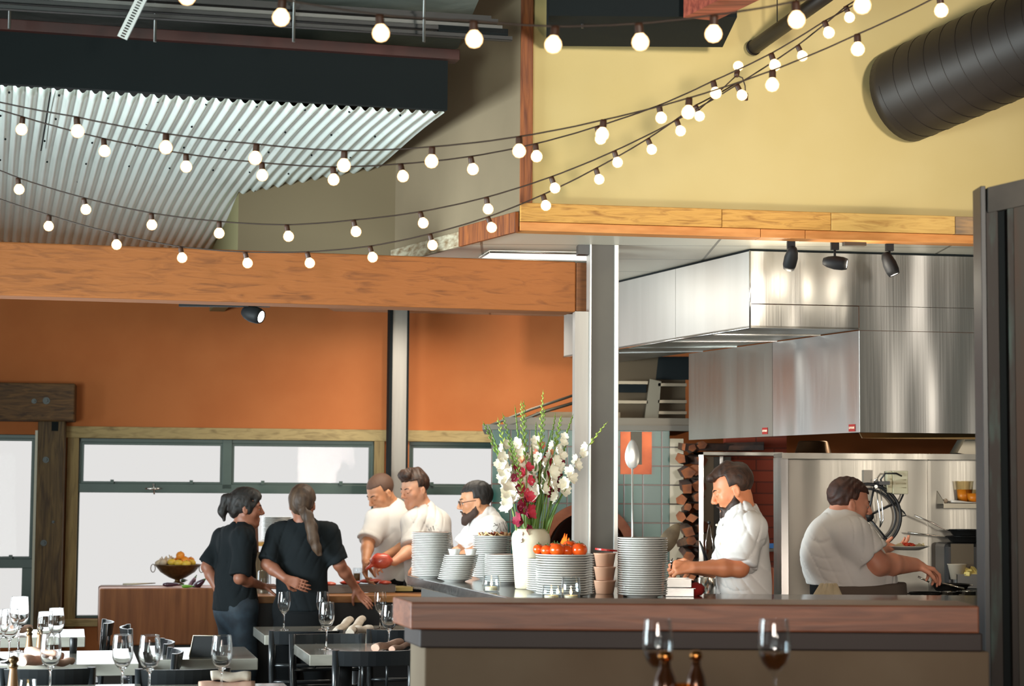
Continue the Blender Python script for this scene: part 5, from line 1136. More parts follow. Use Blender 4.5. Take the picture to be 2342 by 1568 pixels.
def gladiolus(tx, ty, col, f0, f1, lab, dy=0.0, bend=.3, size=.021, n=8, seed=1):
    rnd = random.Random(seed); tip = at(tx, ty, vy+dy)
    base = vtop+V((max(-.045, min(.045, (tip.x-vx)*.25)), max(-.04, min(.04, dy*.3)), -.2))
    mid = base.lerp(tip, .55)+V((-(tip.x-vx)*bend*.55, 0, .03))
    path = bez(base, mid, tip, 22); N = len(path)-1
    root = empty('gladiolus', path[7], lab, 'flower', 'gladioli in the cream vase')
    rs = [.0038*(1-.6*i/N) for i in range(N+1)]
    m = MB(); m.tube(path, rs, 6); obj('flower_stem', m, M_stem, root)
    def pt(t): i = min(N-1, int(t*N)); return path[i].lerp(path[i+1], t*N-i), (path[i+1]-path[i]).normalized()
    # tapering buds to the tip
    m = MB(); t = f1; k = 0
    while t < .985:
        p, d = pt(t); s = (1-t)/(1-f1+.01); sd = V((math.cos(k*3.1+seed), math.sin(k*3.1+seed)*.6, 0)); L = .012+.026*s
        q = p+d*L*.75+sd*L*.38; m.tube([p, p.lerp(q, .5)+sd*.003, q], [.002, .0028+.0032*s, .0008], 6); t += .014+.018*s*.8; k += 1
    p, d = pt(.985); m.tube([p, p+d*.02], [.0025, .0004], 6); obj('bud_spike', m, M_stem if seed % 3 else M_bud, root)
    for k in range(n):
        t = f0+(f1-f0)*k/max(1, n-1); p, d = pt(t); a = (k % 2)*math.pi*.9+rnd.uniform(-.5, .5)+seed; out = (V((math.cos(a), -abs(math.sin(a))*.8-.25, .25))).normalized()
        m = MB(); blossom(m, p+out*.006, out, d, size*(1.25-.45*k/max(1, n-1)), rnd); cc = col if not (col == 'red' and k > n*.75) else 'pink'
        o = obj('blossom', m, M_pet[cc], root)
    # one sword leaf low on the stem
    return root
G = [
 (1106, 966, 'green', .7, .74, 'thin dark gladiolus spike leaning farthest left out of the vase', -.02, .5, .008, 0),
 (1117, 972, 'white', .42, .74, 'white gladiolus leaning far left with large open blossoms', -.06, .45, .036, 8),
 (1139, 958, 'white', .5, .8, 'white gladiolus second from the left with a bent green tip', .03, .3, .034, 8),
 (1150, 948, 'maroon', .3, .62, 'maroon gladiolus at the left, low in the bouquet', -.08, .6, .024, 6),
 (1178, 930, 'white', .45, .74, 'white gladiolus under a straight green spike left of centre', -.04, .25, .033, 8),
 (1192, 920, 'maroon', .42, .70, 'dark maroon gladiolus behind the white blossoms at left', .05, .2, .024, 6),
 (1198, 918, 'red', .32, .62, 'red gladiolus in the centre left with crimson blossoms', -.09, .15, .027, 8),
 (1226, 968, 'white', .66, .86, 'pale gladiolus with short upright tip near the centre', .06, .1, .026, 6),
 (1242, 894, 'pink', .42, .66, 'tallest gladiolus with coral buds in the middle of the vase', .0, .1, .022, 6),
 (1245, 935, 'white', .44, .66, 'white gladiolus with creamy blossoms in the centre of the bouquet', -.07, .1, .030, 7),
 (1270, 948, 'red', .5, .72, 'crimson gladiolus right of the centre', .03, .15, .024, 6),
 (1282, 955, 'green', .62, .7, 'green budded gladiolus right of the centre with no open flower', .07, .2, .012, 0),
 (1284, 952, 'white', .52, .78, 'white gladiolus with tall ruffled blossoms at the right', -.04, .3, .031, 8),
 (1310, 950, 'white', .62, .84, 'white gladiolus at the right whose tip touches the column edge', .02, .4, .022, 6),
 (1388, 966, 'white', .46, .80, 'white gladiolus leaning far right across the steel column', -.05, .6, .026, 9),
 (1168, 1000, 'maroon', .22, .5, 'maroon gladiolus drooping low at the left above the vase rim', -.1, .9, .026, 6),
 (1296, 1010, 'maroon', .55, .82, 'dull red gladiolus fading at the right behind the stems', .08, .3, .020, 6),
]
for i, g in enumerate(G): gladiolus(*g[:3], g[3], g[4], g[5], dy=g[6], bend=g[7], size=g[8], n=g[9], seed=i+1)
rnd = random.Random(14)
for i, (tx, ty) in enumerate(((1188, 1070), (1205, 1030), (1216, 1010), (1230, 1040), (1240, 1000), (1250, 1060), (1262, 1030), (1275, 1050), (1290, 1080), (1222, 1080), (1180, 1120), (1300, 1110), (1196, 980), (1265, 975))):
    tip = at(tx, ty, vy+rnd.uniform(-.08, .08)); base = vtop+V((rnd.uniform(-.045, .045), rnd.uniform(-.03, .03), -.15)); pts = bez(base, base.lerp(tip, .6)+V((-(tip.x-vx)*.2, 0, .02)), tip, 10)
    root = empty('sword_leaf', pts[5], 'long narrow green gladiolus leaf rising from the cream vase', 'leaf', 'sword leaves in the vase')
    m = MB(); vs = []
    sd = V((1, rnd.uniform(-.6, .6), 0)).normalized()
    for k, p in enumerate(pts): w = .009*(math.sin(math.pi*min(1, (k+2)/12))**.7); vs += [p-sd*w, p+V((0, -.002, 0)), p+sd*w]
    m.add(vs, [(k*3+j, k*3+j+1, k*3+j+4, k*3+j+3) for k in range(10) for j in range(2)], True); o = obj('leaf_blade', m, M_leaf, root); so = o.modifiers.new('s', 'SOLIDIFY'); so.thickness = .0012
# ================================================================ RIGHT KITCHEN
SY2 = SPY
def Q(px, py, Y=SPY-.02): return at(px, py, Y)
M_cream = mat('cream_enamel_box', srgb(196, 188, 156), .5)
a, b = Q(2030, 1076, SPY-.09), Q(2077, 1129, SPY-.09)
jb = empty('junction_box', V(((a.x+b.x)/2, SPY-.05, b.z)), 'cream metal electrical box with louvres on the steel wall', 'electrical box')
m = MB(); m.box((a.x+.03, SPY-.09, b.z), (b.x, SPY-.001, a.z)); m.box((a.x, SPY-.07, b.z+.005), (a.x+.0295, SPY-.001, a.z-.002)); obj('box_shell', m, M_cream, jb, bevel=.003)
for i in range(3):
    z = b.z+.035+.022*i; m = MB(); m.tube([(a.x+.045, SPY-.091, z), (b.x-.012, SPY-.091, z)], .0035, 6, flat=.8); obj('louvre', m, M_cream, jb)
    m = MB(); m.tube([(a.x+.006, SPY-.072, z+.004), (a.x+.024, SPY-.072, z+.004)], .0035, 6); obj('louvre', m, M_cream, jb)
M_rub = mat('black_rubber', (.012, .012, .013), .45)
m = MB(); m.tube([Q(2062, 1088, SPY-.1), Q(2050, 1082, SPY-.12), Q(2025, 1082, SPY-.12), Q(2014, 1096, SPY-.1), Q(2022, 1120, SPY-.08), Q(2045, 1150, SPY-.06), Q(2068, 1172, SPY-.06), Q(2072, 1178, SPY-.06), Q(2062, 1180, SPY-.06), Q(2052, 1160, SPY-.05), Q(2066, 1130, SPY-.06)], .005, 8); obj('power_cable', m, M_rub, label='thin black cable looping from the cream electrical box', cat='cable')
# wheel-like hose reel
wc = Q(1985, 1180, SPY-.06); Rw = .185
hr = empty('hose_reel', V((wc.x, SPY-.05, wc.z-Rw)), 'big black wheel shaped hose reel hanging on the steel wall', 'hose reel')
for (R_, r_) in ((Rw, .0085), (Rw-.028, .006)):
    m = MB(); m.tube([wc+V((math.cos(t)*R_, 0, math.sin(t)*R_*.98)) for t in [2*math.pi*k/48 for k in range(49)]], r_, 8, caps=False); obj('hoop', m, M_rub, hr)
for t in (.45, 1.35, 2.4, 3.4, 4.4, 5.4):
    m = MB(); m.tube([wc, wc+V((math.cos(t)*Rw, 0, math.sin(t)*Rw))], .006, 6); obj('spoke', m, M_rub, hr)
m = MB(); m.lathe([(0, -.04), (.03, -.04), (.034, -.02), (.03, .02), (.0, .02)], 18, Tm(wc, rx=math.pi/2)); obj('hub', m, M_black, hr)
m = MB(); m.box((wc.x-.02, SPY-.05, wc.z), (wc.x+.03, SPY-.001, wc.z+.26)); obj('wall_bracket', m, mat('dull_bracket', (.25, .22, .18), .5, .5), hr)
tg2 = empty('hanging_tongs', Q(2010, 1204, SPY-.15), 'long steel tongs hanging in front of the hose reel', 'tongs')
a0 = Q(2005, 1112, SPY-.14)
m = MB(); m.tube([Q(2004, 1110, SPY-.14), Q(2008, 1150, SPY-.14), Q(2014, 1190, SPY-.14), Q(2012, 1206, SPY-.14)], [.004, .009, .010, .004], 8, flat=.5); m.tube([Q(2012, 1113, SPY-.15), Q(2017, 1150, SPY-.15), Q(2020, 1188, SPY-.15), Q(2013, 1205, SPY-.15)], [.003, .007, .008, .004], 8, flat=.5); obj('tong_arms', m, M_steelp, tg2)
m = MB(); m.tube([Q(2003, 1112, SPY-.14)+V((0, -.01, 0)), Q(2003, 1112, SPY-.14)+V((0, .02, 0))], .010, 8); m.tube([Q(2004, 1098, SPY-.14)+V((math.cos(t)*.009, 0, math.sin(t)*.009)) for t in [k*.7854 for k in range(9)]], .003, 6); obj('hanging_ring', m, M_steelp, tg2)
m = MB(); m.box((Q(2000, 1106).x, SPY-.16, Q(2000, 1108).z), (Q(2024, 1100).x, SPY-.001, Q(2000, 1100).z)); obj('hook_bar', m, M_black, label='short dark hook bar above the hanging tongs', cat='hook')
# little shelf with containers
shz = Q(2200, 1151, SPY-.16).z; x0, x1 = Q(2157, 1151, SPY-.16).x, 3.3
sh = empty('wall_shelf', V((x0+.3, SPY-.08, shz-.02)), 'small steel wall shelf holding orange sauce containers', 'shelf')
m = MB(); m.box((x0, SPY-.17, shz-.003), (x1, SPY-.002, shz)); m.box((x0, SPY-.173, shz-.026), (x1, SPY-.17, shz)); obj('shelf_plate', m, mat('bronze_lit_steel', (.36, .32, .25), .4, .8), sh)
m = MB(); m.prism([(x0, SPY-.17, shz), (x0, SPY-.002, shz), (x0, SPY-.002, shz+.07), (x0, SPY-.17, shz+.012)], (.003, 0, 0)); obj('shelf_side', m, MATS['bronze_lit_steel'], sh)
M_osa = mat('orange_sauce', srgb(240, 150, 40), .4, var=srgb(236, 130, 30), scale=6); M_clearp = glassmat('clear_plastic_cup', (.96, .93, .85), .1, .5)
def contf(px, R, H, fill, lab, dy=-.09):
    x = X(px, SPY+dy); root = empty('sauce_container', (x, SPY+dy, shz), lab, 'container', 'orange sauce containers'); T = Tm((x, SPY+dy, shz+.001))
    m = MB(); m.lathe([(0, 0), (R*.74, 0), (R*.97, H*.95), (R*1.02, H*.97), (R*1.02, H), (R*.95, H), (R*.71, .003), (0, .003)], 26, T); obj('cup_wall', m, M_clearp, root)
    m = MB(); k = .74+.23*fill; m.lathe([(0, .004), (R*.70, .004), (R*(k-.045), H*fill), (0, H*fill)], 24, T); obj('sauce', m, M_osa, root)
contf(2207, .052, .125, .62, 'tall clear container two thirds full of orange sauce on the wall shelf', dy=-.065)
contf(2232, .056, .078, .72, 'short wide container of orange sauce on the wall shelf', dy=-.11)
m = MB(); m.ball((X(2163, SPY-.13), SPY-.13, shz+.014), (.014, .016, .013), 12, 8, jit=.2); obj('garlic_clove', m, M_gar, label='pale clove at the left end of the wall shelf', cat='garlic')
m = MB(); m.tube([(X(2176, SPY-.15), SPY-.15, shz+.013), (X(2190, SPY-.15), SPY-.145, shz+.011), (X(2215, SPY-.16), SPY-.158, shz+.007), (X(2245, SPY-.16), SPY-.16, shz+.006)], [.012, .012, .006, .005], 10, flat=.7); obj('folded_towel', m, M_napw, label='rolled pale cloth lying on the wall shelf', cat='cloth')
# range and things on it
RG = 1.0; xr = X(2075, 10.2)
rg = empty('cooking_range', (xr+.5, 10.4, 0), 'black cooking range in front of the cook in the grey apron', 'range')
m = MB(); m.box((xr, 10.02, 0), (3.4, SPY-.03, RG)); obj('range_body', m, M_black, rg, bevel=.005)
for i in range(5):
    m = MB(); x = xr+.06+i*.13; m.box((x, 10.06, RG+.001), (x+.012, 10.85, RG+.02)); obj('grate_bar', m, M_black, rg)
m = MB(); m.box((xr+.35, 10.50, RG), (3.4, SPY-.035, RG+.07)); obj('back_step', m, mat('dark_step', (.05, .05, .045), .5, .4), rg)
M_pan = mat('blackened_pan', (.03, .028, .026), .35, .6); M_panh = mat('steel_pan_handle', (.55, .5, .42), .25, 1)
def pan(c, R, H, hdir, hl, lab, up_=.1, mt=None, flip=False):
    root = empty('frying_pan', V(c), lab, 'pan', 'frying pans in the kitchen'); T = Tm(c, rx=math.pi if flip else 0)
    if flip: T = Tm((c[0], c[1], c[2]+H), rx=math.pi)
    m = MB(); m.lathe([(0, 0), (R*.72, 0), (R*.8, .006), (R, H), (R+.003, H), (R*.97, H-.002), (R*.78, .009), (0, .006)], 32, T); obj('pan_body', m, mt or M_pan, root)
    if hl:
        d = V((math.cos(hdir), math.sin(hdir), 0)); s = V(c)+d*(R*.9)+EZ*(H*.8); m = MB(); m.tube([s, s+d*.03+EZ*.004, s+d*hl*.5+EZ*(up_*hl*.5), s+d*hl+EZ*(up_*hl)], [.007, .006, .009, .010], 8, flat=.45); obj('handle', m, M_panh, root)
    return root
# stacked skillets on a dark holder
zsk = Q(2200, 1240, 10.7).z
hl_ = empty('salamander_grill', (X(2205, 10.72), 10.72, RG+.071), 'black boxy grill with a rounded panel under the stacked skillets', 'grill')
gx0, gx1 = X(2163, 10.6), 3.2
m = MB(); m.box((gx0, 10.62, RG+.071), (gx1, 10.88, zsk-.002)); obj('grill_body', m, M_black, hl_, bevel=.02)
m = MB(); m.box((X(2176, 10.6), 10.612, Q(2200, 1305, 10.6).z), (X(2228, 10.6), 10.618, Q(2200, 1243, 10.6).z)); obj('front_panel', m, mat('taupe_panel', srgb(92, 78, 58), .5), hl_, bevel=.0)
pan((X(2218, 10.72), 10.74, zsk), .125, .035, math.pi-.25, .22, 'lower black skillet of the two stacked with handles pointing left', .10)
pan((X(2222, 10.72), 10.74, zsk+.036), .12, .035, math.pi-.15, .2, 'upper black skillet of the two stacked with handles pointing left', .42)
# pan on top of splashback shelf, upside down
pan((X(1864, SPY), SPY+.05, zsp+.004), .105, .07, 0, 0, 'dark upturned pan resting on the ledge of the steel wall', mt=mat('bronzed_pan', srgb(110, 80, 56), .3, .9), flip=True)
m = MB(); m.prism([Q(2190, 1035, SPY-.05), Q(2242, 1044, SPY-.05), Q(2300, 1030, SPY-.05), Q(2300, 1004, SPY-.05), Q(2208, 1004, SPY-.05)], (0, .2, 0)); obj('sheet_pan', m, MATS['bronze_lit_steel'], label='tilted steel sheet pan on the ledge at the right near the post', cat='pan')
# pans on burners
pan((X(2128, 10.2), 10.2, RG+.021), .115, .045, math.pi-.1, .16, 'black pan on the burner under the cook\'s hand', .35)
pan((X(2185, 10.14), 10.26, RG+.07), .10, .04, -.5, .01, 'black pan at the back right burner', .0)
m = MB(); m.tube([Q(2100, 1318, 10.15), Q(2125, 1330, 10.12)], .005, 8); obj('spoon_handle', m, M_panh, label='short steel handle sticking out beside the burner pan', cat='spoon')
m = MB(); m.tube([Q(2155, 1333, 10.1), Q(2205, 1345, 10.05)], .005, 8); obj('ladle_handle', m, M_panh, label='slanting steel ladle handle over the range', cat='ladle')
# steel pots
def pot(px, Y, R, H, lab, z=RG+.001):
    x = X(px, Y); root = empty('steel_pot', (x, Y, z), lab, 'pot', 'steel pots on the range'); T = Tm((x, Y, z))
    m = MB(); m.lathe([(0, 0), (R, 0), (R, H), (R+.004, H+.002), (R-.003, H+.003), (R-.003, .004), (0, .004)], 30, T); obj('pot_wall', m, M_steelp, root)
    m = MB(); c = V((x-R*.7, Y-R*.75, z+H*.8)); m.tube([c+V((-.014, -.002, 0)), c+V((-.01, -.014, 0)), c+V((.01, -.018, 0)), c+V((.018, -.006, 0))], .0025, 6); obj('handle', m, M_panh, root)
pot(2167, 10.075, .044, .075, 'small shiny steel pot on the range, left of two')
pot(2208, 10.085, .05, .078, 'small shiny steel pot on the range, right of two')
# potato tray + white container on back step
zb2 = RG+.071; tx0, tx1 = X(2188, 10.5), X(2262, 10.5); 
m = MB(); openbox(m, tx0, tx1+.05, 10.505, 10.60, zb2, Q(2200, 1312, 10.52).z, .003); obj('food_pan', m, M_steelp, label='steel food pan full of pale potato pieces at the back of the range', cat='pan')
zpt = Q(2200, 1312, 10.52).z-.016; rnd = random.Random(8)
for i in range(14):
    x = tx0+.02+rnd.random()*(tx1-tx0-.0); y = 10.52+rnd.random()*.06; m = MB(); L = .022+.012*rnd.random(); m.box((-L, -.012, -.012), (L, .012, .012), Tm((x, y, zpt+.008+.012*(i % 3)), rnd.random()*3, rnd.random(), rnd.uniform(-.5, .5)))
    obj('potato_piece', m, mat('pale_potato', srgb(238, 216, 130), .5), label='pale yellow potato piece heaped in the steel food pan by the post', cat='potato', group='potato pieces in the food pan', bevel=.004)
xw = X(2198, 10.46)
m = MB(); m.lathe([(0, 0), (.034, 0), (.05, .078), (.053, .08), (.053, .083), (.048, .083), (.032, .003), (0, .003)], 26, Tm((X(2150, 10.56)+.0, 10.56, zb2))); o = obj('white_tub', m, mat('cloudy_tub', srgb(190, 176, 156), .4), label='cloudy white tub behind the potato pan', cat='tub'); o.location = (xw, 10.56-.0, Q(2198, 1324, 10.56).z)
# ================================================================ PEOPLE (smooth blended solids turned into one continuous mesh)
class SDF:
    def __init__(s, lo, hi, h):
        s.lo = np.array(lo, dtype=np.float64); s.h = h; s.n = np.ceil((np.array(hi)-s.lo)/h).astype(int)+1; s.F = np.full(tuple(s.n), .3, dtype=np.float32)
    def blk(s, lo, hi):
        a = np.clip(np.floor((np.array(lo)-s.lo)/s.h).astype(int), 0, s.n-1); b = np.clip(np.ceil((np.array(hi)-s.lo)/s.h).astype(int)+1, 1, s.n)
        if np.any(b <= a): return None
        ax = [(s.lo[i]+s.h*np.arange(a[i], b[i])).astype(np.float32) for i in range(3)]
        return tuple(slice(a[i], b[i]) for i in range(3)), ax[0][:, None, None], ax[1][None, :, None], ax[2][None, None, :]
    def comb(s, sl, d, k, op):
        A = s.F[sl]
        if op == 'sub':
            if k <= 0: s.F[sl] = np.maximum(A, -d); return
            h = np.clip(.5-.5*(A+d)/k, 0, 1); s.F[sl] = A*(1-h)-d*h+k*h*(1-h); return
        if k <= 0: s.F[sl] = np.minimum(A, d); return
        h = np.clip(.5+.5*(A-d)/k, 0, 1); s.F[sl] = A*(1-h)+d*h-k*h*(1-h)
    def cone(s, a, b, r1, r2, k=.02, flat=None, cuts=(), op='add'):
        a = np.array(a); b = np.array(b); m = max(r1, r2)+k+.03
        g = s.blk(np.minimum(a, b)-m, np.maximum(a, b)+m)
        if g is None: return s
        sl, X_, Y_, Z_ = g; ba = b-a; L = float(ba @ ba)+1e-9
        t = np.clip(((X_-a[0])*ba[0]+(Y_-a[1])*ba[1]+(Z_-a[2])*ba[2])/L, 0, 1)
        dx = X_-a[0]-t*ba[0]; dy = Y_-a[1]-t*ba[1]; dz = Z_-a[2]-t*ba[2]
        if flat is not None:
            ax, f = flat; c = (dx*ax[0]+dy*ax[1]+dz*ax[2])*(f-1); d = np.sqrt((dx+c*ax[0])**2+(dy+c*ax[1])**2+(dz+c*ax[2])**2)-(r1+(r2-r1)*t)
            d = d/((f+1)/2 if f > 1 else 1)
        else: d = np.sqrt(dx*dx+dy*dy+dz*dz)-(r1+(r2-r1)*t)
        for (c, n) in cuts: d = np.maximum(d, (X_-c[0])*n[0]+(Y_-c[1])*n[1]+(Z_-c[2])*n[2])
        s.comb(sl, d.astype(np.float32), k, op); return s
    def ell(s, c, r, R=None, k=.02, cuts=(), op='add'):
        R = np.eye(3) if R is None else R; c = np.array(c); m = max(r)+k+.02
        g = s.blk(c-m, c+m)
        if g is None: return s
        sl, X_, Y_, Z_ = g; x, y, z = X_-c[0], Y_-c[1], Z_-c[2]
        u = x*R[0, 0]+y*R[1, 0]+z*R[2, 0]; v = x*R[0, 1]+y*R[1, 1]+z*R[2, 1]; w = x*R[0, 2]+y*R[1, 2]+z*R[2, 2]
        k0 = np.sqrt((u/r[0])**2+(v/r[1])**2+(w/r[2])**2)+1e-6; k1 = np.sqrt((u/r[0]**2)**2+(v/r[1]**2)**2+(w/r[2]**2)**2)+1e-6
        d = k0*(k0-1)/k1
        for (p, n) in cuts: d = np.maximum(d, (X_-p[0])*n[0]+(Y_-p[1])*n[1]+(Z_-p[2])*n[2])
        s.comb(sl, d.astype(np.float32), k, op); return s
    def folds(s, amp, freq=(30, 30, 12), seed=0, crease=0.0):
        X_ = (s.lo[0]+s.h*np.arange(s.n[0]))[:, None, None]; Y_ = (s.lo[1]+s.h*np.arange(s.n[1]))[None, :, None]; Z_ = (s.lo[2]+s.h*np.arange(s.n[2]))[None, None, :]
        w1 = np.sin(X_*7+Z_*5+seed)+np.sin(Y_*9-Z_*4+seed*2); a = X_*freq[0]+Y_*freq[1]*.6+Z_*freq[2]+1.4*w1
        b = X_*freq[0]*.5-Y_*freq[1]+Z_*freq[2]*1.7+1.2*np.sin(X_*11-Z_*8+seed)
        s.F += (amp*np.sin(a)*(.55+.45*np.sin(b))).astype(np.float32)
        if crease:
            w2 = np.sin(X_*5-Y_*4+Z_*6+seed*1.7)+.7*np.sin(X_*8+Z_*7-seed); c = X_*34+Y_*20-Z_*30+2.8*w2; e = -X_*36+Y_*16-Z_*20+2.4*w1+seed
            s.F += (crease*((1-np.abs(np.sin(c)))**4*(.5+.5*np.sin(b*.7))+.8*(1-np.abs(np.sin(e)))**4*(.5-.5*np.sin(a*.4)))).astype(np.float32)
        return s
    def cut(s, p, n):
        X_ = (s.lo[0]+s.h*np.arange(s.n[0]))[:, None, None]; Y_ = (s.lo[1]+s.h*np.arange(s.n[1]))[None, :, None]; Z_ = (s.lo[2]+s.h*np.arange(s.n[2]))[None, None, :]
        s.F = np.maximum(s.F, ((X_-p[0])*n[0]+(Y_-p[1])*n[1]+(Z_-p[2])*n[2]).astype(np.float32)); return s
    def mesh(s):
        F_ = s.F; F_[0] = F_[-1] = .1; F_[:, 0] = F_[:, -1] = .1; F_[:, :, 0] = F_[:, :, -1] = .1
        ins = F_ < 0; n = np.array(F_.shape)-1
        cs = [(i, j, k) for i in (0, 1) for j in (0, 1) for k in (0, 1)]
        cnt = sum(ins[i:i+n[0], j:j+n[1], k:k+n[2]].astype(np.int8) for i, j, k in cs); act = (cnt > 0) & (cnt < 8); I = np.argwhere(act)
        vals = np.stack([F_[I[:, 0]+i, I[:, 1]+j, I[:, 2]+k] for i, j, k in cs], 1); C = np.array(cs, dtype=np.float64)
        acc = np.zeros((len(I), 3)); w = np.zeros(len(I))
        for a in range(8):
            for b in range(a+1, 8):
                if abs(C[a]-C[b]).sum() != 1: continue
                va, vb = vals[:, a], vals[:, b]; m = (va < 0) != (vb < 0); t = np.where(m, va/(va-vb+1e-12), 0)
                acc += m[:, None]*(C[a]+t[:, None]*(C[b]-C[a])); w += m
        vs = s.lo+s.h*(I+acc/w[:, None]); idx = np.full(tuple(n), -1, dtype=np.int64); idx[tuple(I.T)] = np.arange(len(I)); fs = []
        for ax in range(3):
            o = [1, 2] if ax == 0 else ([2, 0] if ax == 1 else [0, 1])
            A = ins.take(range(0, F_.shape[ax]-1), ax); B = ins.take(range(1, F_.shape[ax]), ax); E = np.argwhere(A != B)
            ok = np.all([(E[:, q] > 0) & (E[:, q] < n[q]) for q in o], 0); E = E[ok]; sg = A[tuple(E.T)]
            u = np.zeros(3, int); u[o[0]] = 1; v = np.zeros(3, int); v[o[1]] = 1
            q = np.stack([idx[tuple((E-u-v).T)], idx[tuple((E-v).T)], idx[tuple(E.T)], idx[tuple((E-u).T)]], 1)
            q[~sg] = q[~sg][:, ::-1]; fs.append(q)
        return vs, np.concatenate(fs)
    def object(s, name, mt, parent, smooth=1, **kw):
        vs, fs = s.mesh()
        if smooth:
            e = np.concatenate([fs[:, [0, 1]], fs[:, [1, 2]], fs[:, [2, 3]], fs[:, [3, 0]]])
            for _ in range(smooth):
                acc = np.zeros_like(vs); c = np.zeros(len(vs)); np.add.at(acc, e[:, 0], vs[e[:, 1]]); np.add.at(c, e[:, 0], 1); vs = vs*.5+.5*acc/np.maximum(c, 1)[:, None]
        o0 = np.array(wloc(parent)) if parent is not None else np.zeros(3)
        me = bpy.data.meshes.new(name); me.vertices.add(len(vs)); me.vertices.foreach_set('co', (vs-o0).astype(np.float32).ravel())
        me.loops.add(len(fs)*4); me.loops.foreach_set('vertex_index', fs.astype(np.int32).ravel()); me.polygons.add(len(fs))
        me.polygons.foreach_set('loop_start', np.arange(0, len(fs)*4, 4, dtype=np.int32)); me.polygons.foreach_set('use_smooth', np.ones(len(fs), bool)); me.materials.append(mt); me.update(calc_edges=True); me.validate()
        o = bpy.data.objects.new(name, me); COL.objects.link(o); o.parent = parent; return tag(o, **kw)

def nrm(v): v = np.array(v, dtype=float); return v/np.linalg.norm(v)
def headframe(f, upv=(0, 0, 1), roll=0.0):
    f = nrm(f); x = nrm(np.cross(f, upv)); z = np.cross(x, f)
    if roll: c, s_ = math.cos(roll), math.sin(roll); x, z = x*c+z*s_, z*c-x*s_
    return np.stack([x, f, z], 1)     # columns: right, forward, up
class Head:
    def __init__(s, c, R, k=1.0, lid=.0015): s.c = np.array(c); s.R = R; s.k = k; s.lid = lid
    def p(s, x, y, z): return s.c+s.R @ (np.array([x, y, z])*s.k)
    def d(s, x, y, z): return s.R @ np.array([x, y, z], dtype=float)
def add_head(S, H, neckbase, neck=.056, jaw=1.0, fem=False, chub=0.0):
    k = H.k; P_ = H.p
    S.ell(P_(0, -.012, .036), (.076*k, .096*k, .083*k), H.R, .01)
    S.ell(P_(0, .020, -.020), (.066*k, .072*k, .088*k), H.R, .02)
    for sx in (-1, 1):
        S.cone(P_(sx*.052, -.005, -.045), P_(sx*.020, .066, -.096), .022*jaw*k+chub*.5, .018*jaw*k+chub*.4, .02)
        S.ell(P_(sx*.040, .056, -.022), (.022*k, .022*k, .024*k), H.R, .02)
        S.ell(P_(sx*.079, -.008, -.010), (.009*k, .019*k, .031*k), H.R @ np.array([[1, 0, 0], [0, .97, -.24], [0, .24, .97]]), .004)
        S.ell(P_(sx*.087, -.003, -.008), (.005*k, .010*k, .018*k), H.R, .002, op='sub')
        S.ell(P_(sx*.031, .100, .004), (.017*k, .014*k, .011*k), H.R, .010, op='sub')
        S.cone(P_(sx*.012, .085, .024), P_(sx*.046, .070, .020), .009*k, .008*k, .012); S.ell(P_(sx*.031, .081, .0085-H.lid), (.0165*k, .0115*k, (.0075+H.lid*.6)*k), H.R, .004)
        S.ell(P_(sx*.012, .100, -.032), (.009*k, .010*k, .008*k), H.R, .006)
    S.cone(P_(0, .070, -.108), P_(0, .078, -.098), .021*jaw*k, .017*jaw*k, .02)
    S.cone(P_(0, .086, .020), P_(0, .112, -.024), .009*k, .0115*k, .010)
    S.cone(P_(-.016, .088, -.062), P_(.016, .088, -.062), .0075*k, .0075*k, .007); S.cone(P_(-.013, .087, -.076), P_(.013, .087, -.076), .008*k, .008*k, .007)
    S.cone(P_(-.02, .097, -.069), P_(.02, .097, -.069), .0028*k, .0028*k, .004, op='sub')
    if chub: S.ell(P_(0, .035, -.115), (.05*k, .05*k, .03*k), H.R, .03)
    S.cone(P_(0, -.025, -.055), neckbase, neck, neck*1.12, .03)
M_eye = mat('eye_white', (.7, .68, .64), .2); M_iris = mat('dark_iris', (.02, .012, .008), .1)
def add_eyes(H, parent, closed=False):
    for sx in (-1, 1):
        m = MB(); c = V(H.p(sx*.031, .0765, .000)); m.ball(c, .0115*H.k, 12, 8); e = obj('eye', m, M_eye, parent)
        f = V(H.d(0, .97, -.25)); m = MB(); m.ball(c+f*.0065*H.k, .0068*H.k, 10, 6); obj('iris', m, M_iris, e)
def hand(S, w, d, n, curl=(.5, .6, .7), thumb=1, side=1, s=1.0, k=.006, spread=.16):
    # w wrist, d pointing to fingers, n palm normal (towards what it holds), side=+1 thumb on +x where x=d x n
    w = np.array(w); d = nrm(d); n = np.array(n, dtype=float); n = nrm(n-d*(n @ d)); x = np.cross(d, n)*side
    P_ = lambda a, b, c: w+(x*a+d*b+n*c)*s
    tips = []
    for i, (ox, L, dl) in enumerate(((.030, .043, 0), (.010, .048, .004), (-.010, .045, .001), (-.029, .036, -.008))):
        kn = P_(ox, .088+dl, -.002); S.cone(P_(ox*.55, .012, 0), kn, .0135*s, .0115*s, .010)
        ang = 0; p = kn; L_ = (L*s, L*.62*s, L*.48*s); an_sp = ox*spread*10
        for j in range(3):
            ang += curl[min(j, 2)]*(1+.08*i); v = d*math.cos(ang)+n*math.sin(ang)+x*an_sp*(1 if j == 0 else .5); v = nrm(v); q = p+v*L_[j]
            S.cone(p, q, (.0092-.0008*j)*s, (.0086-.0009*j)*s, .004); p = q
        tips.append(p)
    a = P_(.022, .022, .006); b = a+(x*.034+d*.028+n*.014)*s*thumb; c = b+(x*.006+d*.026+n*.018)*s; e = c+(-x*.004+d*.020+n*.014)*s
    S.cone(a, b, .0145*s, .0115*s, .010); S.cone(b, c, .0110*s, .0098*s, .004); S.cone(c, e, .0098*s, .0085*s, .004)
    return tips
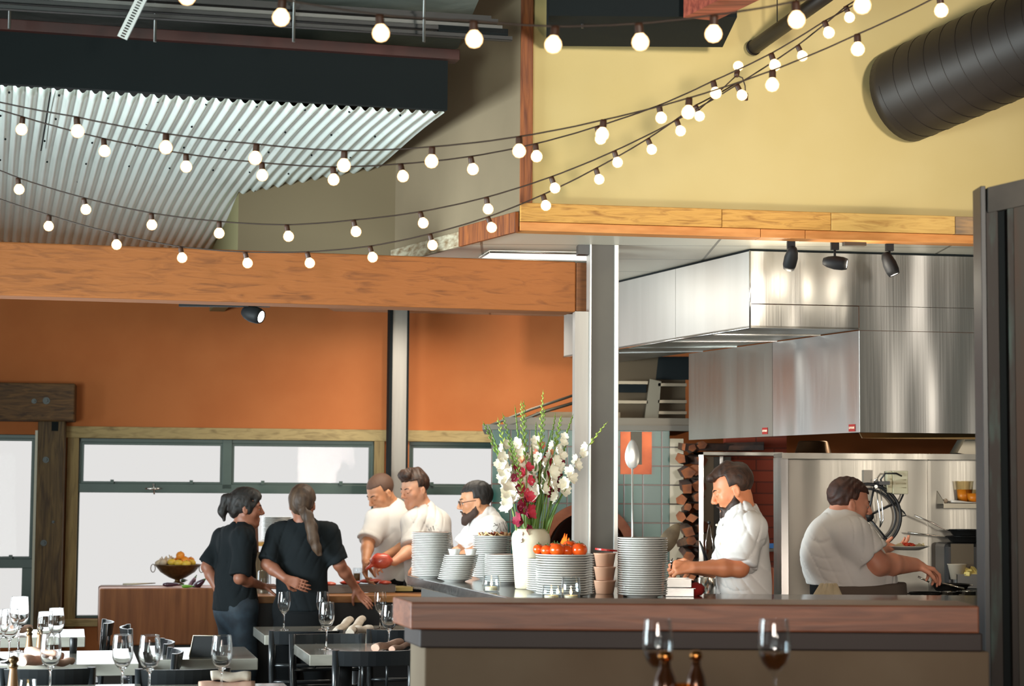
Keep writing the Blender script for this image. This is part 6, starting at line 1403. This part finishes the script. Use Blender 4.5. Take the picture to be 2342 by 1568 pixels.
def hair_cap(H, parent, mt, h=.0055, extra=(), front=.052, low=-.035, vol=.012, amp=.0022, name='hair', sideburn=True, lift=0.0, hairline=.062):
    k = H.k; lo = H.c-.24; hi = H.c+.24; S = SDF(lo, hi, h)
    P_ = H.p
    S.ell(P_(0, -.016, .040+lift), (.077*k+vol, .097*k+vol, .084*k+vol), H.R, .0)
    # remove face: everything in front of a slanted hairline, ears zone and below nape
    S.cut(P_(0, front, .058), -1*np.array([0, 0, 0])) if False else None
    X_ = (S.lo[0]+S.h*np.arange(S.n[0]))[:, None, None]-H.c[0]; Y_ = (S.lo[1]+S.h*np.arange(S.n[1]))[None, :, None]-H.c[1]; Z_ = (S.lo[2]+S.h*np.arange(S.n[2]))[None, None, :]-H.c[2]
    u = (X_*H.R[0, 0]+Y_*H.R[1, 0]+Z_*H.R[2, 0])/k; v = (X_*H.R[0, 1]+Y_*H.R[1, 1]+Z_*H.R[2, 1])/k; w = (X_*H.R[0, 2]+Y_*H.R[1, 2]+Z_*H.R[2, 2])/k
    face = np.minimum(v-(.018 if sideburn else .03), hairline-w)          # in front of the temples and below the hairline
    nape = np.minimum(low-w, .2+v)                            # below nape line
    ear = np.minimum(.02-w, v+.022)                           # ear zone forward of the nape
    if sideburn: ear = np.minimum(ear, .03-v) if False else ear
    S.F = np.maximum(S.F, np.maximum(np.maximum(face, nape), np.maximum(ear, -9)).astype(np.float32))
    for e in extra: e(S, H)
    S.F += (amp*np.sin(u*150+14*np.sin(v*26))*np.cos(w*60+4*np.sin(v*40))).astype(np.float32)
    return S.object(name, mt, parent, smooth=1)
SKIN = {}
def skin(name, c, c2): return mat(name, c, .5, var=c2, scale=9, sss=.12, contrast=(.3, .7))
M_hairb = mat('dark_brown_hair', srgb(36, 22, 15), .6, var=srgb(66, 40, 25), scale=26, stretch=(1, 4, 1), detail=3, bump=.3)
M_hairk = mat('black_hair', srgb(20, 17, 16), .6, var=srgb(36, 28, 24), scale=30, stretch=(1, 4, 1), detail=3, bump=.3)
M_hairl = mat('light_brown_hair', srgb(84, 62, 44), .6, var=srgb(50, 34, 24), scale=30, stretch=(1, 1, .15), detail=3, bump=.3)
M_wshirt = mat('white_cotton', srgb(226, 222, 218), .85, var=srgb(216, 211, 206), scale=4); M_bshirt = mat('black_cotton', (.010, .013, .015), .85, spec=.15)
M_btrou = mat('black_trousers', (.008, .009, .010), .85, spec=.15); M_jean = mat('dark_denim', (.008, .014, .022), .7, var=(.02, .035, .05), scale=14); M_shoe = mat('black_shoe', (.012, .012, .012), .35)
M_apron = mat('grey_brown_apron', srgb(98, 84, 74), .9)

def person(lab, J, Hd, sk, shirt, trou, fwd, cloth=.014, hv=.006, bulk=1.0, chest=(.165, .115), waist=(.145, .105), hips=(.165, .12), arm=1.0, neck=.056, sleeve='elbow', fold=.004, hands=None, headkw={}, shirt_to=None, group=None, feet=True, seed=1, collar=True, hemz=None, tuck=False):
    """J: world joints. returns root"""
    J = {k: np.array(v, dtype=float) for k, v in J.items()}
    f = nrm([fwd[0], fwd[1], 0]); lat = np.array([f[1], -f[0], 0.0])      # lat = person's right
    root = empty('person', (float(J['pelvis'][0]), float(J['pelvis'][1]), 0), lab, 'person', group)
    H = Hd; pts = np.array([v for v in J.values()]+[H.c])
    lo = pts.min(0)-.26; hi = pts.max(0)+.26; lo[2] = -.03
    S = SDF(lo, hi, hv)
    add_head(S, H, J['neck'], neck=neck, **headkw)
    fl = (f, chest[0]/chest[1]); flw = (f, waist[0]/waist[1]); flh = (f, hips[0]/hips[1])
    sh = (J['shR']+J['shL'])/2
    def torso(S, o, k):
        S.cone(J['chest'], J['waist'], chest[0]*.92+o, waist[0]+o, k, flat=fl); S.cone(J['waist'], J['pelvis'], waist[0]+o, hips[0]+o, k, flat=flw)
        S.cone(J['shL']*.86+sh*.14, J['shR']*.86+sh*.14, .060*bulk+o, .060*bulk+o, k); S.cone(J['neck'], J['chest'], .075*bulk+o, .13*bulk+o, k, flat=(f, 1.2))
        for a in ('shL', 'shR'): S.cone(J['neck']-np.array([0, 0, .015]), J[a], .045*bulk+o, .058*bulk+o, k)
        for e in J.get('_belly', []): pass
    torso(S, 0, .04)
    for s_ in 'LR':
        a, e, w = J['sh'+s_], J['el'+s_], J['wr'+s_]; S.cone(a, e, .052*arm, .043*arm, .02); S.cone(e, e+(w-e)*.35, .041*arm, .043*arm, .02); S.cone(e+(w-e)*.35, w, .043*arm, .027*arm, .015)
        hd = (hands or {}).get(s_)
        if hd: S.cone(w, w+nrm(hd['d'])*.03, .026*arm, .024*arm, .012, flat=(nrm(hd['n']), 1.25)); hand(S, w, **hd)
        else: hand(S, w, w-e, f, curl=(.4, .5, .5), side=1 if s_ == 'L' else -1)
    for s_ in 'LR':
        hp = J['pelvis']+(lat if s_ == 'R' else -lat)*hips[0]*.52; kn = J.get('kn'+s_, np.array([hp[0], hp[1], .48])+f*.03); an = J.get('an'+s_, np.array([hp[0], hp[1], .09]))
        S.cone(hp, kn, .085*bulk, .058, .03); S.cone(kn, kn+(an-kn)*.35, .056, .056, .02); S.cone(kn+(an-kn)*.35, an, .056, .036, .02); S.cone(an-np.array([0, 0, .05]), an+f*.13-np.array([0, 0, .06]), .032, .028, .02)
    body = S.object('body', sk, root, smooth=1); del S
    add_eyes(H, body)
    # shirt
    z0 = hemz if hemz is not None else J['pelvis'][2]-.02
    slo, shi = pts.min(0)-.28, pts.max(0)+.1; slo[2] = max(0, z0-.06); shi[2] = J['neck'][2]+.14
    S = SDF(slo, shi, hv+.001); torso(S, cloth, .045)
    for c_, r_ in J_extra.get(lab, []): S.ell(c_, r_, None, .06)
    for s_ in 'LR':
        a, e, w = J['sh'+s_], J['el'+s_], J['wr'+s_]
        if sleeve == 'short': end = a+(e-a)*.72
        elif sleeve == 'elbow': end = e+(w-e)*.06-(e-a)*.04
        elif sleeve == 'roll': end = e+(w-e)*.22
        else: end = w
        if sleeve in ('short', 'elbow'):
            dirn = nrm(e-a); L_ = np.linalg.norm(end-a) if sleeve == 'short' else np.linalg.norm(e-a)*.93
            S.cone(a, a+dirn*(L_+.06), .060*arm+cloth, .062*arm+cloth, .035, cuts=[(a+dirn*L_, dirn)])
            S.cone(a+dirn*(L_-.022), a+dirn*(L_-.006), .064*arm+cloth, .064*arm+cloth, .004, cuts=[(a+dirn*L_, dirn), (a+dirn*(L_-.028), -dirn)])
        else:
            S.cone(a, e, .058*arm+cloth, .05*arm+cloth, .035); dirn = nrm(w-e); L_ = np.linalg.norm(w-e)*(.25 if sleeve == 'roll' else .95)
            S.cone(e, e+dirn*(L_+.06), .05*arm+cloth, .048*arm+cloth, .02, cuts=[(e+dirn*L_, dirn)])
    if collar:
        up_ = nrm(H.p(0, -.02, -.08)-J['neck']); c0 = J['neck']-up_*.005
        S.cone(c0-up_*.02, c0+up_*.06, neck*1.12+.012, neck*1.06+.010, .012, cuts=[(c0+up_*.034, nrm(up_+f*.5))])
        S.cone(c0-up_*.0, c0+up_*.12, neck*1.05+.003, neck*1.02+.003, .003, op='sub')
    S.folds(fold*.6, seed=seed, crease=fold*1.15)
    S.F = np.where(np.arange(S.n[2])[None, None, :]*S.h+S.lo[2] < z0, np.float32(.05), S.F)
    S.object('shirt', shirt, root, smooth=1); del S
    # trousers
    lo2 = pts.min(0)-.28; hi2 = pts.max(0)+.28; lo2[2] = .02; hi2[2] = J['waist'][2]
    S = SDF(lo2, hi2, .012); S.cone(J['waist']-np.array([0, 0, .06]), J['pelvis'], waist[0]+.008, hips[0]+.012, .03, flat=flh)
    for s_ in 'LR':
        hp = J['pelvis']+(lat if s_ == 'R' else -lat)*hips[0]*.52; kn = J.get('kn'+s_, np.array([hp[0], hp[1], .48])+f*.03); an = J.get('an'+s_, np.array([hp[0], hp[1], .09]))
        S.cone(hp, kn, .10*bulk, .072, .04); S.cone(kn, an-np.array([0, 0, .02]), .072, .06, .03, cuts=[(an-np.array([0, 0, .03]), np.array([0, 0, -1.0]))])
        m = MB(); c = V(an-np.array([0, 0, .05])); m.tube([c-V(f)*.07, c-V(f)*.03, c+V(f)*.06, c+V(f)*.15, c+V(f)*.185], [.03, .042, .044, .04, .02], 12, flat=.9); obj('shoe', m, M_shoe, root)
    S.folds(.003, seed=seed+3); S.object('trousers', trou, root, smooth=1)
    return root, H, J, f, lat
J_extra = {}
def W(px, py, Y): return np.array(at(px, py, Y))
# ---------------------------------------------------------------- bearded cook (near, facing left)
Yk = 9.40
H1 = Head(W(1676, 1119, Yk), headframe((-.93, .02, -.36)), 1.0, .005)
J = dict(neck=W(1697, 1182, Yk+.0), chest=W(1697, 1238, Yk), waist=W(1704, 1330, Yk+.01), pelvis=W(1712, 1400, Yk+.02),
         shL=W(1712, 1212, Yk-.17), shR=W(1700, 1208, Yk+.17), elL=W(1692, 1299, Yk-.25), wrL=W(1589, 1297, Yk-.28), elR=W(1655, 1300, Yk+.20), wrR=W(1580, 1300, Yk-.02))
hands = {'L': dict(d=(-.95, .12, -.02), n=(.05, .75, -.55), curl=(.75, .9, .5), side=-1), 'R': dict(d=(-.85, -.5, -.12), n=(.1, -.35, -.9), curl=(.5, .7, .5), side=1)}
k1, H1, Jk, fk, lk = person('bearded cook in a white shirt looking down at his hands behind the counter', J, H1, skin('warm_skin', srgb(222, 146, 104), srgb(208, 128, 88)), M_wshirt, M_btrou, (-1, .03), chest=(.18, .118), waist=(.165, .128), hips=(.17, .13), hands=hands, hv=.005, cloth=.020, fold=.009, sleeve='elbow', arm=.98, neck=.054, seed=2)
def quiff(S, H):
    P_ = H.p; k = H.k
    S.cone(P_(-.03, .078, .092), P_(-.02, -.02, .125), .018, .020, .02); S.cone(P_(.03, .078, .092), P_(.02, -.02, .125), .018, .020, .02); S.cone(P_(-.035, .085, .086), P_(.035, .085, .086), .015, .015, .015)
    S.cone(P_(0, .04, .104), P_(0, -.08, .085), .018, .016, .03)
hair_cap(H1, k1, M_hairb, extra=[quiff], vol=.006, low=-.05, hairline=.078, amp=.0015)
def beard(H, parent, mt, full=1.0, h=.0045):
    S = SDF(H.c-.17, H.c+.17, h); P_ = H.p; o = .006+.006*full
    for sx in (-1, 1):
        S.cone(P_(sx*.064, .005, -.030), P_(sx*.058, .018, -.062), .010, .016, .01); S.cone(P_(sx*.058, .018, -.066), P_(sx*.024, .070, -.100), .018+o, .020+o, .012)
        S.cone(P_(sx*.004, .099, -.052), P_(sx*.030, .086, -.070), .006, .006, .006); S.cone(P_(sx*.030, .083, -.070), P_(sx*.026, .076, -.09), .010, .012, .01)
    S.cone(P_(-.012, .080, -.110), P_(.012, .080, -.110), .018+o, .018+o, .015); S.cone(P_(0, .09, -.09), P_(0, .085, -.122), .008, .016+o, .012)
    S.cone(P_(-.014, .105, -.070), P_(.014, .105, -.070), .010, .010, .004, op='sub')
    S.folds(.0014, (210, 180, 90), 3); return S.object('beard', mt, parent, smooth=1)
def brows(H, parent, mt, r=.0042):
    for sx in (-1, 1):
        m = MB(); m.tube([V(H.p(sx*.014, .0935, .022)), V(H.p(sx*.03, .088, .028)), V(H.p(sx*.046, .074, .024))], [r, r*1.1, r*.5], 6, flat=.7); obj('eyebrow', m, mt, parent)
beard(H1, k1, M_hairb, .35); brows(H1, k1, M_hairb)
# shirt buttons and pocket
for (px, py) in ((1642, 1200), (1650, 1243)):
    m = MB(); q = at(px-3, py, Yk-.085); m.ball(q, (.006, .006, .006), 8, 6); obj('button', m, MATS['cream_letters'], k1)
m = MB(); q = at(1532, 1288, Yk-.34)
m = MB(); m.ball(at(1536, 1284, Yk-.3), (.008, .008, .012), 10, 6); m.tube([at(1538, 1276, Yk-.3), at(1535, 1300, Yk-.3)], .004, 6); obj('metal_clip', m, M_steelp, label='small shiny metal clip between the fingers of the bearded cook', cat='clip')
# ---------------------------------------------------------------- big cook at the range (facing right)
Yk = 9.78
H2 = Head(W(1943, 1151, Yk), headframe((.985, .12, -.18)), 1.02)
J = dict(neck=W(1925, 1198, Yk), chest=W(1922, 1252, Yk), waist=W(1943, 1318, Yk), pelvis=W(1955, 1385, Yk),
         shR=W(1952, 1226, Yk-.19), shL=W(1905, 1215, Yk+.2), elR=W(2008, 1290, Yk-.20), wrR=W(2092, 1291, Yk+.02), elL=W(1990, 1270, Yk+.34), wrL=W(2022, 1252, Yk+.50))
lab2 = 'stocky dark haired cook in a white T-shirt and grey apron reaching over the range'
J_extra[lab2] = [(W(1960, 1325, Yk+.02), (.20, .19, .14)), (W(1900, 1270, Yk+.02), (.15, .18, .16))]
hands = {'R': dict(d=(.86, .42, -.22), n=(.1, .15, -.98), curl=(.45, .65, .4), side=-1, s=1.08), 'L': dict(d=(.8, .35, .05), n=(0, .1, 1), curl=(.3, .4, .3), side=-1)}
k2, H2, Jk, fk, lk = person(lab2, J, H2, skin('rosy_skin', srgb(220, 154, 126), srgb(208, 138, 110)), M_wshirt, M_btrou, (.93, .30), chest=(.205, .165), waist=(.215, .185), hips=(.21, .185), hands=hands, hv=.0055, cloth=.014, fold=.007, sleeve='short', arm=1.32, neck=.068, bulk=1.12, seed=5, headkw=dict(chub=.012, jaw=1.15), hemz=W(1900, 1338, Yk)[2], collar=False)
hair_cap(H2, k2, mat('dark_auburn_hair', srgb(44, 22, 15), .6, var=srgb(72, 38, 24), scale=30, bump=.4), vol=.009, low=-.045, amp=.004, hairline=.064); brows(H2, k2, M_hairb)
# apron: grey wrap with cream ties
S = SDF(W(1965, 1400, Yk)-.42, W(1965, 1400, Yk)+.42, .008); fl = (fk, 1.1)
S.cone(W(1968, 1338, Yk-.02), W(1975, 1500, Yk-.02), .228, .238, .02)
S.cut(W(1965, 1334, Yk), nrm([-.05, 0, 1])); S.cut(W(1965, 1500, Yk), np.array([0, 0, -1.0])); S.folds(.002, seed=4); S.object('apron', M_apron, k2)
S = SDF(W(1895, 1360, Yk-.2)-.2, W(1895, 1360, Yk-.2)+.2, .004)
for i, (x0_, x1_) in enumerate(((1878, 1852), (1882, 1864), (1890, 1876), (1896, 1890), (1902, 1904), (1908, 1918), (1912, 1930))):
    a = W(x0_, 1336, Yk-.20+.01*(i % 2)); b = W(x1_, 1385, Yk-.23-.012*(i % 2)); S.cone(a, b, .008, .016, .006)
S.object('apron_ties', mat('cream_apron_cloth', srgb(210, 196, 166), .9, var=srgb(190, 172, 140), scale=14), k2)
# plate with food on his far hand
pc = W(2074, 1257, Yk+.52); pl_ = empty('dinner_plate', V(pc)-EZ*.006, 'white plate of red food on paper held by the stocky cook', 'plate'); 
m = MB(); R = .118; m.lathe([(0, .0), (R*.6, .0), (R*.97, .018), (R, .020), (R, .022), (R*.62, .006), (0, .006)], 36, Tm(pc)); obj('plate_dish', m, M_plate, pl_)
m = MB(); vs = []; n = 30
for i in range(4):
    for k in range(n): a = 2*math.pi*k/n; r = (.0, .04, .075, .095)[i]; vs.append((pc[0]+r*math.cos(a), pc[1]+r*math.sin(a), pc[2]+.014+(.0, 0, .006, .014+.008*math.sin(5*a)+.005*math.sin(11*a))[i]))
m.add(vs, [(i*n+k, i*n+(k+1) % n, (i+1)*n+(k+1) % n, (i+1)*n+k) for i in range(3) for k in range(n)], True); obj('paper_liner', m, mat('cream_paper', srgb(230, 215, 175), .8), pl_)
m = MB(); rnd = random.Random(6)
for i in range(70):
    a = rnd.random()*6.28; r = .06*rnd.random()**.6; m.ball((pc[0]+r*math.cos(a), pc[1]+r*math.sin(a), pc[2]+.022+.018*(1-r/.07)*rnd.random()), (.008, .007, .005), 6, 4, jit=.3)
obj('red_food', m, mat('red_stewed_food', srgb(196, 58, 24), .5, var=srgb(150, 36, 16), scale=30), pl_, kind='stuff')
m = MB(); q = at(2118, 1310, Yk+.12); m.tube([q+V((math.cos(t)*.010, math.sin(t)*.004, math.sin(t)*.010)) for t in [k*.5236 for k in range(13)]], .0018, 6, caps=False); 
# ---------------------------------------------------------------- woman with a bun (profile to the right)
Yw = 12.18
H3 = Head(W(563, 1162, Yw), headframe((.98, .16, -.06)), .97)
J = dict(neck=W(553, 1212, Yw), chest=W(542, 1252, Yw), waist=W(538, 1325, Yw), pelvis=W(540, 1388, Yw),
         shL=W(512, 1232, Yw+.10), shR=W(556, 1232, Yw-.14), elL=W(473, 1295, Yw+.05), wrL=W(498, 1350, Yw-.02), elR=W(548, 1322, Yw-.20), wrR=W(602, 1340, Yw+.03))
hands = {'L': dict(d=(.75, .1, -.55), n=(.5, .6, .4), curl=(.3, .4, .3), side=-1, s=.9), 'R': dict(d=(.95, .25, -.05), n=(0, .2, -.9), curl=(.4, .5, .4), side=-1, s=.9)}
M_sk3 = skin('tan_skin', srgb(158, 102, 78), srgb(142, 88, 66))
k3, H3, Jk, fk, lk = person('woman in black with a ponytail seen from the side, one hand on her hip', J, H3, M_sk3, M_bshirt, M_jean, (.80, .60), chest=(.145, .112), waist=(.128, .108), hips=(.155, .125), hands=hands, hv=.006, cloth=.014, fold=.007, arm=.82, neck=.046, bulk=.88, seed=7, headkw=dict(jaw=.88))
def bun(S, H):
    P_ = H.p
    S.cone(P_(0, -.10, .06), P_(0, -.135, .05), .022, .026, .02); S.cone(P_(0, -.135, .055), P_(.0, -.152, -.03), .030, .028, .02); S.cone(P_(.0, -.152, -.03), P_(.01, -.135, -.085), .026, .010, .02)
    S.ell(P_(0, .0, .085), (.07, .09, .05), H.R, .02); S.cone(P_(.04, .07, .075), P_(.07, .05, .02), .018, .008, .02); S.cone(P_(-.04, .07, .075), P_(-.07, .05, .02), .018, .008, .02)
    S.ell(P_(.062, .01, .01), (.022, .035, .05), H.R, .02); S.ell(P_(-.062, .01, .01), (.022, .035, .05), H.R, .02); S.ell(P_(0, -.07, -.02), (.06, .04, .05), H.R, .02)
hair_cap(H3, k3, M_hairk, extra=[bun], vol=.012, low=-.06, hairline=.07); brows(H3, k3, M_hairk)
# ---------------------------------------------------------------- woman from behind with a long ponytail
H4 = Head(W(692, 1153, Yw), headframe((.10, .98, -.12)), .97)
J = dict(neck=W(694, 1206, Yw), chest=W(692, 1252, Yw), waist=W(690, 1325, Yw), pelvis=W(690, 1388, Yw),
         shL=W(637, 1222, Yw), shR=W(750, 1220, Yw), elL=W(611, 1290, Yw-.10), wrL=W(652, 1322, Yw-.17), elR=W(776, 1290, Yw+.0), wrR=W(812, 1342, Yw+.14))
hands = {'L': dict(d=(.85, -.05, -.32), n=(0, 1, .1), curl=(.15, .2, .2), side=-1, s=.92), 'R': dict(d=(.55, .1, -.8), n=(.3, .3, -.9), curl=(-.35, .15, .15), side=-1, s=.92)}
k4, H4, Jk, fk, lk = person('woman in black seen from behind with a long brown ponytail, hand on table', J, H4, M_sk3, M_bshirt, M_btrou, (.05, 1), chest=(.165, .115), waist=(.135, .105), hips=(.165, .125), hands=hands, hv=.006, cloth=.015, fold=.007, arm=.9, neck=.047, bulk=.92, seed=9, headkw=dict(jaw=.88))
def tail(S, H):
    P_ = H.p
    S.ell(P_(0, -.06, .0), (.070, .055, .075), H.R, .03)
hair_cap(H4, k4, M_hairl, extra=[tail], vol=.010, low=-.07, hairline=.08, name='hair')
S = SDF(W(712, 1215, Yw-.1)-.24, W(712, 1215, Yw-.1)+.24, .005); prevp = None
for (px, py, dy, r) in ((693, 1166, -.10, .030), (703, 1180, -.125, .034), (712, 1205, -.15, .036), (716, 1230, -.16, .033), (724, 1252, -.155, .026), (731, 1268, -.15, .014)):
    p = W(px, py, Yw+dy)
    if prevp is not None: S.cone(prevp[0], p, prevp[1], r, .02, flat=(np.array([0, 1.0, 0]), 1.5))
    prevp = (p, r)
S.folds(.0035, (150, 60, 14), 2); S.object('ponytail', M_hairl, k4)
# black waist apron
S = SDF(W(692, 1400, Yw)-.34, W(692, 1400, Yw)+.34, .01); S.cone(W(690, 1352, Yw), W(690, 1470, Yw), .158, .19, .02, flat=(np.array([0, 1.0, 0]), 1.3)); S.cut(W(690, 1345, Yw), np.array([0, 0, 1.0])); S.cut(W(690, 1470, Yw), np.array([0, 0, -1.0])); S.object('waist_apron', M_btrou, k4)
# ---------------------------------------------------------------- three cooks in the background
M_skm = skin('olive_skin', srgb(206, 150, 112), srgb(192, 132, 96)); M_skl = skin('fair_skin', srgb(226, 170, 138), srgb(214, 150, 118))
GR = 'cooks working in front of the bright windows'
Ya = 13.24
H5 = Head(W(871, 1127, Ya), headframe((-.66, -.55, -.52)), 1.03, .005)
J = dict(neck=W(900, 1168, Ya+.06), chest=W(895, 1210, Ya+.04), waist=W(898, 1280, Ya+.05), pelvis=W(900, 1335, Ya+.08), shR=W(862, 1192, Ya-.04), shL=W(935, 1185, Ya+.10), elR=W(842, 1240, Ya-.14), wrR=W(836, 1283, Ya-.28), elL=W(940, 1245, Ya-.1), wrL=W(880, 1272, Ya-.30))
k5, H5, *_ = person('cook with shaved hair bending over the prep table, leftmost of the three at the windows', J, H5, M_skm, M_wshirt, M_btrou, (-.5, -.85), hv=.006, cloth=.020, fold=.008, sleeve='elbow', seed=11, hands={'R': dict(d=(.0, -.2, -.95), n=(.8, -.2, 0), curl=(.4, .5, .4), side=-1), 'L': dict(d=(-.9, -.35, -.2), n=(0, 0, -1), curl=(.4, .5, .4), side=-1)}, group=GR)
hair_cap(H5, k5, mat('shaved_hair', srgb(92, 66, 52), .7), vol=.0035, amp=.0006, low=-.045, hairline=.07); brows(H5, k5, M_hairk)
Yb = 13.0
H6 = Head(W(948, 1119, Yb), headframe((-.70, -.62, -.24)), 1.0, .004)
J = dict(neck=W(968, 1170, Yb+.05), chest=W(975, 1218, Yb+.05), waist=W(978, 1285, Yb+.05), pelvis=W(980, 1340, Yb+.08), shR=W(945, 1196, Yb-.06), shL=W(1002, 1196, Yb+.13), elR=W(946, 1252, Yb-.16), wrR=W(902, 1284, Yb-.34), elL=W(1010, 1262, Yb-.02), wrL=W(985, 1290, Yb-.26))
k6, H6, *_ = person('cook with tall dark hair looking down, middle one of the three at the windows', J, H6, M_skl, M_wshirt, M_btrou, (-.6, -.8), hv=.006, cloth=.020, fold=.008, sleeve='elbow', seed=13, hands={'R': dict(d=(-.85, -.4, -.1), n=(0, 0, -1), curl=(.5, .7, .5), side=-1), 'L': dict(d=(-.9, -.4, -.1), n=(0, 0, -1), curl=(.4, .5, .4), side=-1)}, group=GR)
def tall(S, H):
    P_ = H.p; S.cone(P_(-.03, .06, .11), P_(.03, .06, .11), .028, .028, .02); S.cone(P_(0, .06, .125), P_(0, -.06, .115), .03, .025, .03); S.cone(P_(.03, .0, .13), P_(-.02, .02, .14), .018, .015, .02)
hair_cap(H6, k6, M_hairb, extra=[tall], vol=.009, amp=.003, low=-.02, hairline=.07); brows(H6, k6, M_hairk)
m = MB(); q = at(872, 1282, Yb-.42); m.ball(q, (.075, .05, .05), 18, 10, jit=.16, rnd=random.Random(3)); m.tube([q+V((-.05, 0, -.02)), q+V((-.10, -.02, -.055))], [.035, .012], 8, flat=.5); obj('meat_joint', m, M_meat, label='big piece of red meat held by the two cooks at the prep table', cat='meat')
Yc = 12.2
H7 = Head(W(1087, 1146, Yc), headframe((-.93, -.12, -.14)), 1.0)
J = dict(neck=W(1112, 1190, Yc+.02), chest=W(1116, 1238, Yc+.02), waist=W(1112, 1300, Yc+.03), pelvis=W(1112, 1350, Yc+.04), shL=W(1128, 1212, Yc-.17), shR=W(1098, 1206, Yc+.17), elL=W(1090, 1262, Yc-.24), wrL=W(1030, 1286, Yc-.24), elR=W(1060, 1256, Yc+.16), wrR=W(1015, 1285, Yc+.0))
k7, H7, *_ = person('cook with glasses and a short beard facing left, rightmost of the three at the windows', J, H7, M_skm, M_wshirt, M_btrou, (-1, -.05), chest=(.18, .13), hv=.006, cloth=.020, fold=.008, sleeve='elbow', seed=17, group=GR, bulk=1.05)
hair_cap(H7, k7, M_hairk, vol=.009, low=-.05, hairline=.066); brows(H7, k7, M_hairk); beard(H7, k7, mat('short_dark_beard', srgb(62, 44, 36), .8), .0, .005)
gl = MB()
for sx in (-1, 1):
    c = H7.p(sx*.032, .102, .002); gl.tube([V(c+H7.d(math.cos(t)*.019, 0, math.sin(t)*.015)) for t in [k*.5236 for k in range(13)]], .0018, 5, caps=False); gl.tube([V(H7.p(sx*.05, .098, .004)), V(H7.p(sx*.078, .05, .008)), V(H7.p(sx*.080, .0, .006))], .0018, 5)
gl.tube([V(H7.p(-.013, .106, .004)), V(H7.p(.013, .106, .004))], .0018, 5); obj('spectacles', gl, M_black, label='thin dark spectacles worn by the bearded cook at the windows', cat='glasses')

# handwritten marks on the backs of two of the white jackets (illegible strokes, as in the photo)
def onsurf(root, px, py):
    o = [c for c in kids(root) if c.name.startswith('shirt')][0]; M = Matrix.Translation(wloc(o)); d = ray(px, py).normalized()
    ok, p, n, i = o.ray_cast(M.inverted() @ CAM, d)
    return (p+wloc(o)+n*.0015) if ok else None
def strokes(root, lines, r=.0016):
    bpy.context.view_layer.update(); m = MB()
    for ln in lines:
        P_ = [onsurf(root, x, y) for x, y in ln]; P_ = [p for p in P_ if p is not None]
        if len(P_) > 1: m.tube(P_, r, 5)
    if m.v: obj('written_marks', m, mat('black_ink', (.03, .025, .02), .7), root)
strokes(k7, [[(1128, 1203), (1137, 1199), (1140, 1205), (1134, 1212), (1141, 1218), (1136, 1222)], [(1142, 1196), (1144, 1212), (1148, 1217)], [(1147, 1194), (1152, 1213)], [(1150, 1192), (1155, 1206), (1158, 1212)], [(1155, 1194), (1159, 1203)], [(1158, 1190), (1162, 1201)], [(1124, 1212), (1127, 1216)], [(1130, 1196), (1136, 1202)]])
strokes(k6, [[(985, 1205), (986, 1213)], [(990, 1202), (993, 1212)], [(981, 1209), (982, 1213)]])
